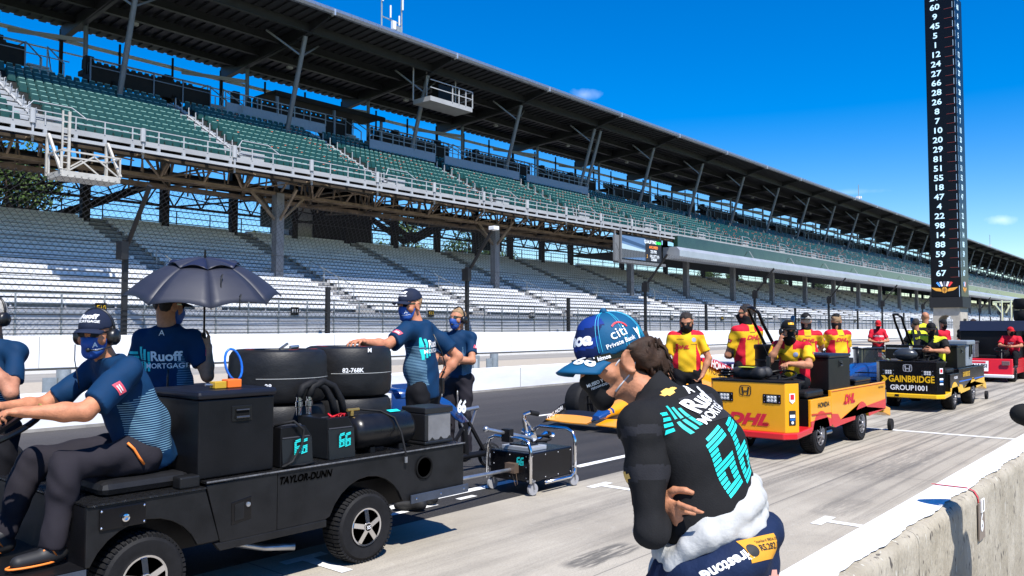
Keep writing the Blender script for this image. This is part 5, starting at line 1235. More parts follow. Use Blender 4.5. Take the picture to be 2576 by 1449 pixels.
t = thing('water_drum', 'short black ribbed drum standing on the yellow cart', 'drum', (X0 + .5, YN + .85, .76)); m = MB(); m.lathe([(.2, 0), (.21, .02), (.2, .04), (.2, .5), (.215, .52), (.215, .56), (.2, .57), (0, .57)], (X0 + .5, YN + .85, .76), n=24); m.build('drum_body', black_paint, t, smooth=40)
for k in (0, 1): m = MB(); m.lathe([(.2, .2 + k * .15), (.208, .21 + k * .15), (.2, .22 + k * .15)], (X0 + .5, YN + .85, .76), n=24); m.build('drum_rib', black_paint, t, smooth=40)
t = thing('hand_truck', 'black tubular hoop frame rising above the yellow cart', 'frame', (X0 + .7, YN + .9, .76)); m = MB()
A = [Vector((X0 + 1.05, YN + .75, .78)), Vector((X0 + .15, YN + .80, 1.62)), Vector((X0 + .02, YN + .8, 1.76)), Vector((X0 + .0, YN + .88, 1.82)), Vector((X0 + .08, YN + .97, 1.82)), Vector((X0 + .25, YN + .99, 1.68)), Vector((X0 + 1.2, YN + .95, .78))]
m.tube(A, .022, 8); m.build('hoop_tube', black_gloss, t, smooth=True)
t = thing('boom_pole', 'black boom pole with a thick tip leaning out over the yellow cart', 'pole', (X0 + 1.0, YN + .8, .8)); m = MB(); m.bar((X0 + .95, YN + .85, .9), (X0 + 3.2, YN + 1.6, 1.68), .035); m.build('pole_bar', black_paint, t); m = MB(); m.cyl((X0 + 2.9, YN + 1.5, 1.575), (X0 + 3.35, YN + 1.65, 1.73), .035); m.build('pole_tip', black_gloss, t, smooth=40)
t = thing('equipment_bag', 'black soft bag with a yellow tag lying on the dash of the yellow cart', 'bag', (X0 - .55, YN + .6, .92))
S_ = Sdf(); S_.cap((X0 - .62, YN + .5, 1.0), (X0 - .5, YN + .86, 1.0), .075, .07, .04); S_.cap((X0 - .45, YN + .5, 1.0), (X0 - .4, YN + .8, .99), .075, .07, .05); S_.cut((0, 0, .924), (0, 0, -1)); 
V_, Q_ = S_.mesh(.012, .008, 40); mb_ = MB(); mb_.v = [tuple(v) for v in V_]; mb_.f = [tuple(q) for q in Q_]; mb_.m = [0] * len(mb_.f); mb_.build('bag_body', M('bag_nylon', (.012, .012, .014), .6, var=.3), t, smooth=True)
m = MB(); m.box(X0 - .68, X0 - .56, YN + .58, YN + .76, 1.068, 1.074); m.build('yellow_tag', M('tag_lime', (.55, .6, .05), .6), t)
def heap(x, y, z, col, label, name, cat):
    t = thing(name, label, cat, (x, y, z)); m = MB(); random.seed(int(x * 100))
    m.tube([(x + .1 * math.cos(k * 1.1) * (1 - k / 26), y + .1 * math.sin(k * 1.1), z + .02 + .006 * k) for k in range(16)], .014, 6); m.build('hose_loop', col, t, smooth=True); return t
heap(X0 - .55, YN + .98, .925, black_gloss, 'coil of black cable on the far end of the yellow cart dash', 'cable_coil', 'cable')
heap(X0 + 1.55, YN + .25, .86, rubber, 'black hose coiled on the low case of the yellow cart', 'hose_coil', 'hose')
t = thing('storage_bin', 'grey plastic bin standing behind the tool case on the yellow cart', 'bin', (X0 + 1.5, YN + .75, .76)); m = MB(); m.box(X0 + 1.3, X0 + 1.75, YN + .62, YN + .98, .76, 1.15); m.build('bin_body', M('bin_grey', (.2, .22, .24), .5, var=.1), t, bevel=.02); m = MB(); m.box(X0 + 1.28, X0 + 1.77, YN + .6, YN + 1.0, 1.15, 1.2); m.build('bin_lid', M('bin_lid', (.15, .17, .19), .5), t, bevel=.015)
t = thing('water_bottle', 'white bottle with a blue cap on the deck of the yellow cart', 'bottle', (X0 + 1.45, YN + .35, .86)); m = MB(); m.lathe([(.05, 0), (.052, .02), (.05, .16), (.02, .2), (.02, .22)], (X0 + 1.47, YN + .3, .846), n=16); m.build('bottle_body', M('bottle_white', (.6, .62, .65), .4), t, smooth=40); m = MB(); m.cyl((X0 + 1.47, YN + .3, 1.066), (X0 + 1.47, YN + .3, 1.1), .025); m.build('bottle_cap', M('cap_blue', (.02, .2, .6), .4), t)
# ---- black and yellow cart
X1, Y1 = 17.4, 3.76
gc = thing('tow_cart', 'black tow cart with yellow trim, a round helmet shape on its dash', 'cart', (X1 + .8, Y1 + .6, 0))
yel2 = M('trim_yellow', (.85, .48, .01), .35, coat=.3)
tow_cart(gc, X1, Y1, 1.2, black_gloss, yel2)
fx = X1 - .865; yc1 = Y1 + .6
h_emblem(FRX(fx, yc1, .80), .16, M('emblem_silver', (.65, .65, .68), .3, .5), gc)
txt('GAINBRIDGE', .115, FRX(fx, yc1 - .06, .59), yel2, gc, bold=.025, sx=.82); shape([[(0, .06), (.06, .06), (.12, 0), (.06, -.06), (0, -.06), (.05, 0)]], FRX(fx, yc1 + .47, .59), yel2, gc, 'arrow_emblem')
txt('GROUP1001', .09, FRX(fx, yc1 - .02, .43), white_ink, gc, bold=.02, sx=.95); txt('GAINBRIDGE', .09, FRY(X1 + .98, Y1 - .006, .63), yel2, gc, bold=.025, sx=.8, shear=.2)
txt('HONDA', .05, FRY(X1 + .1, Y1 - .006, .6), white_ink, gc, bold=.02, sx=1.1)
ch = frame((0, 0, 0), (.16, -.1, 0), (0, 0, 1)); ch.translation = Vector((X1 - .784, Y1 + .044, .76))
shape([rect(0, 0, .075, .1)], ch, white_ink, gc, 'sticker'); shape([rect(0, .0, .05, .06)], ch @ Matrix.Translation((0, 0, .002)), red_ink, gc, 'sticker'); c2 = ch @ Matrix.Translation((0, -.18, 0)); shape([rect(0, .03, .08, .035), rect(0, -.06, .08, .03)], c2, white_ink, gc, 'sticker'); shape([rect(0, -.01, .08, .03)], c2, M('sticker_blue'), gc, 'sticker')
m = MB(); m.prism([(X1 + 2.62, Y1 + .02, .3), (X1 + 2.98, Y1 + .02, .22), (X1 + 2.98, Y1 + .02, .34), (X1 + 2.62, Y1 + .02, .5)], (0, 1.16, 0)); m.build('rear_step', yel2, gc, bevel=.01)
m = MB(); m.lathe([(.03, 0), (.085, 0), (.09, .02), (.09, .05), (.03, .05)], (X1 + 2.99, Y1, .09), (0, 1, 0), 20); m.build('caster_wheel', rubber, gc, smooth=40)
m = MB(); m.box(X1 + .4, X1 + 2.6, Y1 - .004, Y1, .5, .52); m.build('pinstripe', M('line_blue', (.02, .15, .6), .4), gc)
tool_case((X1 + .5, Y1 + .05, .75), .7, .6, .47, 'black tool case on the black and yellow cart behind its driver')
t = thing('gas_bottle', 'round dark pressure bottle lying on the dash of the black and yellow cart', 'bottle', (X1 - .5, Y1 + .8, .92)); m = MB(); m.ball((X1 - .52, Y1 + .72, 1.04), .13, .22, .12, n=20); m.build('bottle_body', M('gas_grey', (.05, .055, .06), .3, .4), t, smooth=True); m = MB(); m.cyl((X1 - .52, Y1 + .62, 1.14), (X1 - .52, Y1 + .62, 1.2), .03); m.build('valve', chrome, t)
t = thing('cooler', 'grey upright cooler with black straps on the back of the black and yellow cart', 'cooler', (X1 + 1.7, Y1 + .3, .76)); m = MB(); m.prism([(X1 + 1.42, Y1 + .08, .76), (X1 + 1.95, Y1 + .08, .76), (X1 + 2.0, Y1 + .06, 1.2), (X1 + 1.38, Y1 + .06, 1.2)], (0, .5, 0)); m.build('cooler_body', M('cooler_grey', (.24, .27, .3), .5, var=.08), t, bevel=.02); m = MB(); m.box(X1 + 1.34, X1 + 2.04, Y1 + .03, Y1 + .6, 1.2, 1.29); m.build('lid', M('cooler_lid', (.2, .23, .26), .5), t, bevel=.02); m = MB(); m.box(X1 + 1.6, X1 + 1.7, Y1 + .045, Y1 + .06, .95, 1.2); m.box(X1 + 1.78, X1 + 1.85, Y1 + .045, Y1 + .06, 1.0, 1.2); m.build('strap', black_paint, t)
t = thing('dash_rack', 'black rack with a silver rail on the black and yellow cart dash', 'rack', (X1 - .2, Y1 + .9, .92)); m = MB(); m.box(X1 - .3, X1 - .1, Y1 + .45, Y1 + 1.15, .95, 1.22); m.build('rack_box', black_gloss, t, bevel=.01); m = MB(); m.box(X1 - .31, X1 - .3, Y1 + .48, Y1 + 1.12, 1.14, 1.165); m.build('rail', steel, t)
t = thing('hand_truck', 'black tubular hoop frame rising above the black and yellow cart', 'frame', (X1 + .6, Y1 + .95, .76)); m = MB(); m.tube([a + Vector((X1 - X0, Y1 - YN + .12, .0)) for a in A], .024, 8); m.build('hoop_tube', black_gloss, t, smooth=True)
t = thing('boom_pole', 'black boom pole leaning out over the black and yellow cart', 'pole', (X1 + 1.0, Y1 + .8, .8)); m = MB(); m.bar((X1 + .95, Y1 + .9, .9), (X1 + 3.4, Y1 + 1.6, 1.72), .04); m.build('pole_bar', black_paint, t); m = MB(); m.cyl((X1 + 3.0, Y1 + 1.49, 1.585), (X1 + 3.5, Y1 + 1.63, 1.755), .04); m.build('pole_tip', black_gloss, t, smooth=40)
# ---- red cart at the right edge
X2, Y2 = 27.2, 4.3
rc = thing('tow_cart', 'low red tow cart with a white team plate and a silver crate', 'cart', (X2 + .6, Y2 + .9, 0)); W2 = 1.75
m = MB(); m.prism([(X2 - .5, Y2, .22), (X2 - .4, Y2, .66), (X2 - .34, Y2, .66), (X2 - .44, Y2, .22)], (0, W2, 0)); fp = m.build('front_panel', red_d, rc, bevel=.02)
m = MB(); m.box(X2 - .58, X2 - .44, Y2 - .03, Y2 + W2 + .03, .13, .22); m.build('bumper', white_paint, rc, bevel=.02)
m = MB(); m.box(X2 - .44, X2 + 2.4, Y2 + .02, Y2 + W2 - .02, .22, .4); m.box(X2 + .5, X2 + 2.4, Y2 + .02, Y2 + W2 - .02, .4, .62); m.build('deck', red_d, rc, bevel=.01)
for xx in (X2 + .05, X2 + 1.7): wheel(rc, (xx, Y2 + .0, .22), .22, .2, 'dark', tread=False); wheel(rc, (xx, Y2 + W2 - .2, .22), .22, .2, 'dark', tread=False)
fr = frame((X2 - .475, Y2 + W2 * .55, .45), (0, -1, 0), (.22, 0, 1)); shape([rect(0, 0, .78, .34)], fr, red_ink, rc, 'plate'); shape([rect(0, 0, .74, .3)], fr @ Matrix.Translation((0, 0, .002)), white_ink, rc, 'plate')
txt('GANASSI', .1, fr @ Matrix.Translation((.05, .0, .004)), black_ink, rc, bold=.03, sx=1.0); txt('RACING', .06, fr @ Matrix.Translation((0, -.1, .004)), red_ink, rc, bold=.02, sx=1.4, sp=1.3); shape([rect(0, .105, .6, .06)], fr @ Matrix.Translation((0, 0, .003)), red_ink, rc, 'plate_band')
for dy in (.16, W2 - .16): m = MB(); m.box(X2 - .5, X2 - .46, Y2 + dy - .1, Y2 + dy + .1, .48, .6); m.build('headlight', M('lamp_dim', (.2, .12, .12), .3), rc, bevel=.01)
m = MB(); m.cyl((X2 - .3, Y2 + .3, .4), (X2 + .05, Y2 + .35, .9), .03); m.tube([(X2 + .05 + .08 * math.cos(t), Y2 + .35 + .18 * math.sin(t), .92 + .06 * math.cos(t)) for t in [2 * math.pi * k / 16 for k in range(17)]], .015, 6); m.build('steering_wheel', black_paint, rc, smooth=40)
m = MB(); m.box(X2 + .45, X2 + .95, Y2 + .05, Y2 + W2 - .05, .62, .74); m.build('seat', black_paint, rc, bevel=.03)
t = thing('metal_crate', 'silver metal crate on the red cart', 'crate', (X2 + .3, Y2 + 1.35, .66)); m = MB(); m.box(X2 - .1, X2 + .42, Y2 + 1.0, Y2 + 1.72, .67, 1.1); m.build('crate_body', M('crate_alu', (.4, .41, .43), .35, .8, var=.15), t, bevel=.01); m = MB(); m.box(X2 - .12, X2 + .44, Y2 + .98, Y2 + 1.74, 1.1, 1.15); m.build('crate_lid', steel, t, bevel=.01)
t = thing('equipment_cabinet', 'tall black cabinet with an open lid behind the red cart driver', 'cabinet', (X2 + 1.2, Y2 + .9, .62)); m = MB(); m.box(X2 + .95, X2 + 1.9, Y2 + .1, Y2 + 1.6, .63, 1.45); m.build('cabinet_body', black_paint, t, bevel=.02); m = MB(); m.prism([(X2 + .9, Y2 - .1, 1.45), (X2 + 1.0, Y2 - .1, 1.75), (X2 + 1.04, Y2 - .1, 1.75), (X2 + .94, Y2 - .1, 1.45)], (0, 1.7, 0)); m.build('open_lid', M('lid_blue', (.012, .016, .035), .4), t)
t = thing('tyre_rack', 'tall black tyre tower with shiny steel frame at the right edge', 'rack', (X2 + 2.6, Y2 + .1, 0)); m = MB()
for zz in (1.75, 2.12): m.lathe([(.15, 0), (.3, 0), (.34, .05), (.34, .28), (.3, .33), (.15, .33)], (X2 + 2.7, Y2 + .1, zz), n=28)
m.build('tyre', rubber, t, smooth=40); m = MB()
for yy in (Y2 + .45, Y2 + .7): m.cyl((X2 + 2.4, yy, .0), (X2 + 2.4, yy, 2.4), .03)
m.bar((X2 + 2.4, Y2 + .4, 2.35), (X2 + 2.4, Y2 + .95, 2.35), .04); m.bar((X2 + 2.4, Y2 + .45, 2.3), (X2 + 2.4, Y2 + .6, 2.0), .04); m.bar((X2 + 2.4, Y2 + .9, 2.3), (X2 + 2.4, Y2 + .7, 2.0), .04); m.build('steel_frame', chrome, t); m = MB(); m.box(X2 + 2.2, X2 + 3.2, Y2 - .4, Y2 + .7, 1.3, 1.72); m.box(X2 + 2.3, X2 + 3.1, Y2 - .3, Y2 + .6, 0, 1.3); m.build('base_cabinet', black_paint, t, bevel=.02)
# ---- open wheel race cars facing -X
def race_car(x, yc, label, body, accent, tail, wing, num=None):
    t = thing('race_car', label, 'race car', (x + 2.4, yc, 0)); m = MB()
    def loft(secs, mat, name, par=t, n=14):
        m = MB(); vs = []; fs = []
        for (sx_, w, z0, z1, p) in secs:
            for k in range(n):
                a = 2 * math.pi * k / n; c_, s_ = math.cos(a), math.sin(a); e = p
                vs.append((x + sx_, yc + w * (abs(c_) ** e) * (1 if c_ > 0 else -1), (z0 + z1) / 2 + (z1 - z0) / 2 * (abs(s_) ** e) * (1 if s_ > 0 else -1)))
        for i in range(len(secs) - 1):
            for k in range(n): fs.append((i * n + k, i * n + (k + 1) % n, (i + 1) * n + (k + 1) % n, (i + 1) * n + k))
        fs += [tuple(range(n - 1, -1, -1)), tuple(range((len(secs) - 1) * n, len(secs) * n))]
        m.add(vs, fs); return m.build(name, mat, par, smooth=50)
    loft([(0.05, .09, .17, .25, .7), (.25, .13, .18, .33, .7), (.8, .17, .2, .46, .7), (1.4, .24, .18, .6, .7), (1.75, .27, .12, .62, .7)], body, 'nose_cone')
    loft([(0.0, .07, .165, .23, .8), (.06, .095, .168, .262, .7), (.3, .137, .2, .345, .7)], accent, 'nose_tip')
    loft([(1.7, .3, .1, .62, .6), (2.2, .36, .08, .66, .6), (2.8, .38, .08, .7, .6), (3.4, .34, .08, .6, .6)], body, 'tub')
    loft([(2.75, .2, .4, 1.02, .7), (3.1, .2, .4, 1.0, .7), (3.7, .16, .3, .82, .7), (4.4, .1, .28, .62, .7), (4.75, .06, .3, .5, .8)], tail, 'engine_cover')
    for sg in (1, -1):
        m = MB(); m.prism([(x + 2.2, yc + sg * .34, .1), (x + 2.3, yc + sg * .85, .1), (x + 3.6, yc + sg * .8, .1), (x + 4.2, yc + sg * .3, .1)], (0, 0, .38)); m.build('sidepod', accent if sg > 0 else body, t, bevel=.06)
        for wx, w_, r_ in ((.95, .28, .32), (4.0, .36, .34)):
            yy = yc + sg * (.98 if wx < 2 else .97); m = MB(); w2 = w_ / 2; q = MB()
            q.lathe([(r_ * .6, -w2), (r_ * .9, -w2), (r_ * .98, -w2 * .8), (r_, -w2 * .5), (r_, w2 * .5), (r_ * .98, w2 * .8), (r_ * .9, w2), (r_ * .6, w2)], (x + wx, yy - sg * w2 * .3, r_), (0, 1, 0), 32)
            W = q.build('wheel', rubber, t, smooth=40); q = MB(); q.lathe([(r_ * .6, -w2 + .01), (r_ * .5, -w2 + .05), (.0, -w2 + .03)], (x + wx, yy - sg * w2 * .3, r_), (0, 1, 0), 24); q.lathe([(r_ * .6, w2 - .01), (r_ * .5, w2 - .05), (.0, w2 - .03)], (x + wx, yy - sg * w2 * .3, r_), (0, 1, 0), 24); q.build('rim', M('rim_dark', (.03, .03, .032), .35, .6), W, smooth=40)
            q = MB()
            for dx in (-.15, .15):
                for dz in (.0, .12): q.bar((x + wx + dx, yc + sg * .22, .3 + dz), (x + wx, yy, .3 + dz), .03, .02)
            q.build('wishbones', black_paint, t)
        m = MB(); m.prism([(x - .1, yc + sg * .93, .07), (x + .42, yc + sg * .93, .1), (x + .5, yc + sg * .93, .34), (x + .36, yc + sg * .93, .3)], (0, sg * .02, 0)); ep = m.build('wing_endplate', black_paint, t)
        if body is CAR_OR and sg > 0: txt('DMG MORI', .06, frame((x + .2, yc + .92, .2), (1, 0, .35), (0, 0, 1)), white_ink, t, bold=.02)
        m = MB()
        for (xa, za, ch_, mt) in ((-.12, .1, .3, 0), (.16, .15, .22, 1)):
            n = 8; vs = []; fs = []
            for k in range(n + 1):
                f = k / n; yy = yc + sg * (.08 + .86 * f); dzz = .05 * math.sin(math.pi * f) * (1 if mt else .8); xo = .1 * f
                vs += [(x + xa + xo, yy, za + .02 - dzz * .3), (x + xa + ch_ + xo * .5, yy, za + .075 + dzz * .4), (x + xa + ch_ + xo * .5, yy, za + .06 + dzz * .4), (x + xa + xo, yy, za + .005 - dzz * .3)]
                if k: a = 4 * (k - 1); fs += [(a, a + 4, a + 5, a + 1), (a + 1, a + 5, a + 6, a + 2), (a + 2, a + 6, a + 7, a + 3), (a + 3, a + 7, a + 4, a)]
            m.add(vs, fs, mt)
        m.build('front_wing', [wing, M('carbon', (.012, .012, .013), .35)], t, smooth=40)
    m = MB(); n = 12; pts = [(x + 1.65 + .85 * (1 - math.cos(a)) / 1.0 * .55 + .0, yc + .33 * math.sin(a * 1) * (1 if True else 0), .0) for a in [0]]
    P = [(x + 2.75 - .95 * math.cos(a), yc + .32 * math.sin(a), 1.0) for a in [-math.pi / 2 + math.pi * k / n for k in range(n + 1)]]
    m.tube(P, .028, 8); m.tube([(x + 1.8, yc, 1.0), (x + 1.72, yc, .62)], .022, 8); m.build('screen_frame', M('carbon'), t, smooth=True)
    m = MB(); vs = []; fs = []
    for k, p in enumerate(P): vs += [p, (p[0] - .02, yc + (p[1] - yc) * .95, .6)]; 
    for k in range(n): a = 2 * k; fs.append((a, a + 2, a + 3, a + 1))
    m.add(vs, fs); m.build('windscreen', M('smoke_screen', (.02, .025, .03), .08, spec=.8), t, smooth=True)
    m = MB(); m.box(x + 4.35, x + 4.72, yc - .5, yc + .5, .86, .89); m.box(x + 4.3, x + 4.8, yc - .52, yc - .5, .66, .96); m.box(x + 4.3, x + 4.8, yc + .5, yc + .52, .66, .96); m.box(x + 4.45, x + 4.55, yc - .03, yc + .03, .4, .86); m.build('rear_wing', accent, t)
    return t
CAR_OR = M('car_orange', (.85, .33, .005), .25, coat=.6); car_blue = M('car_blue', (.008, .05, .2), .25, coat=.6); car_red = M('car_red', (.6, .012, .02), .25, coat=.6); car_yel = M('car_yellow', (.8, .42, .005), .25, coat=.6)
c1 = race_car(10.3, 7.1, 'orange and blue open wheel race car with yellow engine cover behind the leaning driver', CAR_OR, car_blue, car_yel, CAR_OR)
m = MB(); m.prism([(13.45, 6.88, .9), (14.2, 6.93, .75), (15.0, 7.0, .55), (15.0, 7.0, .72), (14.0, 6.93, .96), (13.5, 6.88, 1.02)], (0, .3, 0)); m.build('red_cowl', car_red, c1, bevel=.03); txt('HONDA', .13, frame((14.0, 6.885, .82), (1, .06, -.24), (0, 0, 1)), white_ink, c1, bold=.03, sx=1.2); txt('SHARP', .07, frame((11.5, 6.85, .36), (1, -.14, .1), (0, 0, 1)), red_ink, c1, bold=.02)
c2_ = race_car(20.6, 7.1, 'dark blue and yellow open wheel race car beyond the yellow cart', car_blue, car_yel, M('car_navy', (.006, .012, .04), .25, coat=.6), car_yel); txt('GAINBRIDGE', .26, frame((23.2, 6.2, .55), (1, 0, 0), (0, 0, 1)), yel2, c2_, bold=.03)
c3 = race_car(1.55, 7.15, 'dark blue race car mostly hidden behind the black utility cart and its tyres', M('car_navy'), car_blue, car_blue, car_blue)
# ---- blue bodywork on a two wheeled trolley
tr = thing('bodywork_trolley', 'two wheeled trolley jack with steel handle behind the black utility cart', 'trolley', (6.3, 5.75, 0))
bp = pz(1222, 1148); bq = pz(1165, 1143)
ox, oy = 6.95, 6.3
def T_(x, y, Z): return py(x, y, Z)
wc = T_(1221, 1119, 6.25); ax0 = T_(1160, 1120, 6.25)
for xx, yy, w_ in ((wc.x, 6.2, 1), (wc.x - .75, 6.2, 0)):
    m = MB(); m.lathe([(.07, 0), (.115, 0), (.135, .012), (.14, .03), (.135, .055), (.07, .06)], (xx, yy - .03, .14), (.45, 1, 0), 28); W = m.build('wheel', rubber, tr, smooth=40); m = MB(); m.lathe([(.112, .0), (.1, .012), (.03, .02), (.025, -.01), (0, -.01)], (xx, yy - .03, .14), (.45, 1, 0), 24); m.build('rim', steel, W, smooth=40)
m = MB(); mx_ = wc.x - .36
m.cyl((wc.x - .75, 6.2, .17), (wc.x, 6.2, .17), .035); m.cyl((mx_, 6.2, .17), (mx_ - .03, 6.22, .62), .035); m.bar((mx_ + .02, 6.2, .55), (wc.x - .08, 6.2, .2), .03); m.bar((mx_, 6.2, .55), (mx_ - .3, 6.2, .2), .03)
m.build('frame_tube', black_paint, tr, smooth=40); m = MB(); m.cyl((mx_ - .2, 6.2, .66), (mx_ + .18, 6.2, .68), .022); m.bar((mx_ - .17, 6.2, .65), (mx_, 6.2, .4), .02); m.bar((mx_ + .15, 6.2, .66), (mx_ + .02, 6.2, .4), .02); m.build('handle', steel, tr, smooth=40)
bw = thing('wing_bodywork', 'curved dark blue car bodywork with white number 66 beside the trolley', 'bodywork', (5.9, 5.85, .5)); m = MB()
P = [T_(x, y, 5.9) for x, y in ((985, 983), (1040, 985), (1095, 993), (1130, 1012), (1158, 1040), (1178, 1062))]; Q = [T_(x, y, 5.9) for x, y in ((985, 1003), (1040, 1000), (1085, 1008), (1105, 1022), (1125, 1047), (1142, 1064))]
Q[3:] = [T_(x, y, 5.9) for x, y in ((1112, 1030), (1132, 1052), (1150, 1064))]; vs = []; fs = []
for a, b in zip(P, Q): vs += [a, Vector((b.x, 5.84, b.z)), Vector((a.x, 6.4, a.z + .02))]
for k in range(len(P) - 1): a = 3 * k; fs += [(a, a + 3, a + 4, a + 1), (a, a + 2, a + 5, a + 3)]
m.add(vs, fs); o = m.build('panel', car_blue, bw, smooth=50); sm = o.modifiers.new('thick', 'SOLIDIFY'); sm.thickness = .012
txt('66', .115, frame(T_(1162, 1024, 5.8), (1, 0, -.12), (0, 0, 1)), white_ink, bw, bold=.05, sx=.75)
m = MB(); e = Q[-1]; m.bar((e.x - .1, 5.9, e.z), (e.x - .15, 6.15, .3), .04); m.bar((P[0].x + .1, 6.2, .2), (P[0].x + .1, 6.2, P[0].z), .05); m.bar((e.x - .1, 6.2, .2), (P[0].x, 6.2, .2), .05); m.bar((P[0].x + .1, 6.2, .2), (P[0].x + .1, 6.2, 0), .05); m.build('support', black_paint, bw)
# ---- black utility cart in the foreground
BX, BY, BW = 2.11, 4.33, 1.27
bc = thing('tow_cart', 'matt black utility cart with chrome wheels loaded with tyres in the foreground', 'cart', (3.2, 4.95, 0))
panelb = M('cart_panel', (.008, .008, .0085), .47, var=.45, scale=5, bump=.08, bscale=200, spec=.3)
for side in (0, 1):
    yy = BY if side == 0 else BY + BW - .03
    m = MB(); side_panel(m, [(1.80, .66), (1.80, .36)] + arch(2.11, .235, .315, .36) + [(2.53, .36), (2.44, .662)], yy, .03); m.build('seat_box_panel', panelb, bc, bevel=.004)
    m = MB(); side_panel(m, [(2.445, .68), (2.535, .345), (2.905, .345), (2.905, .69)], yy - .003 if side == 0 else yy, .03); dr = m.build('side_door', panelb, bc, bevel=.004)
    m = MB(); side_panel(m, [(2.91, .69), (2.91, .345), (3.26, .345)] + arch(3.61, .235, .335, .36) + [(4.0, .345), (4.53, .345), (4.53, .685)], yy, .03); rp = m.build('rear_side_panel', panelb, bc, bevel=.004)
    m = MB(); m.prism([(2.5, yy - .004, .345), (2.535, yy - .004, .30), (3.27, yy - .004, .30), (3.27, yy - .004, .345)], (0, .04, 0)); m.build('sill', panelb, bc, bevel=.004)
    if side == 0:
        m = MB(); m.prism([(2.6, BY - .006, .43), (2.73, BY - .006, .45), (2.73, BY - .006, .58), (2.6, BY - .006, .56)], (0, .006, 0)); hp_ = m.build('latch_plate', black_gloss, dr, bevel=.006); m = MB(); m.prism([(2.62, BY - .009, .45), (2.68, BY - .009, .458), (2.68, BY - .009, .555), (2.62, BY - .009, .545)], (0, .003, 0)); m.build('paddle', panelb, hp_, bevel=.004)
        m = MB(); m.lathe([(.014, 0), (.014, -.008), (.0, -.01)], (2.705, BY - .006, .535), (0, 1, 0), 14); m.build('lock', steel, hp_)
        m = MB(); m.box(1.86, 2.1, BY - .012, BY - .0, .535, .645); kp = m.build('key_panel', black_gloss, bc, bevel=.004); m = MB(); m.lathe([(.02, 0), (.02, -.018), (.012, -.02), (.012, -.008), (0, -.008)], (1.985, BY - .012, .585), (0, 1, 0), 16); m.build('key_switch', chrome, kp, smooth=40)
        m = MB()
        for a in (1.87, 2.09):
            for b in (.548, .632): m.lathe([(.006, 0), (0, -.005)], (a, BY - .012, b), (0, 1, 0), 8)
        m.build('rivets', chrome, kp, kind='stuff')
        m = MB(); m.lathe([(.075, .0), (.082, -.01), (.075, -.014), (.068, -.01), (.068, .012), (0, .013)], (4.12, BY - .0, .565), (0, 1, 0), 28); m.build('round_port', M('port_black', (.003, .003, .003), .8), rp)
        txt('TAYLOR-DUNN', .042, FRY(3.11, BY - .005, .635), M('letter_black', (.001, .001, .001), .9, spec=.0), rp, bold=.035, shear=.25, sx=.9)
m = MB(); m.box(1.8, 4.53, BY + .03, BY + BW - .03, .60, .655); m.box(1.8, 1.83, BY + .02, BY + BW - .02, .36, .6); m.box(1.83, 4.5, BY + .2, BY + BW - .2, .3, .5); m.box(4.5, 4.535, BY + .02, BY + BW - .02, .345, .68); m.box(.3, 1.8, BY - .01, BY + BW, .33, .36); m.build('chassis', black_paint, bc)
m = MB(); m.box(2.44, 4.53, BY - .012, BY + BW, .688, .70); m.box(1.80, 2.44, BY - .01, BY + BW, .662, .672); dk = m.build('deck_plate', M('tread_plate', (.02, .02, .021), .28, .5, var=.4, scale=40, bump=.6, bscale=90), bc)
m = MB(); m.box(2.44, 4.535, BY - .014, BY - .012, .694, .702); m.build('deck_edge', M('edge_worn', (.2, .2, .21), .4, .5, var=.5, scale=20), bc)
m = MB(); m.box(3.98, 4.56, BY - .025, BY - .01, .33, .39); m.build('bumper_strip', M('bumper_steel', (.09, .11, .15), .4, .7, var=.2), bc, bevel=.003)
m = MB()
for k in range(3): m.lathe([(.007, 0), (0, -.004)], (4.03 + .24 * k, BY - .025, .36), (0, 1, 0), 10)
m.build('bumper_bolts', chrome, bc, kind='stuff')
wheel(bc, (2.11, BY + .01, .235), .235, .2, 'chrome', .52, cap='SS'); wheel(bc, (3.61, BY + .01, .235), .235, .2, 'chrome', .52, cap='SS'); wheel(bc, (2.11, BY + BW - .22, .235), .235, .2, 'chrome', .52); wheel(bc, (3.61, BY + BW - .22, .235), .235, .2, 'chrome', .52)
m = MB(); m.cyl((2.11, BY + .15, .235), (2.11, BY + 1.1, .235), .04); m.cyl((3.61, BY + .15, .235), (3.61, BY + 1.1, .235), .06); m.build('axles', black_paint, bc); m = MB(); m.tube([(2.7, BY + .3, .27), (2.95, BY + .2, .2), (3.12, BY + .12, .185)], .022, 8); m.build('exhaust_pipe', steel, bc, smooth=True)
m = MB(); m.box(1.92, 2.42, BY + .12, BY + BW - .06, .672, .75); m.build('seat', M('seat_vinyl', (.008, .008, .009), .5, var=.2, spec=.3), bc, bevel=.04)
m = MB(); m.box(2.3, 2.42, BY + .02, BY + .11, .672, .74); m.build('seat_edge', panelb, bc, bevel=.01)
st0 = py(70, 1100, 4.75); st1 = py(35, 1240, 4.75)
m = MB(); hubp = Vector((1.50, 4.72, 1.02)); ft_ = Vector((1.28, 4.72, .62)); m.cyl(hubp, ft_, .03, n=12); m.build('steering_column', M('column_paint', (.02, .022, .028), .3, .3), bc, smooth=40)
m = MB(); m.prism([(1.20, 4.66, .36), (1.38, 4.66, .36), (1.36, 4.66, .66), (1.22, 4.66, .68)], (0, .12, 0)); m.build('column_box', panelb, bc, bevel=.01)
m = MB(); ring = []
for k in range(25):
    t = 2 * math.pi * k / 24; ring.append(hubp + Vector((.2 * math.cos(t), .2 * math.sin(t), .012 + .09 * math.cos(t))))
m.tube(ring, .016, 8)
for a in (.5, 2.6, 4.7): m.bar(hubp, hubp + Vector((.19 * math.cos(a), .19 * math.sin(a), .01 + .085 * math.cos(a))), .02)
m.build('steering_wheel', black_gloss, bc, smooth=40)
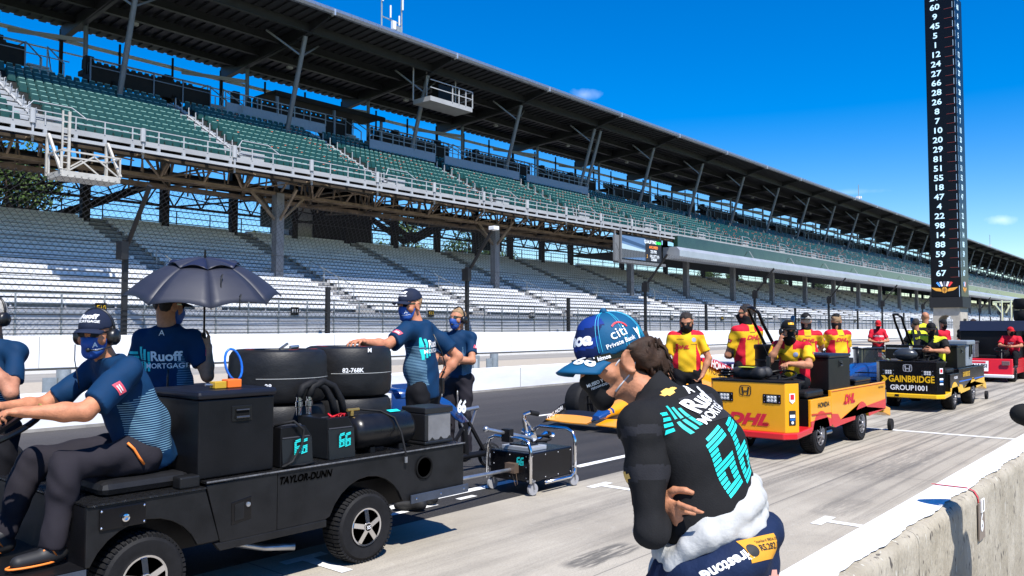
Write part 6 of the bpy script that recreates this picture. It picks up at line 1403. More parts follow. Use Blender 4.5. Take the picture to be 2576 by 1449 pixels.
m = MB(); m.box(.25, 1.8, BY - .012, BY + .0, .30, .36); m.build('step_edge', M('bumper_steel'), bc)
m = MB(); m.box(.2, .9, BY + .2, BY + BW - .1, .36, .9); m.build('front_cowl', black_paint, bc, bevel=.03)
tool_case((2.42, 4.38, .702), .49, .55, .50, 'large black tool case with recessed handle standing on the utility cart deck')
t = thing('orange_tool', 'small orange power tool with a yellow sticker on the lid of the tool case', 'tool', (2.72, 4.55, 1.2)); m = MB(); m.box(2.66, 2.75, 4.48, 4.56, 1.204, 1.255); m.build('tool_body', orange_p, t, bevel=.006); m = MB(); m.box(2.58, 2.655, 4.49, 4.55, 1.204, 1.245); m.build('tool_head', M('tool_yellow', (.5, .3, .02), .5), t, bevel=.004); m = MB(); m.cyl((2.585, 4.52, 1.225), (2.535, 4.52, 1.228), .008); m.build('nozzle', steel, t)
t = thing('blue_hose', 'bright blue hose loop standing up from the orange tool', 'hose', (2.72, 4.52, 1.25)); c0 = Vector((2.74, 4.56, 1.34)); m = MB(); m.tube([c0 + Vector((.055 * math.sin(a) + .02 * math.cos(a), .0, -.095 * math.cos(a))) for a in [2 * math.pi * k / 18 for k in range(1, 18)]], .0075, 8); m.build('hose_tube', M('hose_blue', (.01, .14, .62), .35), t, smooth=True)
def slick(x, y, z, r, w, label):
    t = thing('racing_slick', label, 'tyre', (x, y, z), group='slick tyres stacked on the black cart'); m = MB()
    m.lathe([(r * .56, .03), (r * .62, .0), (r * .84, .0), (r * .93, w * .035), (r * .985, w * .12), (r, w * .3), (r * 1.004, w * .5), (r, w * .7), (r * .985, w * .88), (r * .93, w * .965), (r * .84, w), (r * .62, w), (r * .56, w - .03), (r * .56, .03)], (x, y, z), n=56); o = m.build('tread_band', M('slick', (.011, .011, .012), .5, spec=.3, var=.3, scale=9, bump=.12, bscale=60, stretch=(1, 1, 3)), t, smooth=35)
    m = MB(); m.lathe([(r * .56, w * .3), (r * .3, w * .45), (.0, w * .5)], (x, y, z), n=32); m.build('rim', M('rim_dark'), t)
    m = MB(); n = 40
    for k in range(26):
        a0, a1 = [2 * math.pi * (q / n) - 2.6 for q in (k, k + 1)]; rr = r * 1.0045 + .0012
        m.add([(x + rr * math.cos(a0), y + rr * math.sin(a0), z + w * .475), (x + rr * math.cos(a1), y + rr * math.sin(a1), z + w * .475), (x + rr * math.cos(a1), y + rr * math.sin(a1), z + w * .483), (x + rr * math.cos(a0), y + rr * math.sin(a0), z + w * .483)], [(0, 1, 2, 3)])
    m.build('chalk_line', M('chalk', (.5, .5, .48), .8), t)
    m = MB()
    for a in (.3, 1.9, 3.1, 4.4, 5.4): m.add([(x + rr_ * math.cos(b), y + rr_ * math.sin(b), z + w + .0015) for rr_, b in ((r * .66, a), (r * .8, a), (r * .8, a + .25), (r * .66, a + .25))], [(0, 1, 2, 3)])
    m.build('side_marking', M('tyre_red', (.45, .03, .03), .6), t); return t
slick(3.46, 5.16, .70, .335, .33, 'lower left slick tyre on the black cart, half hidden by a generator box')
slick(4.16, 5.24, .70, .335, .33, 'lower right slick tyre on the black cart behind the air tank')
ta = slick(3.46, 5.16, 1.033, .345, .375, 'upper left slick tyre behind the orange tool and blue hose')
tb = slick(4.15, 5.24, 1.033, .345, .385, 'upper right slick tyre under the hand of the leaning man')
def cyltext(s, h, x, y, z, r, a, par):
    vs, fs = text_mesh(s, .02); k = h / .69; out = []
    vs, fs = refine([(v.x, v.y, 0) for v in vs], fs, .15)
    return [(x + r * math.cos(a + v.x * k / r), y + r * math.sin(a + v.x * k / r), z + v.y * k) for v in vs], fs
for s, x, y, z, a, tt in (('82-768K', 4.15, 5.24, 1.24, -2.12, tb), ('M', 4.15, 5.24, 1.39, -1.75, tb), ('28', 3.46, 5.16, 1.16, -2.35, ta)):
    v, f = cyltext(s, .032, x, y, z, .349, a, tt); m = MB(); m.add(v, f); m.build('lettering', white_ink, tt)
t = thing('valve_tool', 'small steel pressure gauge tool lying on top of the upper left tyre', 'tool', (3.4, 5.0, 1.41)); m = MB(); m.cyl((3.42, 4.96, 1.425), (3.5, 4.98, 1.43), .012); m.bar((3.36, 5.0, 1.412), (3.46, 5.05, 1.45), .014); m.build('gauge_body', steel, t, smooth=40)
def gen_box(x0, x1, y0, y1, z1, label):
    t = thing('power_pack', label, 'power pack', ((x0 + x1) / 2, (y0 + y1) / 2, .702), group='power packs on the black cart'); z0 = .704
    m = MB(); side_panel(m, [(x0, z0), (x1, z0), (x1, z1 - .07), (x1 - .05, z1), (x0, z1)], y0 + .02, y1 - y0 - .02); m.build('housing', black_paint, t, bevel=.006)
    m = MB(); m.prism([(x0 + .005, y0, z0), (x1 - .005, y0, z0), (x1 - .005, y0 + .015, z1 - .075), (x0 + .005, y0 + .015, z1 - .075)], (0, .02, 0)); m.build('front_plate', M('front_plate', (.008, .008, .009), .35), t)
    m = MB(); m.add([(x0 + .01, y0 + .012, z1 - .07), (x1 - .02, y0 + .012, z1 - .07), (x1 - .03, y0 + .1, z1 + .004), (x0 + .01, y0 + .1, z1 + .004)], [(0, 1, 2, 3)]); m.build('control_panel', M('panel_face', (.03, .03, .033), .4), t)
    m = MB(); random.seed(int(x0 * 50))
    for k in range(9): u = .02 + .028 * (k % 5) * (x1 - x0) / .17; v = .3 + .4 * (k // 5); p = Vector((x0 + u, y0 + .012 + .088 * v, z1 - .068 + .074 * v)); m.box(p.x - .008, p.x + .008, p.y - .006, p.y + .006, p.z, p.z + .008)
    m.build('switches', M('switch_grey', (.2, .2, .2), .4), t, kind='stuff')
    shape(two_six(.045, .09), FRY(x0 + (x1 - x0) * .58, y0 - .002, z0 + .12), teal_ink, t, 'number'); return t
g1 = gen_box(2.96, 3.19, 4.36, 4.62, .95, 'black power pack with teal 66 and a white panel beside the tool case')
g2 = gen_box(3.34, 3.56, 4.40, 4.75, .97, 'black power pack with teal 66 and red clamps beside the air tank')
for x in (3.33, 3.41):
    t = thing('steel_coupling', ['silver pipe coupling standing left behind the power pack with clamps', 'silver pipe coupling standing right behind the power pack with clamps'][x > 3.35], 'coupling', (x, 4.72, .97)); m = MB(); m.lathe([(.02, 0), (.02, .05), (.026, .055), (.026, .09), (.02, .095), (.02, .12), (.015, .125)], (x, 4.72, .975), n=16); m.build('coupling_body', chrome, t, smooth=40)
    t2 = thing('black_hose', ['thick black hose arching from the left pipe coupling down to the air tank', 'thick black hose arching from the right pipe coupling down to the air tank'][x > 3.35], 'hose', (x, 4.72, 1.1)); m = MB()
    m.tube([(x, 4.72, 1.09), (x + .03, 4.72, 1.16), (x + .12, 4.73, 1.19), (x + .22, 4.74, 1.15), (x + .29, 4.74, 1.05), (x + .32, 4.74, .93)], .026, 10); m.build('hose_tube', rubber, t2, smooth=True)
t = thing('jumper_clamps', 'tangle of red cable on top of the power pack beside the air tank', 'cable', (3.46, 4.5, .95)); m = MB(); m.tube([(3.40 + .02 * k + .03 * math.cos(k * 2.1), 4.48 + .02 * math.sin(k * 1.3), .965 + .025 * math.sin(k * 1.7) ** 2 + .0) for k in range(8)], .0085, 6); m.build('red_cable', red_d, t, smooth=True)
t = thing('cable_loop', 'thin black cable looping from the first power pack to the deck', 'cable', (3.0, 4.4, .8)); m = MB(); m.tube([(2.96, 4.45, .955), (3.04, 4.36, .985), (3.1, 4.34, .93), (3.09, 4.34, .84), (3.02, 4.34, .74), (2.94, 4.34, .715), (3.1, 4.34, .712), (3.2, 4.37, .712)], .0085, 6); m.build('cable_tube', rubber, t, smooth=True)
t = thing('air_tank', 'black cylindrical air tank lying on the utility cart beside the grey battery box', 'tank', (3.9, 4.52, .7)); m = MB(); c = Vector((3.58, 4.52, .845)); m.lathe([(.0, .0), (.07, .008), (.105, .03), (.122, .07), (.122, .5), (.105, .54), (.07, .56), (0, .568)], c, (1, 0, 0), 32); m.build('tank_shell', M('tank_black', (.007, .007, .008), .3, spec=.35, var=.3, scale=8), t, smooth=50)
[(lambda q: (q.box(x_, x_ + .04, 4.44, 4.6, .702, .74), q.build('tank_foot', black_paint, t)))(MB()) for x_ in (3.72, 3.98)]; m = MB(); m.cyl((3.62, 4.52, .96), (3.62, 4.52, 1.0), .014); m.cyl((3.58, 4.52, 1.0), (3.68, 4.52, 1.0), .011); m.build('brass_valve', M('brass', (.5, .33, .1), .35, .8), t)
shape([rect(0, 0, .1, .045)], frame((3.98, 4.5, .97), (1, 0, 0), (0, .96, .25)), teal_ink, t, 'sticker')
t = thing('air_hose', 'thin black air line hanging over the tank down to the deck edge', 'hose', (3.9, 4.35, .7)); m = MB(); m.tube([(3.68, 4.6, 1.0), (3.78, 4.58, .985), (3.86, 4.5, .975), (3.91, 4.41, .93), (3.93, 4.36, .83), (3.93, 4.315, .7), (3.93, 4.31, .66)], .0075, 8); m.build('hose_tube', rubber, t, smooth=True); m = MB(); m.cyl((3.93, 4.31, .665), (3.93, 4.31, .625), .012); m.build('hose_end', steel, t)
t = thing('battery_box', 'grey and black battery box at the rear corner of the utility cart', 'box', (4.35, 4.52, .7)); m = MB(); m.box(4.2, 4.49, 4.4, 4.66, .704, .73); m.box(4.2, 4.49, 4.4, 4.66, .93, .975); m.box(4.2, 4.235, 4.4, 4.66, .73, .93); m.build('case_trim', M('battery_black', (.012, .012, .013), .4), t, bevel=.008); m = MB(); m.box(4.215, 4.475, 4.412, 4.65, .73, .93); m.build('grey_shell', M('battery_grey', (.16, .16, .165), .35, var=.2, scale=5), t, bevel=.006)
for k in range(3): m = MB(); m.prism([(4.25 + .09 * k, 4.408, .73), (4.31 + .09 * k, 4.408, .73), (4.28 + .09 * k, 4.408, .755)], (0, .01, 0)); m.build('trim_tooth', M('battery_black'), t)
# ---- push cart with a steel tube frame
pc = thing('push_cart', 'black box cart on casters with a bent steel tube frame and teal 66', 'cart', (6.3, 5.5, 0))
Pf = pz(1333, 1262); Pl = pz(1245, 1248); Pr = pz(1440, 1237)
fx_, fy_ = 5.98, 4.86       # near left corner of the cart
ex, ey = .66, .50           # along the lane, across the lane
def K(u, v, z): return Vector((fx_ + ex * u, fy_ + ey * v, z))
m = MB(); m.box(fx_, fx_ + ex, fy_, fy_ + ey, .12, .39); m.build('box_body', black_gloss, pc, bevel=.01)
for v in (0, 1):
    y_ = fy_ - .018 if v == 0 else fy_ + ey + .018; m = MB(); q = [(fx_ - .01, y_, .1), (fx_ - .01, y_, .5), (fx_ + .0, y_, .56)]
    m.tube([(fx_ + .2, y_, .1), (fx_ + ex - .06, y_, .1), (fx_ + ex, y_, .13), (fx_ + ex + .02, y_, .18), (fx_ + ex + .02, y_, .44)], .016, 8); m.build('side_tube', chrome, pc, smooth=True)
for u, zz in ((0, .0), (1, .03)):
    x_ = fx_ - .016 if u == 0 else fx_ + ex + .02; m = MB(); a, b = fy_ - .018, fy_ + ey + .018; zt_ = .525 + zz
    m.tube([(x_, a, .12), (x_, a, zt_ - .1), (x_, a + .03, zt_ - .03), (x_, a + .1, zt_), (x_, b - .1, zt_), (x_, b - .03, zt_ - .03), (x_, b, zt_ - .1), (x_, b, .12)], .017, 8); m.build('end_hoop', chrome, pc, smooth=True)
for u, v in ((0.02, 0), (.02, 1), (1, 0), (1, 1)):
    c_ = K(u, v, .06); m = MB(); m.lathe([(.02, -.014), (.055, -.014), (.06, 0), (.055, .014), (.02, .014)], c_ + Vector((.02, 0, .002)), (.2, 1, 0), 22); W = m.build('caster_wheel', M('caster_grey', (.3, .3, .31), .5), pc, smooth=40); m = MB(); m.bar(c_ + Vector((.02, -.022, .0)), c_ + Vector((.0, -.022, .08)), .02, .006); m.bar(c_ + Vector((.02, .022, .0)), c_ + Vector((.0, .022, .08)), .02, .006); m.box(c_.x - .03, c_.x + .03, c_.y - .03, c_.y + .03, .13, .145); m.build('fork', steel, W)
m = MB(); 
for u in (.05, .35, .65, .95):
    for z in (.15, .36): m.lathe([(.005, 0), (0, -.003)], (fx_ + ex * u, fy_ - .0, z), (0, 1, 0), 8)
for v in (.1, .5, .9):
    for z in (.16, .26, .36): m.lathe([(.005, 0), (0, -.003)], (fx_ - .0, fy_ + ey * v, z), (1, 0, 0), 8)
m.build('rivets', white_paint, pc, kind='stuff')
shape(two_six(.04, .075), FRX(fx_ - .004, fy_ + .12, .31), teal_ink, pc, 'number')
_n0 = len(C.objects)
m = MB(); m.box(fx_ + .08, fx_ + .35, fy_ + .08, fy_ + .42, .46, .5); m.box(fx_ + .12, fx_ + .3, fy_ + .14, fy_ + .36, .5, .515, 1); m.build('lid_plate', [alu, black_gloss], pc, bevel=.004)
m = MB(); m.cyl((fx_ + .3, fy_ + .3, .5), (fx_ + .3, fy_ + .3, .6), .05); m.cyl((fx_ + .3, fy_ + .2, .56), (fx_ + .4, fy_ + .4, .6), .035); m.tube([(fx_ + .33, fy_ + .3, .55), (fx_ + .3, fy_ + .32, .72), (fx_ + .28, fy_ + .3, .78), (fx_ + .32, fy_ + .26, .8)], .02, 8); m.tube([(fx_ + .45, fy_ + .3, .5), (fx_ + .55, fy_ + .25, .58), (fx_ + .62, fy_ + .2, .56)], .022, 8); m.bar((fx_ + .45, fy_ + .3, .56), (fx_ + .3, fy_ + .3, .72), .02); m.build('pump_motor', chrome, pc, smooth=40)
m = MB(); m.tube([(fx_ + .48 + .09 * math.cos(t), fy_ + .25 + .1 * math.sin(t), .49 + .008 * t) for t in [k * .5 for k in range(26)]], .012, 6); m.build('cable_coil', rubber, pc, smooth=True); m = MB(); m.cyl((fx_ + .32, fy_ + .26, .8), (fx_ + .42, fy_ + .24, .78), .024); m.build('lever_grip', rubber, pc, smooth=40)
m = MB(); m.cyl((fx_ + .3, fy_ + .22, .555), (fx_ - .22, fy_ + .34, .68), .018); m.ball((fx_ - .235, fy_ + .343, .683), .03, n=10); m.box(fx_ - .04, fx_ + .02, fy_ + .22, fy_ + .32, .55, .67, 1); m.build('lance', [steel, black_paint], pc, smooth=40)
for o_ in list(C.objects)[_n0:]: o_.location.z -= .07
m = MB(); m.cyl((4.57, 4.95, .27), (fx_ - .02, fy_ + .2, .23), .018); m.build('tow_bar', steel, pc, smooth=40); m = MB(); m.box(fx_ - .06, fx_ - .0, fy_ + .14, fy_ + .26, .2, .29); m.tube([(fx_ - .03, fy_ + .15, .22), (fx_ - .03, fy_ + .13, .1), (fx_ - .02, fy_ + .16, .08), (fx_ - .02, fy_ + .2, .18)], .003, 5); m.build('hitch', M('hitch_rust', (.2, .14, .1), .5, .6), pc)
# ================================================================ the people
def A_(p): return np.array(p, float)
teal_d = M('teal_dark', (.004, .16, .13), .6)
def team_back(I, k=1., part=True):
    onshirt(I, 'Ruoff', .062 * k, .0, 0, white_ink, side=.03 * k, bold=.03, L=.015); onshirt(I, 'MORTGAGE', .034 * k, -.065 * k, 0, white_ink, side=.035 * k, L=.015)
    onshirt(I, chevrons(1.0 * k), 0, -.02 * k, 0, teal_ink, side=-.15 * k, L=.02)
    onshirt(I, 'A', .038 * k, .16 * k, 0, white_ink, side=.0, L=.015, bold=.0)
def badge(I, S, mat, up=-.12):
    D = I['D']; o = lerp(D['s' + S], D['e' + S], .42); d = unit(I['lat'] * (1 if S == 'L' else -1) + I['fw'] * .0); u = unit(D['s' + S] - D['e' + S]); x = np.cross(u, d)
    WORLD[0] = False; shape([rect(0, 0, .07, .045, .2)], frame(Vector(o + d * .05), Vector(x), Vector(u)), mat, I['shirt'], 'arm_badge', bvh=I['bvh'], L=.02, off=.004); shape([rect(0, .005, .04, .006), rect(0, -.008, .045, .006)], frame(Vector(o + d * .055), Vector(x), Vector(u)), white_ink, I['shirt'], 'arm_badge', bvh=I['bvh'], L=.02, off=.006); WORLD[0] = True
def on_head(I, key, what, off, nrm, h=.03, mat=white_ink, bold=.02, par=None, sx=1., up=(0, 0, 1), tilt=0., L=.008):
    """lettering on the cap or mask: off and nrm in the head's frame"""
    w0 = WORLD[0]; WORLD[0] = False; Rm = I['Rm']; d = Rm @ unit(nrm); u = Rm @ V3(up); x = np.cross(u, d); x = rot(x, d, tilt); u = np.cross(d, x)
    m = frame(Vector(I['hp'](*off) + d * .08), Vector(x), Vector(u))
    r = txt(what, h, m, mat, par or I['root'], bold=bold, bvh=I[key], sx=sx, L=L, off=.0025) if isinstance(what, str) else shape(what, m, mat, par or I['root'], bvh=I[key], L=L, off=.0025)
    WORLD[0] = w0; return r
pink = M('badge_pink', (.7, .08, .12), .6)
# ---- seated driver of the black utility cart
I = person('seated man in navy team shirt, headset and blue mask driving the black utility cart', (2.27, 4.72, 0), math.pi, dict(
    pel=(-.02, 0, .87), chest=(.10, 0, 1.17), neck=(.21, 0, 1.375), head=(.285, .01, 1.525), sL=(.18, .205, 1.325), sR=(.19, -.19, 1.325), eL=(.44, .27, 1.13), eR=(.44, -.27, 1.13), wL=(.70, .2, 1.145), wR=(.70, -.16, 1.145),
    hL=(.03, .105, .86), hR=(.03, -.105, .86), kL=(.49, .17, .84), kR=(.50, -.2, .84), aL=(.55, .19, .465), aR=(.66, -.2, .465), toeL=(1, .05, 0), toeR=(1, -.1, 0)),
    h=.0105, legs=cloth_gry, hat='cap', hatm=capnavy, mask='mask', glasses='dark', headset=True, head=(42, -6, 0), bulk=1.16, seat=True, hands=dict(L=dict(d=(.9, -.15, .05), n=(0, -.2, -1), t=(0, -1, 0), curl=.9), R=dict(d=(.9, .15, .05), n=(0, .2, -1), t=(0, 1, 0), curl=.9)), skinc=(.55, .27, .17), sleeve=.8, hair=None, tuck=False)
badge(I, 'L', pink)
on_head(I, 'cap_bvh', 'Ruoff', (.05, -.0, .1), (1, .02, .28), .026, bold=.035); on_head(I, 'cap_bvh', 'MORTGAGE', (.05, -.0, .074), (1, .02, .22), .0135, bold=.02); on_head(I, 'cap_bvh', chevrons(.2), (.05, -.046, .088), (1, -.25, .25))
on_head(I, 'mask_bvh', 'A', (.08, .03, -.045), (1, .45, .0), .026, bold=.03); on_head(I, 'mask_bvh', 'ARROW McLAREN', (.08, .03, -.068), (1, .45, -.1), .006, bold=.01)
WORLD[0] = False
for S in 'LR':
    a, td = I['shoe' + S]; sd = np.cross((0, 0, 1), td); m = MB(); c0 = a + td * .03
    for k in range(3): m.tube([Vector(a + td * (.02 + .03 * k) + sd * w + V3((0, 0, .012 - .022 * k - abs(w) * .35))) for w in (-.03, 0, .03)], .006, 6)
    m.tube([Vector(a + td * (.01) + sd * .02 + V3((0, 0, .01))), Vector(a + td * .02 + sd * .055 + V3((0, 0, -.02))), Vector(a + td * .0 + sd * .05 + V3((0, 0, -.05)))], .004, 6)
    m.build('shoe_laces', M('lace_orange', (.85, .22, .03), .6), I['root'], smooth=True)
    m = MB(); m.tube([Vector(a + td * (-.06 + .275 * (.5 - .5 * math.cos(q))) + sd * .05 * math.sin(q) * (1.0 if math.cos(q) < .5 else .8) + V3((0, 0, -.08))) for q in [2 * math.pi * k / 20 for k in range(21)]], .006, 6); m.build('shoe_trim', M('lace_orange'), I['root'], smooth=True)
D = I['D']; m = MB(); t0 = lerp(D['hL'], D['kL'], .22) + V3((0, .1, .06)); m.tube([Vector(t0 + V3((x, y, z))) for x, y, z in ((.06, -.005, .025), (.03, .008, -.01), (.0, .008, -.06), (-.03, .004, -.1))], .007, 6); m.build('orange_zip', M('lace_orange'), I['root'], smooth=True)
m = MB(); m.tube([Vector(D['wL'] + V3((-.07 + .03 * math.sin(a) * 0, .033 * math.cos(a), .033 * math.sin(a)))) for a in [2 * math.pi * k / 16 for k in range(17)]], .006, 6); m.build('wristband', M('band_olive', (.3, .22, .05), .6), I['root'], smooth=True)
m = MB(); m.tube([Vector(p) for p in (I['hp'](.03, -.1, -.05), I['hp'](.06, -.09, -.13), I['hp'](.1, -.06, -.2), I['hp'](.1, -.05, -.28))], .003, 5); m.build('mic_cable', plast, I['root'], smooth=True)
WORLD[0] = True
# ---- man drinking at the left edge
I = person('grey haired man drinking from a clear bottle at the left edge behind the cart', (1.87, 5.95, 0), R(208), dict(
    eL=(.15, .29, 1.16), wL=(.2, .11, 1.42), eR=(.16, -.27, 1.18), wR=(.2, -.09, 1.44), head=(.03, 0, 1.63)), h=.012, H=1.75, legs=cloth_blk, hair='grey', headset=True, head=(4, 6, 0), skinc=(.48, .25, .18), bulk=1.0,
    hands=dict(L=dict(d=(.25, -.75, .6), n=(-.5, -.6, -.6), t=(-.3, .3, .8), curl=.75), R=dict(d=(.25, .6, .75), n=(-.5, .6, -.6), t=(-.3, -.3, .8), curl=.75)))
onshirt(I, 'Ruoff', .07, -.02, 0, white_ink, bold=.03, fwd_=True, L=.015); onshirt(I, 'MORTGAGE', .036, -.09, 0, white_ink, fwd_=True, L=.015); onshirt(I, 'A', .035, .08, 0, white_ink, side=.07, fwd_=True, L=.015)
bt = thing('drink_bottle', 'clear plastic bottle held to the mouth of the grey haired man', 'bottle', tuple(Vector((1.87, 5.95, 0)) + Matrix.Rotation(R(208), 3, 'Z') @ Vector((.17, .02, 1.5))))
WORLD[0] = False; m = MB(); m.lathe([(.012, .0), (.013, .03), (.028, .06), (.031, .1), (.031, .2), (.026, .21), (0, .21)], Matrix.Rotation(R(208), 3, 'Z') @ Vector((-.03, 0, .07)), Matrix.Rotation(R(208), 3, 'Z') @ Vector((.75, .1, -.62)), 16); m.build('bottle_body', M('clear_plastic', (.55, .62, .68), .1, spec=.8), bt, smooth=40); WORLD[0] = True
# ---- man under the umbrella
I = person('man in navy team shirt seen from behind, holding up the umbrella', (2.98, 5.86, 0), R(42), dict(eR=(-.04, -.31, 1.21), wR=(-.01, -.30, 1.42), eL=(-.0, .27, 1.2), wL=(.1, .22, .98)), H=1.86, h=.012, hat='cap', hatm=capblk, mask='mask', glasses='dark', head=(-38, -8, 0), hands=dict(R=dict(d=(-.1, .5, .7), n=(.3, .6, -.3), t=(.2, .2, 1), curl=1.1)), hair='dark', tuck=False)
team_back(I, 1.05); badge(I, 'R', pink)
WORLD[0] = False; m = MB(); D = I['D']; m.tube([Vector(lerp(D['pel'], D['chest'], t) - I['fw'] * (.165 - .02 * abs(t - .5)) - I['lat'] * .07) for t in (0, .2, .4, .6, .75)], .007, 6); m.build('radio_cord', plast, I['root'], smooth=True); WORLD[0] = True
hw = Vector((2.98, 5.86, 0)) + Matrix.Rotation(R(42), 3, 'Z') @ Vector((-.01, -.27, 1.47))
um = thing('umbrella', 'black and navy vented golf umbrella held up behind the tool case', 'umbrella', tuple(hw))
axis = (Vector((-.10, -.17, 1))).normalized(); ap = hw + axis * .60
um_b = M('umbrella_cloth', (.02, .022, .036), .55, var=.12, scale=5, bump=.05, bscale=200); um_n = M('umbrella_navy', (.008, .011, .035), .55, var=.12, scale=5)
u_ = axis.orthogonal().normalized(); w_ = axis.cross(u_)
def canopy(r0, r1, z0, zr, name, off, alt):
    m = MB(); n = 8; nr = 7; ns = 6; vs = []; fs = []; mi = []
    for k in range(n):
        for i in range(nr + 1):
            t = i / nr; r = r0 + (r1 - r0) * t
            for j in range(ns + 1):
                f = j / ns; a = 2 * math.pi * (k + f) / n + .35; sag = 1 - .075 * math.sin(math.pi * f) * t; dz = -zr * (r / .62) ** 2.1 + off + .012 * math.sin(math.pi * f) * t
                if i == nr: dz += .018 * math.sin(math.pi * f)
                vs.append(ap + axis * dz + (u_ * math.cos(a) + w_ * math.sin(a)) * r * sag)
        b = k * (nr + 1) * (ns + 1)
        for i in range(nr):
            for j in range(ns): q = b + i * (ns + 1) + j; fs.append((q, q + 1, q + ns + 2, q + ns + 1)); mi.append(alt(k))
    m.v = [tuple(v) for v in vs]; m.f = fs; m.m = mi; o = m.build(name, [um_b, um_n], um, smooth=True); s_ = o.modifiers.new('thick', 'SOLIDIFY'); s_.thickness = .002; return o
canopy(.2, .545, 0, .35, 'canopy', 0, lambda k: 0); canopy(.0, .25, 0, .35, 'vent_canopy', .008, lambda k: k % 2)
m = MB()
for k in range(8):
    a = 2 * math.pi * k / 8 + .35; m.tube([ap + axis * (-.35 * (r / .62) ** 2.1 - .008) + (u_ * math.cos(a) + w_ * math.sin(a)) * r for r in (.0, .15, .3, .42, .545)], .004, 5); m.bar(ap - axis * .32, ap + axis * (-.35 * (.3 / .62) ** 2.1 - .01) + (u_ * math.cos(a) + w_ * math.sin(a)) * .3, .006)
m.build('ribs', M('rib_dark', (.02, .02, .022), .4), um); m = MB(); m.cyl(ap - axis * .6, ap, .008); m.cyl(ap, ap + axis * .07, .009, .006); m.build('shaft', black_gloss, um); m = MB(); m.cyl(ap - axis * .74, ap - axis * .55, .016, .014, n=12); m.build('handle', rubber, um, smooth=40)
for a, r, l in ((3.75, .33, .13), (3.9, .49, .12)):
    m = MB()
    p = ap + axis * (-.35 * (r / .62) ** 2.1 + .01) + (u_ * math.cos(a) + w_ * math.sin(a)) * r
    m.tube([p, p + Vector((-.01, -.03, .012)), p + Vector((-.03, -.05, -.02)), p + Vector((-.035, -.055, -.06 - l * .3))], [.007, .007, .006, .005], 5)
    m.build('closing_strap', black_ink, um)
# ---- man leaning on the tyres
I = person('tall man in navy team shirt and cap leaning one hand on the upper right tyre', (5.0, 5.26, 0), R(112), dict(
    chest=(.04, .0, 1.39), neck=(.055, .03, 1.60), head=(.11, .06, 1.755), sL=(.05, .2, 1.54), sR=(.03, -.17, 1.545), eL=(.13, .46, 1.42), wL=(.2, .71, 1.445), eR=(-.2, -.30, 1.30), wR=(-.06, -.185, 1.09)), H=1.92, h=.0105, hat='cap', hatm=capnavy, mask='mask', glasses='dark', head=(72, -6, 0), hair='fair', skinc=(.56, .27, .18), tuck=False, sleeve=.74, bulk=.98,
    hands=dict(L=dict(d=(.1, .95, .15), n=(.1, .1, -1), t=(1, .0, 0), curl=.55, spread=.6), R=dict(d=(.4, .6, -.6), n=(.3, .8, .2), t=(0, .3, .8), curl=.6)))
onshirt(I, 'Ruoff', .06, .02, 0, white_ink, side=-.0, bold=.03, L=.015); onshirt(I, 'MORTGAGE', .034, -.04, 0, white_ink, side=.0, L=.015); onshirt(I, chevrons(1.0), 0, -.0, 0, teal_ink, side=-.15, L=.02); badge(I, 'L', pink)
on_head(I, 'cap_bvh', 'Ruoff', (.05, -.0, .1), (1, .05, .28), .024, bold=.03); on_head(I, 'cap_bvh', 'MORTGAGE', (.05, -.0, .076), (1, .05, .22), .012, bold=.02); on_head(I, 'mask_bvh', 'A', (.08, .03, -.045), (1, .6, .0), .024, bold=.03); on_head(I, 'mask_bvh', 'ARROW McLAREN', (.08, .03, -.068), (1, .6, -.1), .006, bold=.01)
WORLD[0] = False; D = I['D']; m = MB(); q0 = D['pel'] - I['lat'] * .17 - I['fw'] * .08; m.box(q0[0] - .03, q0[0] + .03, q0[1] - .02, q0[1] + .02, q0[2] - .08, q0[2] + .06); m.build('radio', plast, I['root'], bevel=.006); m = MB(); m.tube([Vector(q0 + V3((0, 0, .06))), Vector(q0 + V3((-.05, .0, .16))), Vector(q0 + V3((-.03, .06, .3))), Vector(q0 + V3((.02, .12, .45)))], .006, 6); m.build('radio_cord', plast, I['root'], smooth=True); WORLD[0] = True
# ---- man with headset and folded arms
I = person('fair haired man with headset and folded arms beside the wall, mask pulled up', (7.1, 6.88, 0), R(196), dict(eL=(.12, .25, 1.17), eR=(.12, -.25, 1.17), wL=(.26, .02, 1.19), wR=(.25, -.0, 1.15)), H=1.80, h=.0125, hair='fair', mask='mask', glasses='dark', headset=True, head=(-12, 2, 0), legs=cloth_gry, tuck=True, hands=dict(L=dict(d=(0, -1, 0), n=(-1, 0, 0), t=(0, 0, 1), curl=.4), R=dict(d=(0, 1, 0), n=(-1, 0, 0), t=(0, 0, 1), curl=.4)))
badge(I, 'L', pink)
# ---- delivery team in yellow and red
def team_y(I, back=True, front=False):
    if back: 
        o = I['D']['chest']; onshirt(I, 'DHL', .055, .03, 0, red_ink, bold=.05, shear=.35, sx=1.4, L=.02); onshirt(I, [rect(-.16, -.0, .06, .007), rect(.17, -.0, .05, .007), rect(-.16, -.014, .07, .007)], 0, .012, 0, red_ink, L=.02); onshirt(I, 'HONDA', .018, .105, 0, black_ink, side=.0, L=.015)
    if front: onshirt(I, 'DHL', .045, -.02, 0, red_ink, side=-.07, bold=.05, shear=.35, sx=1.4, fwd_=True, L=.015); onshirt(I, 'HONDA', .016, .085, 0, black_ink, side=-.09, fwd_=True, L=.01); onshirt(I, [disc(0, 0, .03, 12)], 0, .08, 0, M('badge_grey', (.3, .35, .5), .6), side=.09, fwd_=True); onshirt(I, 'AutoNation', .013, .02, 0, black_ink, side=.09, fwd_=True, L=.01)
    for S in 'LR': badge(I, S, shirt_r)
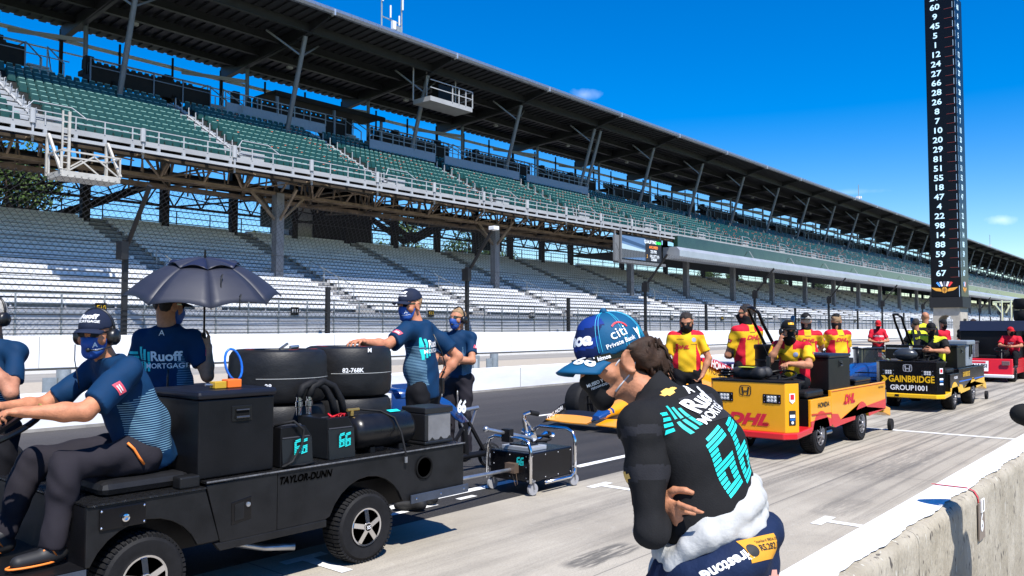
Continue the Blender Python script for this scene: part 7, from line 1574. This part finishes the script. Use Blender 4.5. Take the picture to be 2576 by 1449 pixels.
I = person('dark haired man in yellow and red shirt looking down, hand in his pocket', (9.94, 5.38, 0), R(214), dict(eL=(.02, .29, 1.15), wL=(.08, .2, .93), eR=(-.02, -.27, 1.13), wR=(.06, -.24, .88), head=(.05, 0, 1.635)), H=1.8, h=.0115, top='delivery', hair='dark', mask='gaiter', glasses='dark', head=(-14, -24, 0), hands=dict(L=dict(d=(.15, -.5, -.8), n=(0, -1, 0), t=(1, 0, 0), curl=.9)), bulk=1.02)
team_y(I, False, True)
I = person('balding man in yellow and red shirt with his back turned behind the yellow cart', (11.25, 5.12, 0), R(64), dict(eL=(.1, .26, 1.16), wL=(.25, .05, 1.15), eR=(.1, -.26, 1.16), wR=(.25, -.05, 1.18)), H=1.9, h=.013, top='delivery', hair='dark', mask='gaiter', glasses='dark', head=(48, -4, 0), bulk=1.08)
team_y(I)
I = person('seated man in yellow and red shirt resting his chin on his hand', (10.58, 4.15, 0), math.pi, dict(
    pel=(-.0, 0, .88), chest=(.08, 0, 1.17), neck=(.14, 0, 1.365), head=(.2, .0, 1.515), sL=(.12, .2, 1.315), sR=(.12, -.19, 1.315), eL=(.30, .29, 1.09), eR=(.34, -.2, 1.13), wL=(.52, .14, 1.11), wR=(.32, -.07, 1.36), hL=(.03, .1, .87), hR=(.03, -.1, .87), kL=(.44, .15, .84), kR=(.44, -.2, .84), aL=(.47, .16, .43), aR=(.5, -.2, .43), toeL=(1, .1, 0), toeR=(1, -.1, 0)),
    h=.0115, top='delivery', hat='cap', hatm=capblk, mask='gaiter', glasses='dark', headset=True, head=(38, -4, 0), seat=True, bulk=1.1, hands=dict(L=dict(d=(.9, -.3, 0), n=(0, 0, -1), t=(0, -1, 0), curl=.8), R=dict(d=(-.1, .25, 1), n=(-.6, .6, -.1), t=(-.5, -.6, .2), curl=.6)), tuck=False)
team_y(I, False, True); on_head(I, 'cap_bvh', [rect(0, 0, .07, .028)], (.05, 0, .09), (1, .1, .28), 0, yellow_ink); on_head(I, 'cap_bvh', 'DHL', (.055, 0, .092), (1, .1, .28), .019, red_ink, .05)
t = thing('radio', 'black hand radio with a thin aerial held over the dash of the yellow cart', 'radio', (9.98, 4.25, 1.08)); m = MB(); m.box(9.93, 9.98, 4.22, 4.27, 1.06, 1.2); m.build('radio_body', plast, t, bevel=.008); m = MB(); m.bar((9.96, 4.25, 1.2), (9.86, 4.3, 1.42), .006); m.build('aerial', plast, t)
I = person('man in black cap and yellow shirt standing behind the hoop frame, hand raised', (13.55, 5.12, 0), R(32), dict(eR=(.18, -.28, 1.25), wR=(.24, -.12, 1.45)), H=1.8, h=.015, top='delivery', hat='back', hatm=capblk, hair='grey', head=(-12, 0, 0), mask='gaiter'); team_y(I)
I = person('broad man in yellow shirt and dark cap, back turned, right of the hoop frame', (14.6, 4.98, 0), R(52), dict(eL=(.12, .28, 1.15), wL=(.26, .1, 1.1), eR=(.12, -.28, 1.15), wR=(.26, -.1, 1.12)), H=1.8, h=.015, top='delivery', hat='cap', hatm=capblk, hair='fair', head=(-40, -14, 0), mask='gaiter', bulk=1.15); team_y(I)
# ---- people further along the lane
I = person('man in red shirt and red cap reading a notebook by the white wall', (26.3, 7.75, 0), R(210), dict(eL=(.06, .27, 1.15), wL=(.24, .08, 1.12), eR=(.06, -.27, 1.15), wR=(.22, -.1, 1.1), head=(.05, 0, 1.63)), h=.017, top='red', hat='cap', hatm=capred, mask='mask', head=(-5, -24, 0)); onshirt(I, 'NTT DATA', .05, -.02, 0, white_ink, bold=.04, fwd_=True, sx=.8)
t = thing('notebook', 'small dark notebook in the hands of the red capped man', 'notebook', (26.08, 7.62, 1.1)); m = MB(); m.box(25.98, 26.14, 7.54, 7.68, 1.1, 1.115); m.build('cover', black_ink, t); m = MB(); m.box(25.985, 26.135, 7.545, 7.675, 1.1155, 1.119); m.build('pages', white_ink, t)
I = person('seated man in black and lime shirt driving the black and yellow cart', (17.66, 4.16, 0), math.pi, dict(
    pel=(-.0, 0, .88), chest=(.08, 0, 1.17), neck=(.13, 0, 1.365), head=(.19, .0, 1.515), sL=(.11, .2, 1.315), sR=(.11, -.19, 1.315), eL=(.30, .30, 1.10), eR=(.30, -.28, 1.1), wL=(.54, .1, 1.12), wR=(.54, -.06, 1.12), hL=(.03, .1, .87), hR=(.03, -.1, .87), kL=(.44, .15, .84), kR=(.44, -.2, .84), aL=(.47, .16, .43), aR=(.5, -.2, .43), toeL=(1, .1, 0), toeR=(1, -.1, 0)),
    h=.014, top='lime', hat='cap', hatm=capblk, mask='mask', glasses='dark', head=(25, -10, 0), seat=True, bulk=1.12, tuck=False)
I = person('dark haired man in black and lime shirt with his back turned', (20.3, 5.15, 0), R(50), dict(eL=(.1, .26, 1.16), wL=(.25, .05, 1.15), eR=(.1, -.26, 1.16), wR=(.25, -.05, 1.18)), H=1.76, h=.017, top='lime', hair='dark', head=(-10, -6, 0)); onshirt(I, 'GAINBRIDGE', .045, .02, 0, shirt_l, bold=.03, sx=.8)
I = person('tall bald man in black and lime shirt behind the hoop frame', (22.0, 5.36, 0), R(48), dict(), H=1.95, h=.018, top='lime', hair=None, head=(-20, 0, 0), skinc=(.5, .25, .17), bulk=1.08); onshirt(I, 'GAINBRIDGE', .05, -.02, 0, shirt_l, bold=.03, sx=.8)
I = person('man in dark red shirt beyond the two men in black and lime', (24.0, 6.1, 0), R(190), dict(), H=1.76, h=.019, top=M('shirt_maroon', (.2, .008, .015), .75), hair='dark', mask='gaiter', head=(10, 0, 0))
I = person('man in red shirt and black cap just right of the bald man', (24.4, 5.52, 0), R(235), dict(), H=1.76, h=.019, top='red', hat='cap', hatm=capblk, mask='mask', head=(0, -8, 0), hair=None)
I = person('man in black shirt with white arm lettering in front of the pylon base', (32.0, 6.6, 0), R(150), dict(eL=(.1, .25, 1.15), wL=(.28, .1, 1.1)), H=1.76, h=.02, top='black', hair='dark', mask='mask', head=(-10, 0, 0)); onshirt(I, [rect(0, .1 - .05 * k, .05, .02) for k in range(5)], 0, .0, 0, white_ink, side=-.1)
I = person('brown haired man in red shirt with raised arms right of the pylon', (31.2, 6.12, 0), R(-20), dict(eR=(.22, -.24, 1.3), wR=(.42, -.1, 1.42), eL=(.2, .24, 1.3), wL=(.42, .1, 1.42)), H=1.84, h=.019, top='red', hair='brown', head=(-15, 0, 0))
I = person('dark haired person half hidden behind the open cabinet lid', (34.6, 6.25, 0), R(200), dict(), H=1.72, h=.02, top='black', hair='dark', head=(0, -10, 0))
I = person('seated man in red shirt and red cap driving the red cart', (28.0, 4.5, 0), math.pi, dict(
    pel=(-.0, 0, .80), chest=(.06, 0, 1.09), neck=(.1, 0, 1.285), head=(.15, .0, 1.43), sL=(.08, .2, 1.235), sR=(.08, -.19, 1.235), eL=(.26, .28, 1.02), eR=(.26, -.28, 1.02), wL=(.50, .1, 1.0), wR=(.50, -.06, 1.0), hL=(.03, .1, .79), hR=(.03, -.1, .79), kL=(.42, .15, .78), kR=(.42, -.2, .78), aL=(.5, .16, .48), aR=(.52, -.2, .48), toeL=(1, .1, 0), toeR=(1, -.1, 0)),
    h=.017, top='red', hat='cap', hatm=capred, mask='mask', head=(40, -6, 0), seat=True, bulk=1.05, tuck=False); onshirt(I, 'NTT', .05, .02, 0, white_ink, bold=.03, fwd_=True)
# ---- photographer beyond the wall, mostly outside the frame on the right
I = person('person in black behind the pit wall, mostly cut off by the right frame edge', (4.04, .33, 0), R(100), dict(eR=(.12, -.24, 1.15), wR=(.28, -.06, 1.2), eL=(.04, .27, 1.14), wL=(.2, .2, 1.1), head=(.05, 0, 1.62)), H=1.76, h=.012, long=True, hands=dict(L=dict(hide=1), R=dict(hide=1)), top='black', hat='cap', hatm=capblk, mask='gaiter', head=(0, -5, 0), bulk=.95)
# ================================================================ the driver leaning on the wall in the foreground
YAW = R(92); BL = Vector((2.15, 1.065, 0))
base = M('base_layer', (.010, .010, .011), .85, var=.35, scale=9, bump=.12, bscale=240); base_g = M('base_layer_grey', (.02, .02, .024), .8, var=.3, scale=9, bump=.12, bscale=240)
capteal = M('cap_teal', (.004, .075, .17), .65, var=.1, scale=6, bump=.08, bscale=260); capblu = M('cap_royal', (.005, .03, .2), .65, bump=.08, bscale=260)
J = dict(pel=(-.0, 0, .93), chest=(.035, 0, 1.165), neck=(.175, .0, 1.36), head=(.32, .045, 1.465), sL=(.145, .172, 1.295), sR=(.14, -.165, 1.32), eL=(.09, .225, 1.03), eR=(.17, -.23, 1.07), wL=(.17, -.0, 1.04), wR=(.115, .14, 1.085),
         hL=(.02, .1, .90), hR=(.02, -.1, .90), kL=(.26, .11, .56), kR=(.26, -.11, .56), aL=(.28, .12, .10), aR=(.28, -.12, .10))
I = person('man in black base layer and blue cap sitting on the pit wall in the foreground', tuple(BL), YAW, J, H=1.74, h=.008, top=base, legs=navy_dk, hat=None, hair=None, face=True, head=(64, -13, 6), armk=.68, fold=.007, sleeve=.08, seat=True, bulk=1.0, skinc=(.5, .24, .15),
    hands=dict(L=dict(d=(-.1, -.95, .1), n=(-.9, .2, 0), t=(0, 0, 1), curl=.9), R=dict(d=(-.9, .42, -.16), n=(-.3, -.95, 0), t=(.1, .1, 1), curl=.95, point=True, thumb=1.0)))
D = I['D']; root = I['root']; hp = I['hp']; Rm = I['Rm']; s = I['s']; WORLD[0] = False
lat, up, fw = I['lat'], I['up'], I['fw']
# long sleeves down to the wrists
S2 = Sdf()
for S in 'LR':
    S2.cap(D['s' + S], lerp(D['s' + S], D['e' + S], .4), .053, .051, .04); S2.cap(lerp(D['s' + S], D['e' + S], .4), D['e' + S], .051, .041, .04); S2.cap(D['e' + S], lerp(D['e' + S], D['w' + S], .35), .043, .047, .03); S2.cap(lerp(D['e' + S], D['w' + S], .35), lerp(D['e' + S], D['w' + S], .88), .047, .036, .03)
S2.cap(D['sL'], D['sL'] - lat * .08 + up * .02, .058, .064, .05)
slo, slb = sobj('sleeves', S2, .008, [base, base_g], root, .007, 44, .7, lambda P: ((np.abs((P - D['sL']) @ unit(D['eL'] - D['sL']) - .13) < .02) | (np.abs((P - D['sL']) @ unit(D['eL'] - D['sL']) - .02) < .012)).astype(int), keep=True)
# collar
S2 = Sdf(); S2.cap(D['neck'] - up * .075, lerp(D['neck'], D['head'], .32), .098, .063, .02, lat, 1.12); S2.cut(lerp(D['neck'], D['head'], .30), D['head'] - D['neck']); sobj('collar', S2, .008, base, root, .003, 60)
# white fireproof roll and navy race suit tied at the waist
wc_ = D['pel'] + up * .075 + V3((0, 0, .0)); S2 = Sdf(); n = 18
for k in range(n):
    a, b = [2 * math.pi * q / n for q in (k, k + 1)]
    f_ = lambda a: wc_ + fw * (.122 * math.cos(a)) + lat * (.16 * math.sin(a)) + V3((0, 0, .022 * math.sin(a * 2 + 1) - .03 * math.cos(a)))
    S2.cap(f_(a), f_(b), .031 + .010 * math.sin(a * 3), None, .012)
    g_ = lambda a: wc_ + fw * (.135 * math.cos(a)) + lat * (.175 * math.sin(a)) + V3((0, 0, -.032 + .026 * math.sin(a * 3 + 2) - .03 * math.cos(a)))
    S2.cap(g_(a), g_(b), .026 + .008 * math.sin(a * 5), None, .01)
    g_ = lambda a: wc_ + fw * (.115 * math.cos(a)) + lat * (.15 * math.sin(a)) + V3((0, 0, .045 + .02 * math.sin(a * 2) - .03 * math.cos(a)))
    S2.cap(g_(a), g_(b), .018 + .006 * math.sin(a * 4), None, .01)
sobj('white_undershirt_roll', S2, .008, M('undershirt_white', (.43, .43, .42), .85, var=.1, scale=9, bump=.25, bscale=40), root, .008, 30, 1.0)
suitm = M('suit_navy', (.007, .016, .05), .75, var=.2, scale=7, bump=.15, bscale=90)
S2 = Sdf(); S2.cap(D['pel'] + up * .01, D['pel'] - V3((0, 0, .06)), .125, .128, .05, lat, 1.28); S2.cap(D['pel'] + up * .02 - fw * .03, D['pel'] - V3((0, 0, .02)) - fw * .05, .10, .11, .05, lat, 1.3)
n = 16
for k in range(n):
    a, b = [2 * math.pi * q / n for q in (k, k + 1)]; f_ = lambda a: D['pel'] + V3((0, 0, .005 + .02 * math.sin(2 * a))) + fw * (.135 * math.cos(a)) + lat * (.172 * math.sin(a)); S2.cap(f_(a), f_(b), .034 + .01 * math.sin(a * 4), None, .03)
for S in 'LR': S2.cap(D['h' + S], D['k' + S], .10, .082, .05); S2.cap(D['k' + S], D['a' + S], .09, .08, .04)
S2.cap(D['pel'] + fw * .12 + lat * .14 - V3((0, 0, .05)), D['pel'] + fw * .16 + lat * .2 - V3((0, 0, .26)), .055, .05, .03)
suo, sub = sobj('race_suit', S2, .009, suitm, root, .011, 30, 2.0, keep=True)
def onb(bvh, what, pos, nrm, upd, h, mat, par, bold=.02, sx=1., tilt=0., L=.012, name='lettering', off=.0015):
    d = unit(nrm); u = unit(V3(upd) - d * (V3(upd) @ d)); x = rot(np.cross(u, d), d, tilt); u = np.cross(d, x); m = frame(Vector(V3(pos) + d * .1), Vector(x), Vector(u))
    return txt(what, h, m, mat, par, bold=bold, bvh=bvh, sx=sx, L=L, off=off, name=name) if isinstance(what, str) else shape(what, m, mat, par, name, bvh=bvh, L=L, off=off)
rs = D['pel'] - fw * .16
onb(sub, [rect(0, 0, .115, .06)], rs + lat * .06 + V3((0, 0, .005)), -fw, up, 0, M('patch_gold', (.6, .28, .03), .7), suo, tilt=-.12, name='patch'); onb(sub, 'RS.282.16', rs + lat * .035 + V3((0, 0, .0)), -fw, up, .015, black_ink, suo, tilt=-.12, off=.0028); onb(sub, 'Standard 8856-2000', rs + lat * .035 + V3((0, 0, .018)), -fw, up, .007, black_ink, suo, bold=.0, tilt=-.12, off=.0028); onb(sub, [disc(0, 0, .016, 14)], rs + lat * .1 + V3((0, 0, .012)), -fw, up, 0, black_ink, suo, off=.0028, tilt=-.12)
onb(sub, 'Firestone', D['pel'] + lat * .15 - fw * .09 + V3((0, 0, .005)), lat * .5 - fw * .9, up, .026, white_ink, suo, tilt=math.pi + .15, bold=.03); 
bow = [[(-.045, -.012), (-.02, -.012), (-.016, -.024), (.022, -.024), (.026, -.01), (.05, -.01), (.045, .012), (.02, .012), (.016, .024), (-.022, .024), (-.026, .01), (-.05, .01)]]
onb(sub, bow, rs - lat * .02 + V3((0, 0, -.1)), -fw, up, 0, M('bow_rose', (.7, .35, .28), .6), suo, tilt=-.2, name='emblem')
# cap with panels, stitching and hair
K = Sdf(); K.ell(hp(-.014, 0, .045), Rm, (.112 * s, .094 * s, .108 * s), .02); K.cap(hp(.045, 0, .1), hp(.07, 0, .06), .042 * s, .036 * s, .04); K.cut(hp(0, 0, .03), Rm @ V3((-.16, 0, -1)))
def capf(P): q = (P - I['hc']) @ Rm; fr = (q[:, 0] > .028) & (np.abs(q[:, 1]) < .062); band = ((q[:, 2] * 34).astype(int) % 2 == 0); return np.where(fr, np.where(band, 1, 2), 0)
capo, capb = sobj('cap', K, .006, [capteal, capblu, M('cap_dkblue', (.004, .014, .075), .65)], root, .002, 40, 1.0, capf, keep=True); I['cap_bvh'] = capb
m = MB(); vs = []; fs = []; nu, nv = 20, 8
for j in range(nv + 1):
    for i in range(nu + 1):
        u = -1 + 2 * i / nu; v = j / nv; x = .058 + .098 * v * math.sqrt(max(0, 1 - (u * .9) ** 2)) + .035 * (1 - u * u); y = u * .086 * (1 - .05 * v); z = .032 - .03 * u * u - .01 * v - .012 * v * v; vs.append(tuple(hp(x, y, z)))
for j in range(nv):
    for i in range(nu): a = j * (nu + 1) + i; fs.append((a, a + 1, a + nu + 2, a + nu + 1))
m.add(vs, fs); bo = m.build('brim', capteal, capo, smooth=True); sm = bo.modifiers.new('thick', 'SOLIDIFY'); sm.thickness = .006
bb = BVHTree.FromPolygons([Vector(v) for v in vs], fs)
bn = Rm @ V3((.25, .35, .9)); d = unit(bn); xx = unit(np.cross(Rm @ V3((1, 0, -.2)), d)) 
bx_ = unit(Rm @ V3((-.6, .8, 0))); mm = frame(Vector(hp(.118, .035, .02) + unit(Rm @ V3((.1, .1, 1))) * .1), Vector(bx_), Vector(np.cross(unit(Rm @ V3((.1, .1, 1))), bx_))); txt('66', .036, mm, white_ink, capo, bold=.03, shear=.2, bvh=bb, sx=1.25, L=.008, off=.009)
m = MB(); m.ball(hp(-.014, 0, .155), .012, n=12); m.build('top_button', capteal, capo, smooth=True)
stm = M('stitch_cyan', (.02, .4, .6), .6)
def seam(pts):
    m = MB(); Q = []
    for p in pts:
        o = hp(-.014, 0, .04); dd = unit(V3(hp(*p)) - o); h_, n_, i_, q_ = capb.ray_cast(Vector(o + dd * .3), Vector(-dd), .3)
        if h_ is not None: Q.append(h_ + n_ * .001)
    if len(Q) > 1: m.tube(Q, .0009, 4); m.build('stitching', stm, capo)
for az in (.62, .72, 1.5, 1.6, 2.35, 2.45): seam([(-.014 + .1 * math.cos(az) * math.cos(e), .1 * math.sin(az) * math.cos(e), .04 + .1 * math.sin(e)) for e in [k * math.pi / 2 / 12 for k in range(12)]])
on_head(I, 'cap_bvh', 'citi', (.005, .08, .083), (.10, 1, .22), .03, white_ink, .0, capo, 1.05, tilt=0.12); on_head(I, 'cap_bvh', arcband(0, 0, .024, .029, .3, 2.4), (-.004, .08, .088), (.14, 1, .22), 0, red_ink, par=capo); on_head(I, 'cap_bvh', 'Private Bank', (.005, .085, .056), (.10, 1, .1), .013, white_ink, .012, capo, tilt=.1)
on_head(I, 'cap_bvh', 'kimoa', (.08, -.01, .085), (1, .05, .18), .034, white_ink, .05, capo, 1.0)
on_head(I, 'cap_bvh', [[(-.012, .016), (0, .008), (.012, .016), (.008, 0), (.004, -.006), (.003, -.02), (-.003, -.02), (-.004, -.006), (-.008, 0)]], (-.062, .08, .072), (-.5, 1, .2), 0, white_ink, par=capo); on_head(I, 'cap_bvh', [[(.006, .008), (.014, .012), (.008, -.004), (.005, -.016), (.003, -.006)]], (-.064, .08, .072), (-.5, 1, .2), 0, teal_ink, par=capo)
onb(capb, [rect(0, 0, .05, .022)], hp(-.115, .02, .04), Rm @ V3((-1, .25, 0)), Rm @ V3((0, 0, 1)), 0, M('strap_cyan', (.01, .35, .55), .6), capo, name='strap')
H_ = Sdf(); H_.ell(hp(-.035, 0, .01), Rm, (.088 * s, .09 * s, .085 * s), .02); random.seed(5)
for a in range(9):
    y_ = -.075 + .019 * a; H_.cap(hp(-.07, y_, .01), hp(-.115 - .008 * (a % 3), y_ * 1.0, -.045), .028, .024, .02); H_.cap(hp(-.11, y_, -.03), hp(-.1 - .02 * (a % 2), y_ * .95, -.085 - .012 * (a % 3)), .024, .014, .015)
for a in range(5): H_.cap(hp(-.02 - .02 * a, .08, .03), hp(-.045 - .02 * a, .086, -.02 - .012 * (a % 2) - .008 * a), .018, .012, .012)
H_.cap(hp(-.12, .0, .05), hp(-.14, .02, .0), .03, .02, .02)
H_.cut(hp(0, 0, .05), Rm @ V3((.1, 0, 1))); H_.cut(hp(.012, 0, .0), Rm @ V3((1, 0, -.75)))
ho = sobj('hair', H_, .006, hairm['brown'], root, .006, 70, .7)
m = MB(); random.seed(9)
for k in range(300):
    y_ = random.uniform(-.07, .088); x_ = random.uniform(-.128, -.07) if abs(y_) < .065 else random.uniform(-.115, -.045); z_ = random.uniform(-.03, .04); w = random.uniform(.004, .011); L_ = random.uniform(.05, .105); ph = random.uniform(0, 6); ex_ = random.uniform(-.035, -.01); oy = .012 if y_ > 0 else -.012
    m.tube([Vector(hp(x_ + ex_ * t * 1.2 - .008 + w * math.sin(ph + 6 * t), y_ + oy * (1 - .4 * t) + w * math.cos(ph + 5 * t), z_ - L_ * t)) for t in (0, .2, .4, .6, .8, 1)], [.0055, .0055, .005, .0045, .003, .001], 4)
m.build('loose_curls', hairm['brown'], ho, smooth=True)
# face mask with white ear loops
Mk = Sdf(); Mk.cap(hp(.03, 0, .0), hp(.05, 0, -.085), .063, .04, .03, Rm[:, 1], 1.06); Mk.cap(hp(.085, 0, .0), hp(.106, 0, -.035), .012, .016, .035); Mk.cap(hp(.102, 0, -.045), hp(.068, 0, -.112), .014, .018, .035)
Mk.cut(hp(.1, 0, -.002), Rm @ V3((-.35, 0, 1))); Mk.cut(hp(.012, 0, -.03), Rm @ V3((-1, 0, -.35)))
mo, mbv = sobj('face_mask', Mk, .006, maskblk, root, .003, 50, .3, keep=True)
onb(mbv, 'MUSEO Y CIRCUITO', hp(.07, .05, -.042), Rm @ V3((.5, 1, -.05)), Rm @ V3((0, 0, 1)), .0095, white_ink, mo, bold=.015, sx=.9, L=.006, tilt=.12); onb(mbv, 'FERNANDO ALONSO', hp(.07, .05, -.055), Rm @ V3((.5, 1, -.05)), Rm @ V3((0, 0, 1)), .0068, white_ink, mo, bold=.005, sx=.95, L=.006, tilt=.12)
for k, c in enumerate(((.6, .02, .03), (.75, .5, .02), (.02, .12, .6))):
    mt = M('mask_stripe%d' % k, c, .6); onb(mbv, [rect(.008 * k, .02, .006, .018, .2), rect(.01 + .008 * k, -.034, .006, .03 - .004 * k, .2)], hp(.055, .05, -.05), Rm @ V3((.5, 1, -.05)), Rm @ V3((0, 0, 1)), 0, mt, mo, L=.006, tilt=.1, name='colour_bars')
m = MB(); lw = M('ear_loop', (.6, .6, .62), .7)
m.tube([Vector(hp(.045, .062, -.02)), Vector(hp(.02, .074, .004)), Vector(hp(-.012, .086, .026)), Vector(hp(-.03, .082, .015))], .0028, 6); m.tube([Vector(hp(.045, .05, -.085)), Vector(hp(.015, .064, -.06)), Vector(hp(-.015, .078, -.038)), Vector(hp(-.03, .082, -.01))], .0028, 6); m.build('ear_loop', lw, mo, smooth=True)
# sunglasses
m = MB(); m.prism([Vector(hp(x, y, z)) for x, y, z in ((.098, .062, .034), (.112, .02, .036), (.115, .006, .03), (.112, .012, -.004), (.1, .045, -.008), (.09, .064, .012))], Vector(Rm @ V3((.006, 0, 0)))); m.prism([Vector(hp(x, -y, z)) for x, y, z in ((.098, .062, .034), (.112, .02, .036), (.115, .006, .03), (.112, .012, -.004), (.1, .045, -.008), (.09, .064, .012))], Vector(Rm @ V3((.006, 0, 0)))); m.bar(hp(.095, .066, .026), hp(.0, .083, .022), .006, .02); g_ = m.build('glasses', lens, root)
mm = frame(Vector(hp(.07, .078, .0245)), Vector(Rm @ V3((-.985, .17, 0))), Vector(Rm @ V3((0, 0, 1)))); txt('kimoa', .012, mm, white_ink, g_, bold=.02)
# marks on the base layer
bt_ = I['bvh']; so2 = I['shirt']; bdir = unit(-fw * 1.0 + up * .15)
bc_ = D['chest']
for sgn in (1, -1): onb(bt_, six(.07, .165), bc_ + up * (.005 - .007 * sgn) + lat * (.043 * sgn + .03), bdir, up, 0, teal_ink, so2, name='number', L=.02, tilt=.16)
onb(bt_, [rect(0, 0, .2, .1)], bc_ + up * .15 - lat * .03, bdir, up, 0, base_g, so2, name='grey_band', off=.0015, L=.02)
onb(bt_, 'Ruoff', bc_ + up * .18 + lat * .0, bdir, up, .05, white_ink, so2, bold=.035, L=.012, tilt=.28, off=.004); onb(bt_, 'MORTGAGE', bc_ + up * .135 - lat * .005, bdir, up, .024, white_ink, so2, L=.012, tilt=.28, off=.004)
onb(bt_, chevrons(.52)[:4], bc_ + up * .155 + lat * .135, bdir, up, 0, teal_ink, so2, name='emblem', L=.015); onb(bt_, chevrons(.52)[4:], bc_ + up * .155 + lat * .128, bdir, up, 0, M('teal_mid', (.008, .42, .38), .6), so2, name='emblem', L=.015)
onb(bt_, 'A', bc_ + up * .222 + lat * .01, bdir, up, .028, white_ink, so2, bold=.03, L=.01); onb(bt_, [[(x * .6, y * .6) for x, y in bow[0]]], bc_ + up * .235 + lat * .07, unit(bdir + up * .6), up, 0, M('bow_gold', (.75, .45, .1), .5), so2, name='emblem', L=.01)
ua_ = unit(D['eL'] - D['sL'])
onb(slb, [[(x * .6, y * .6) for x, y in bow[0]]], lerp(D['sL'], D['eL'], .42) + fw * .02, unit(lat + fw * .55), -ua_, 0, M('bow_gold'), slo, name='emblem', L=.008); onb(slb, [rect(0, 0, .03, .05)], lerp(D['sL'], D['eL'], .62) + fw * .03, unit(lat * .6 + fw), -ua_, 0, pink, slo, name='badge', L=.01)
for k, t_ in enumerate(('VELO', 'SODEN', 'Freedit')): onb(slb, t_, lerp(D['sL'], D['eL'], .78 + .08 * k) + fw * .03, unit(lat * .6 + fw), -ua_, .012, white_ink, slo, L=.008)
WORLD[0] = True
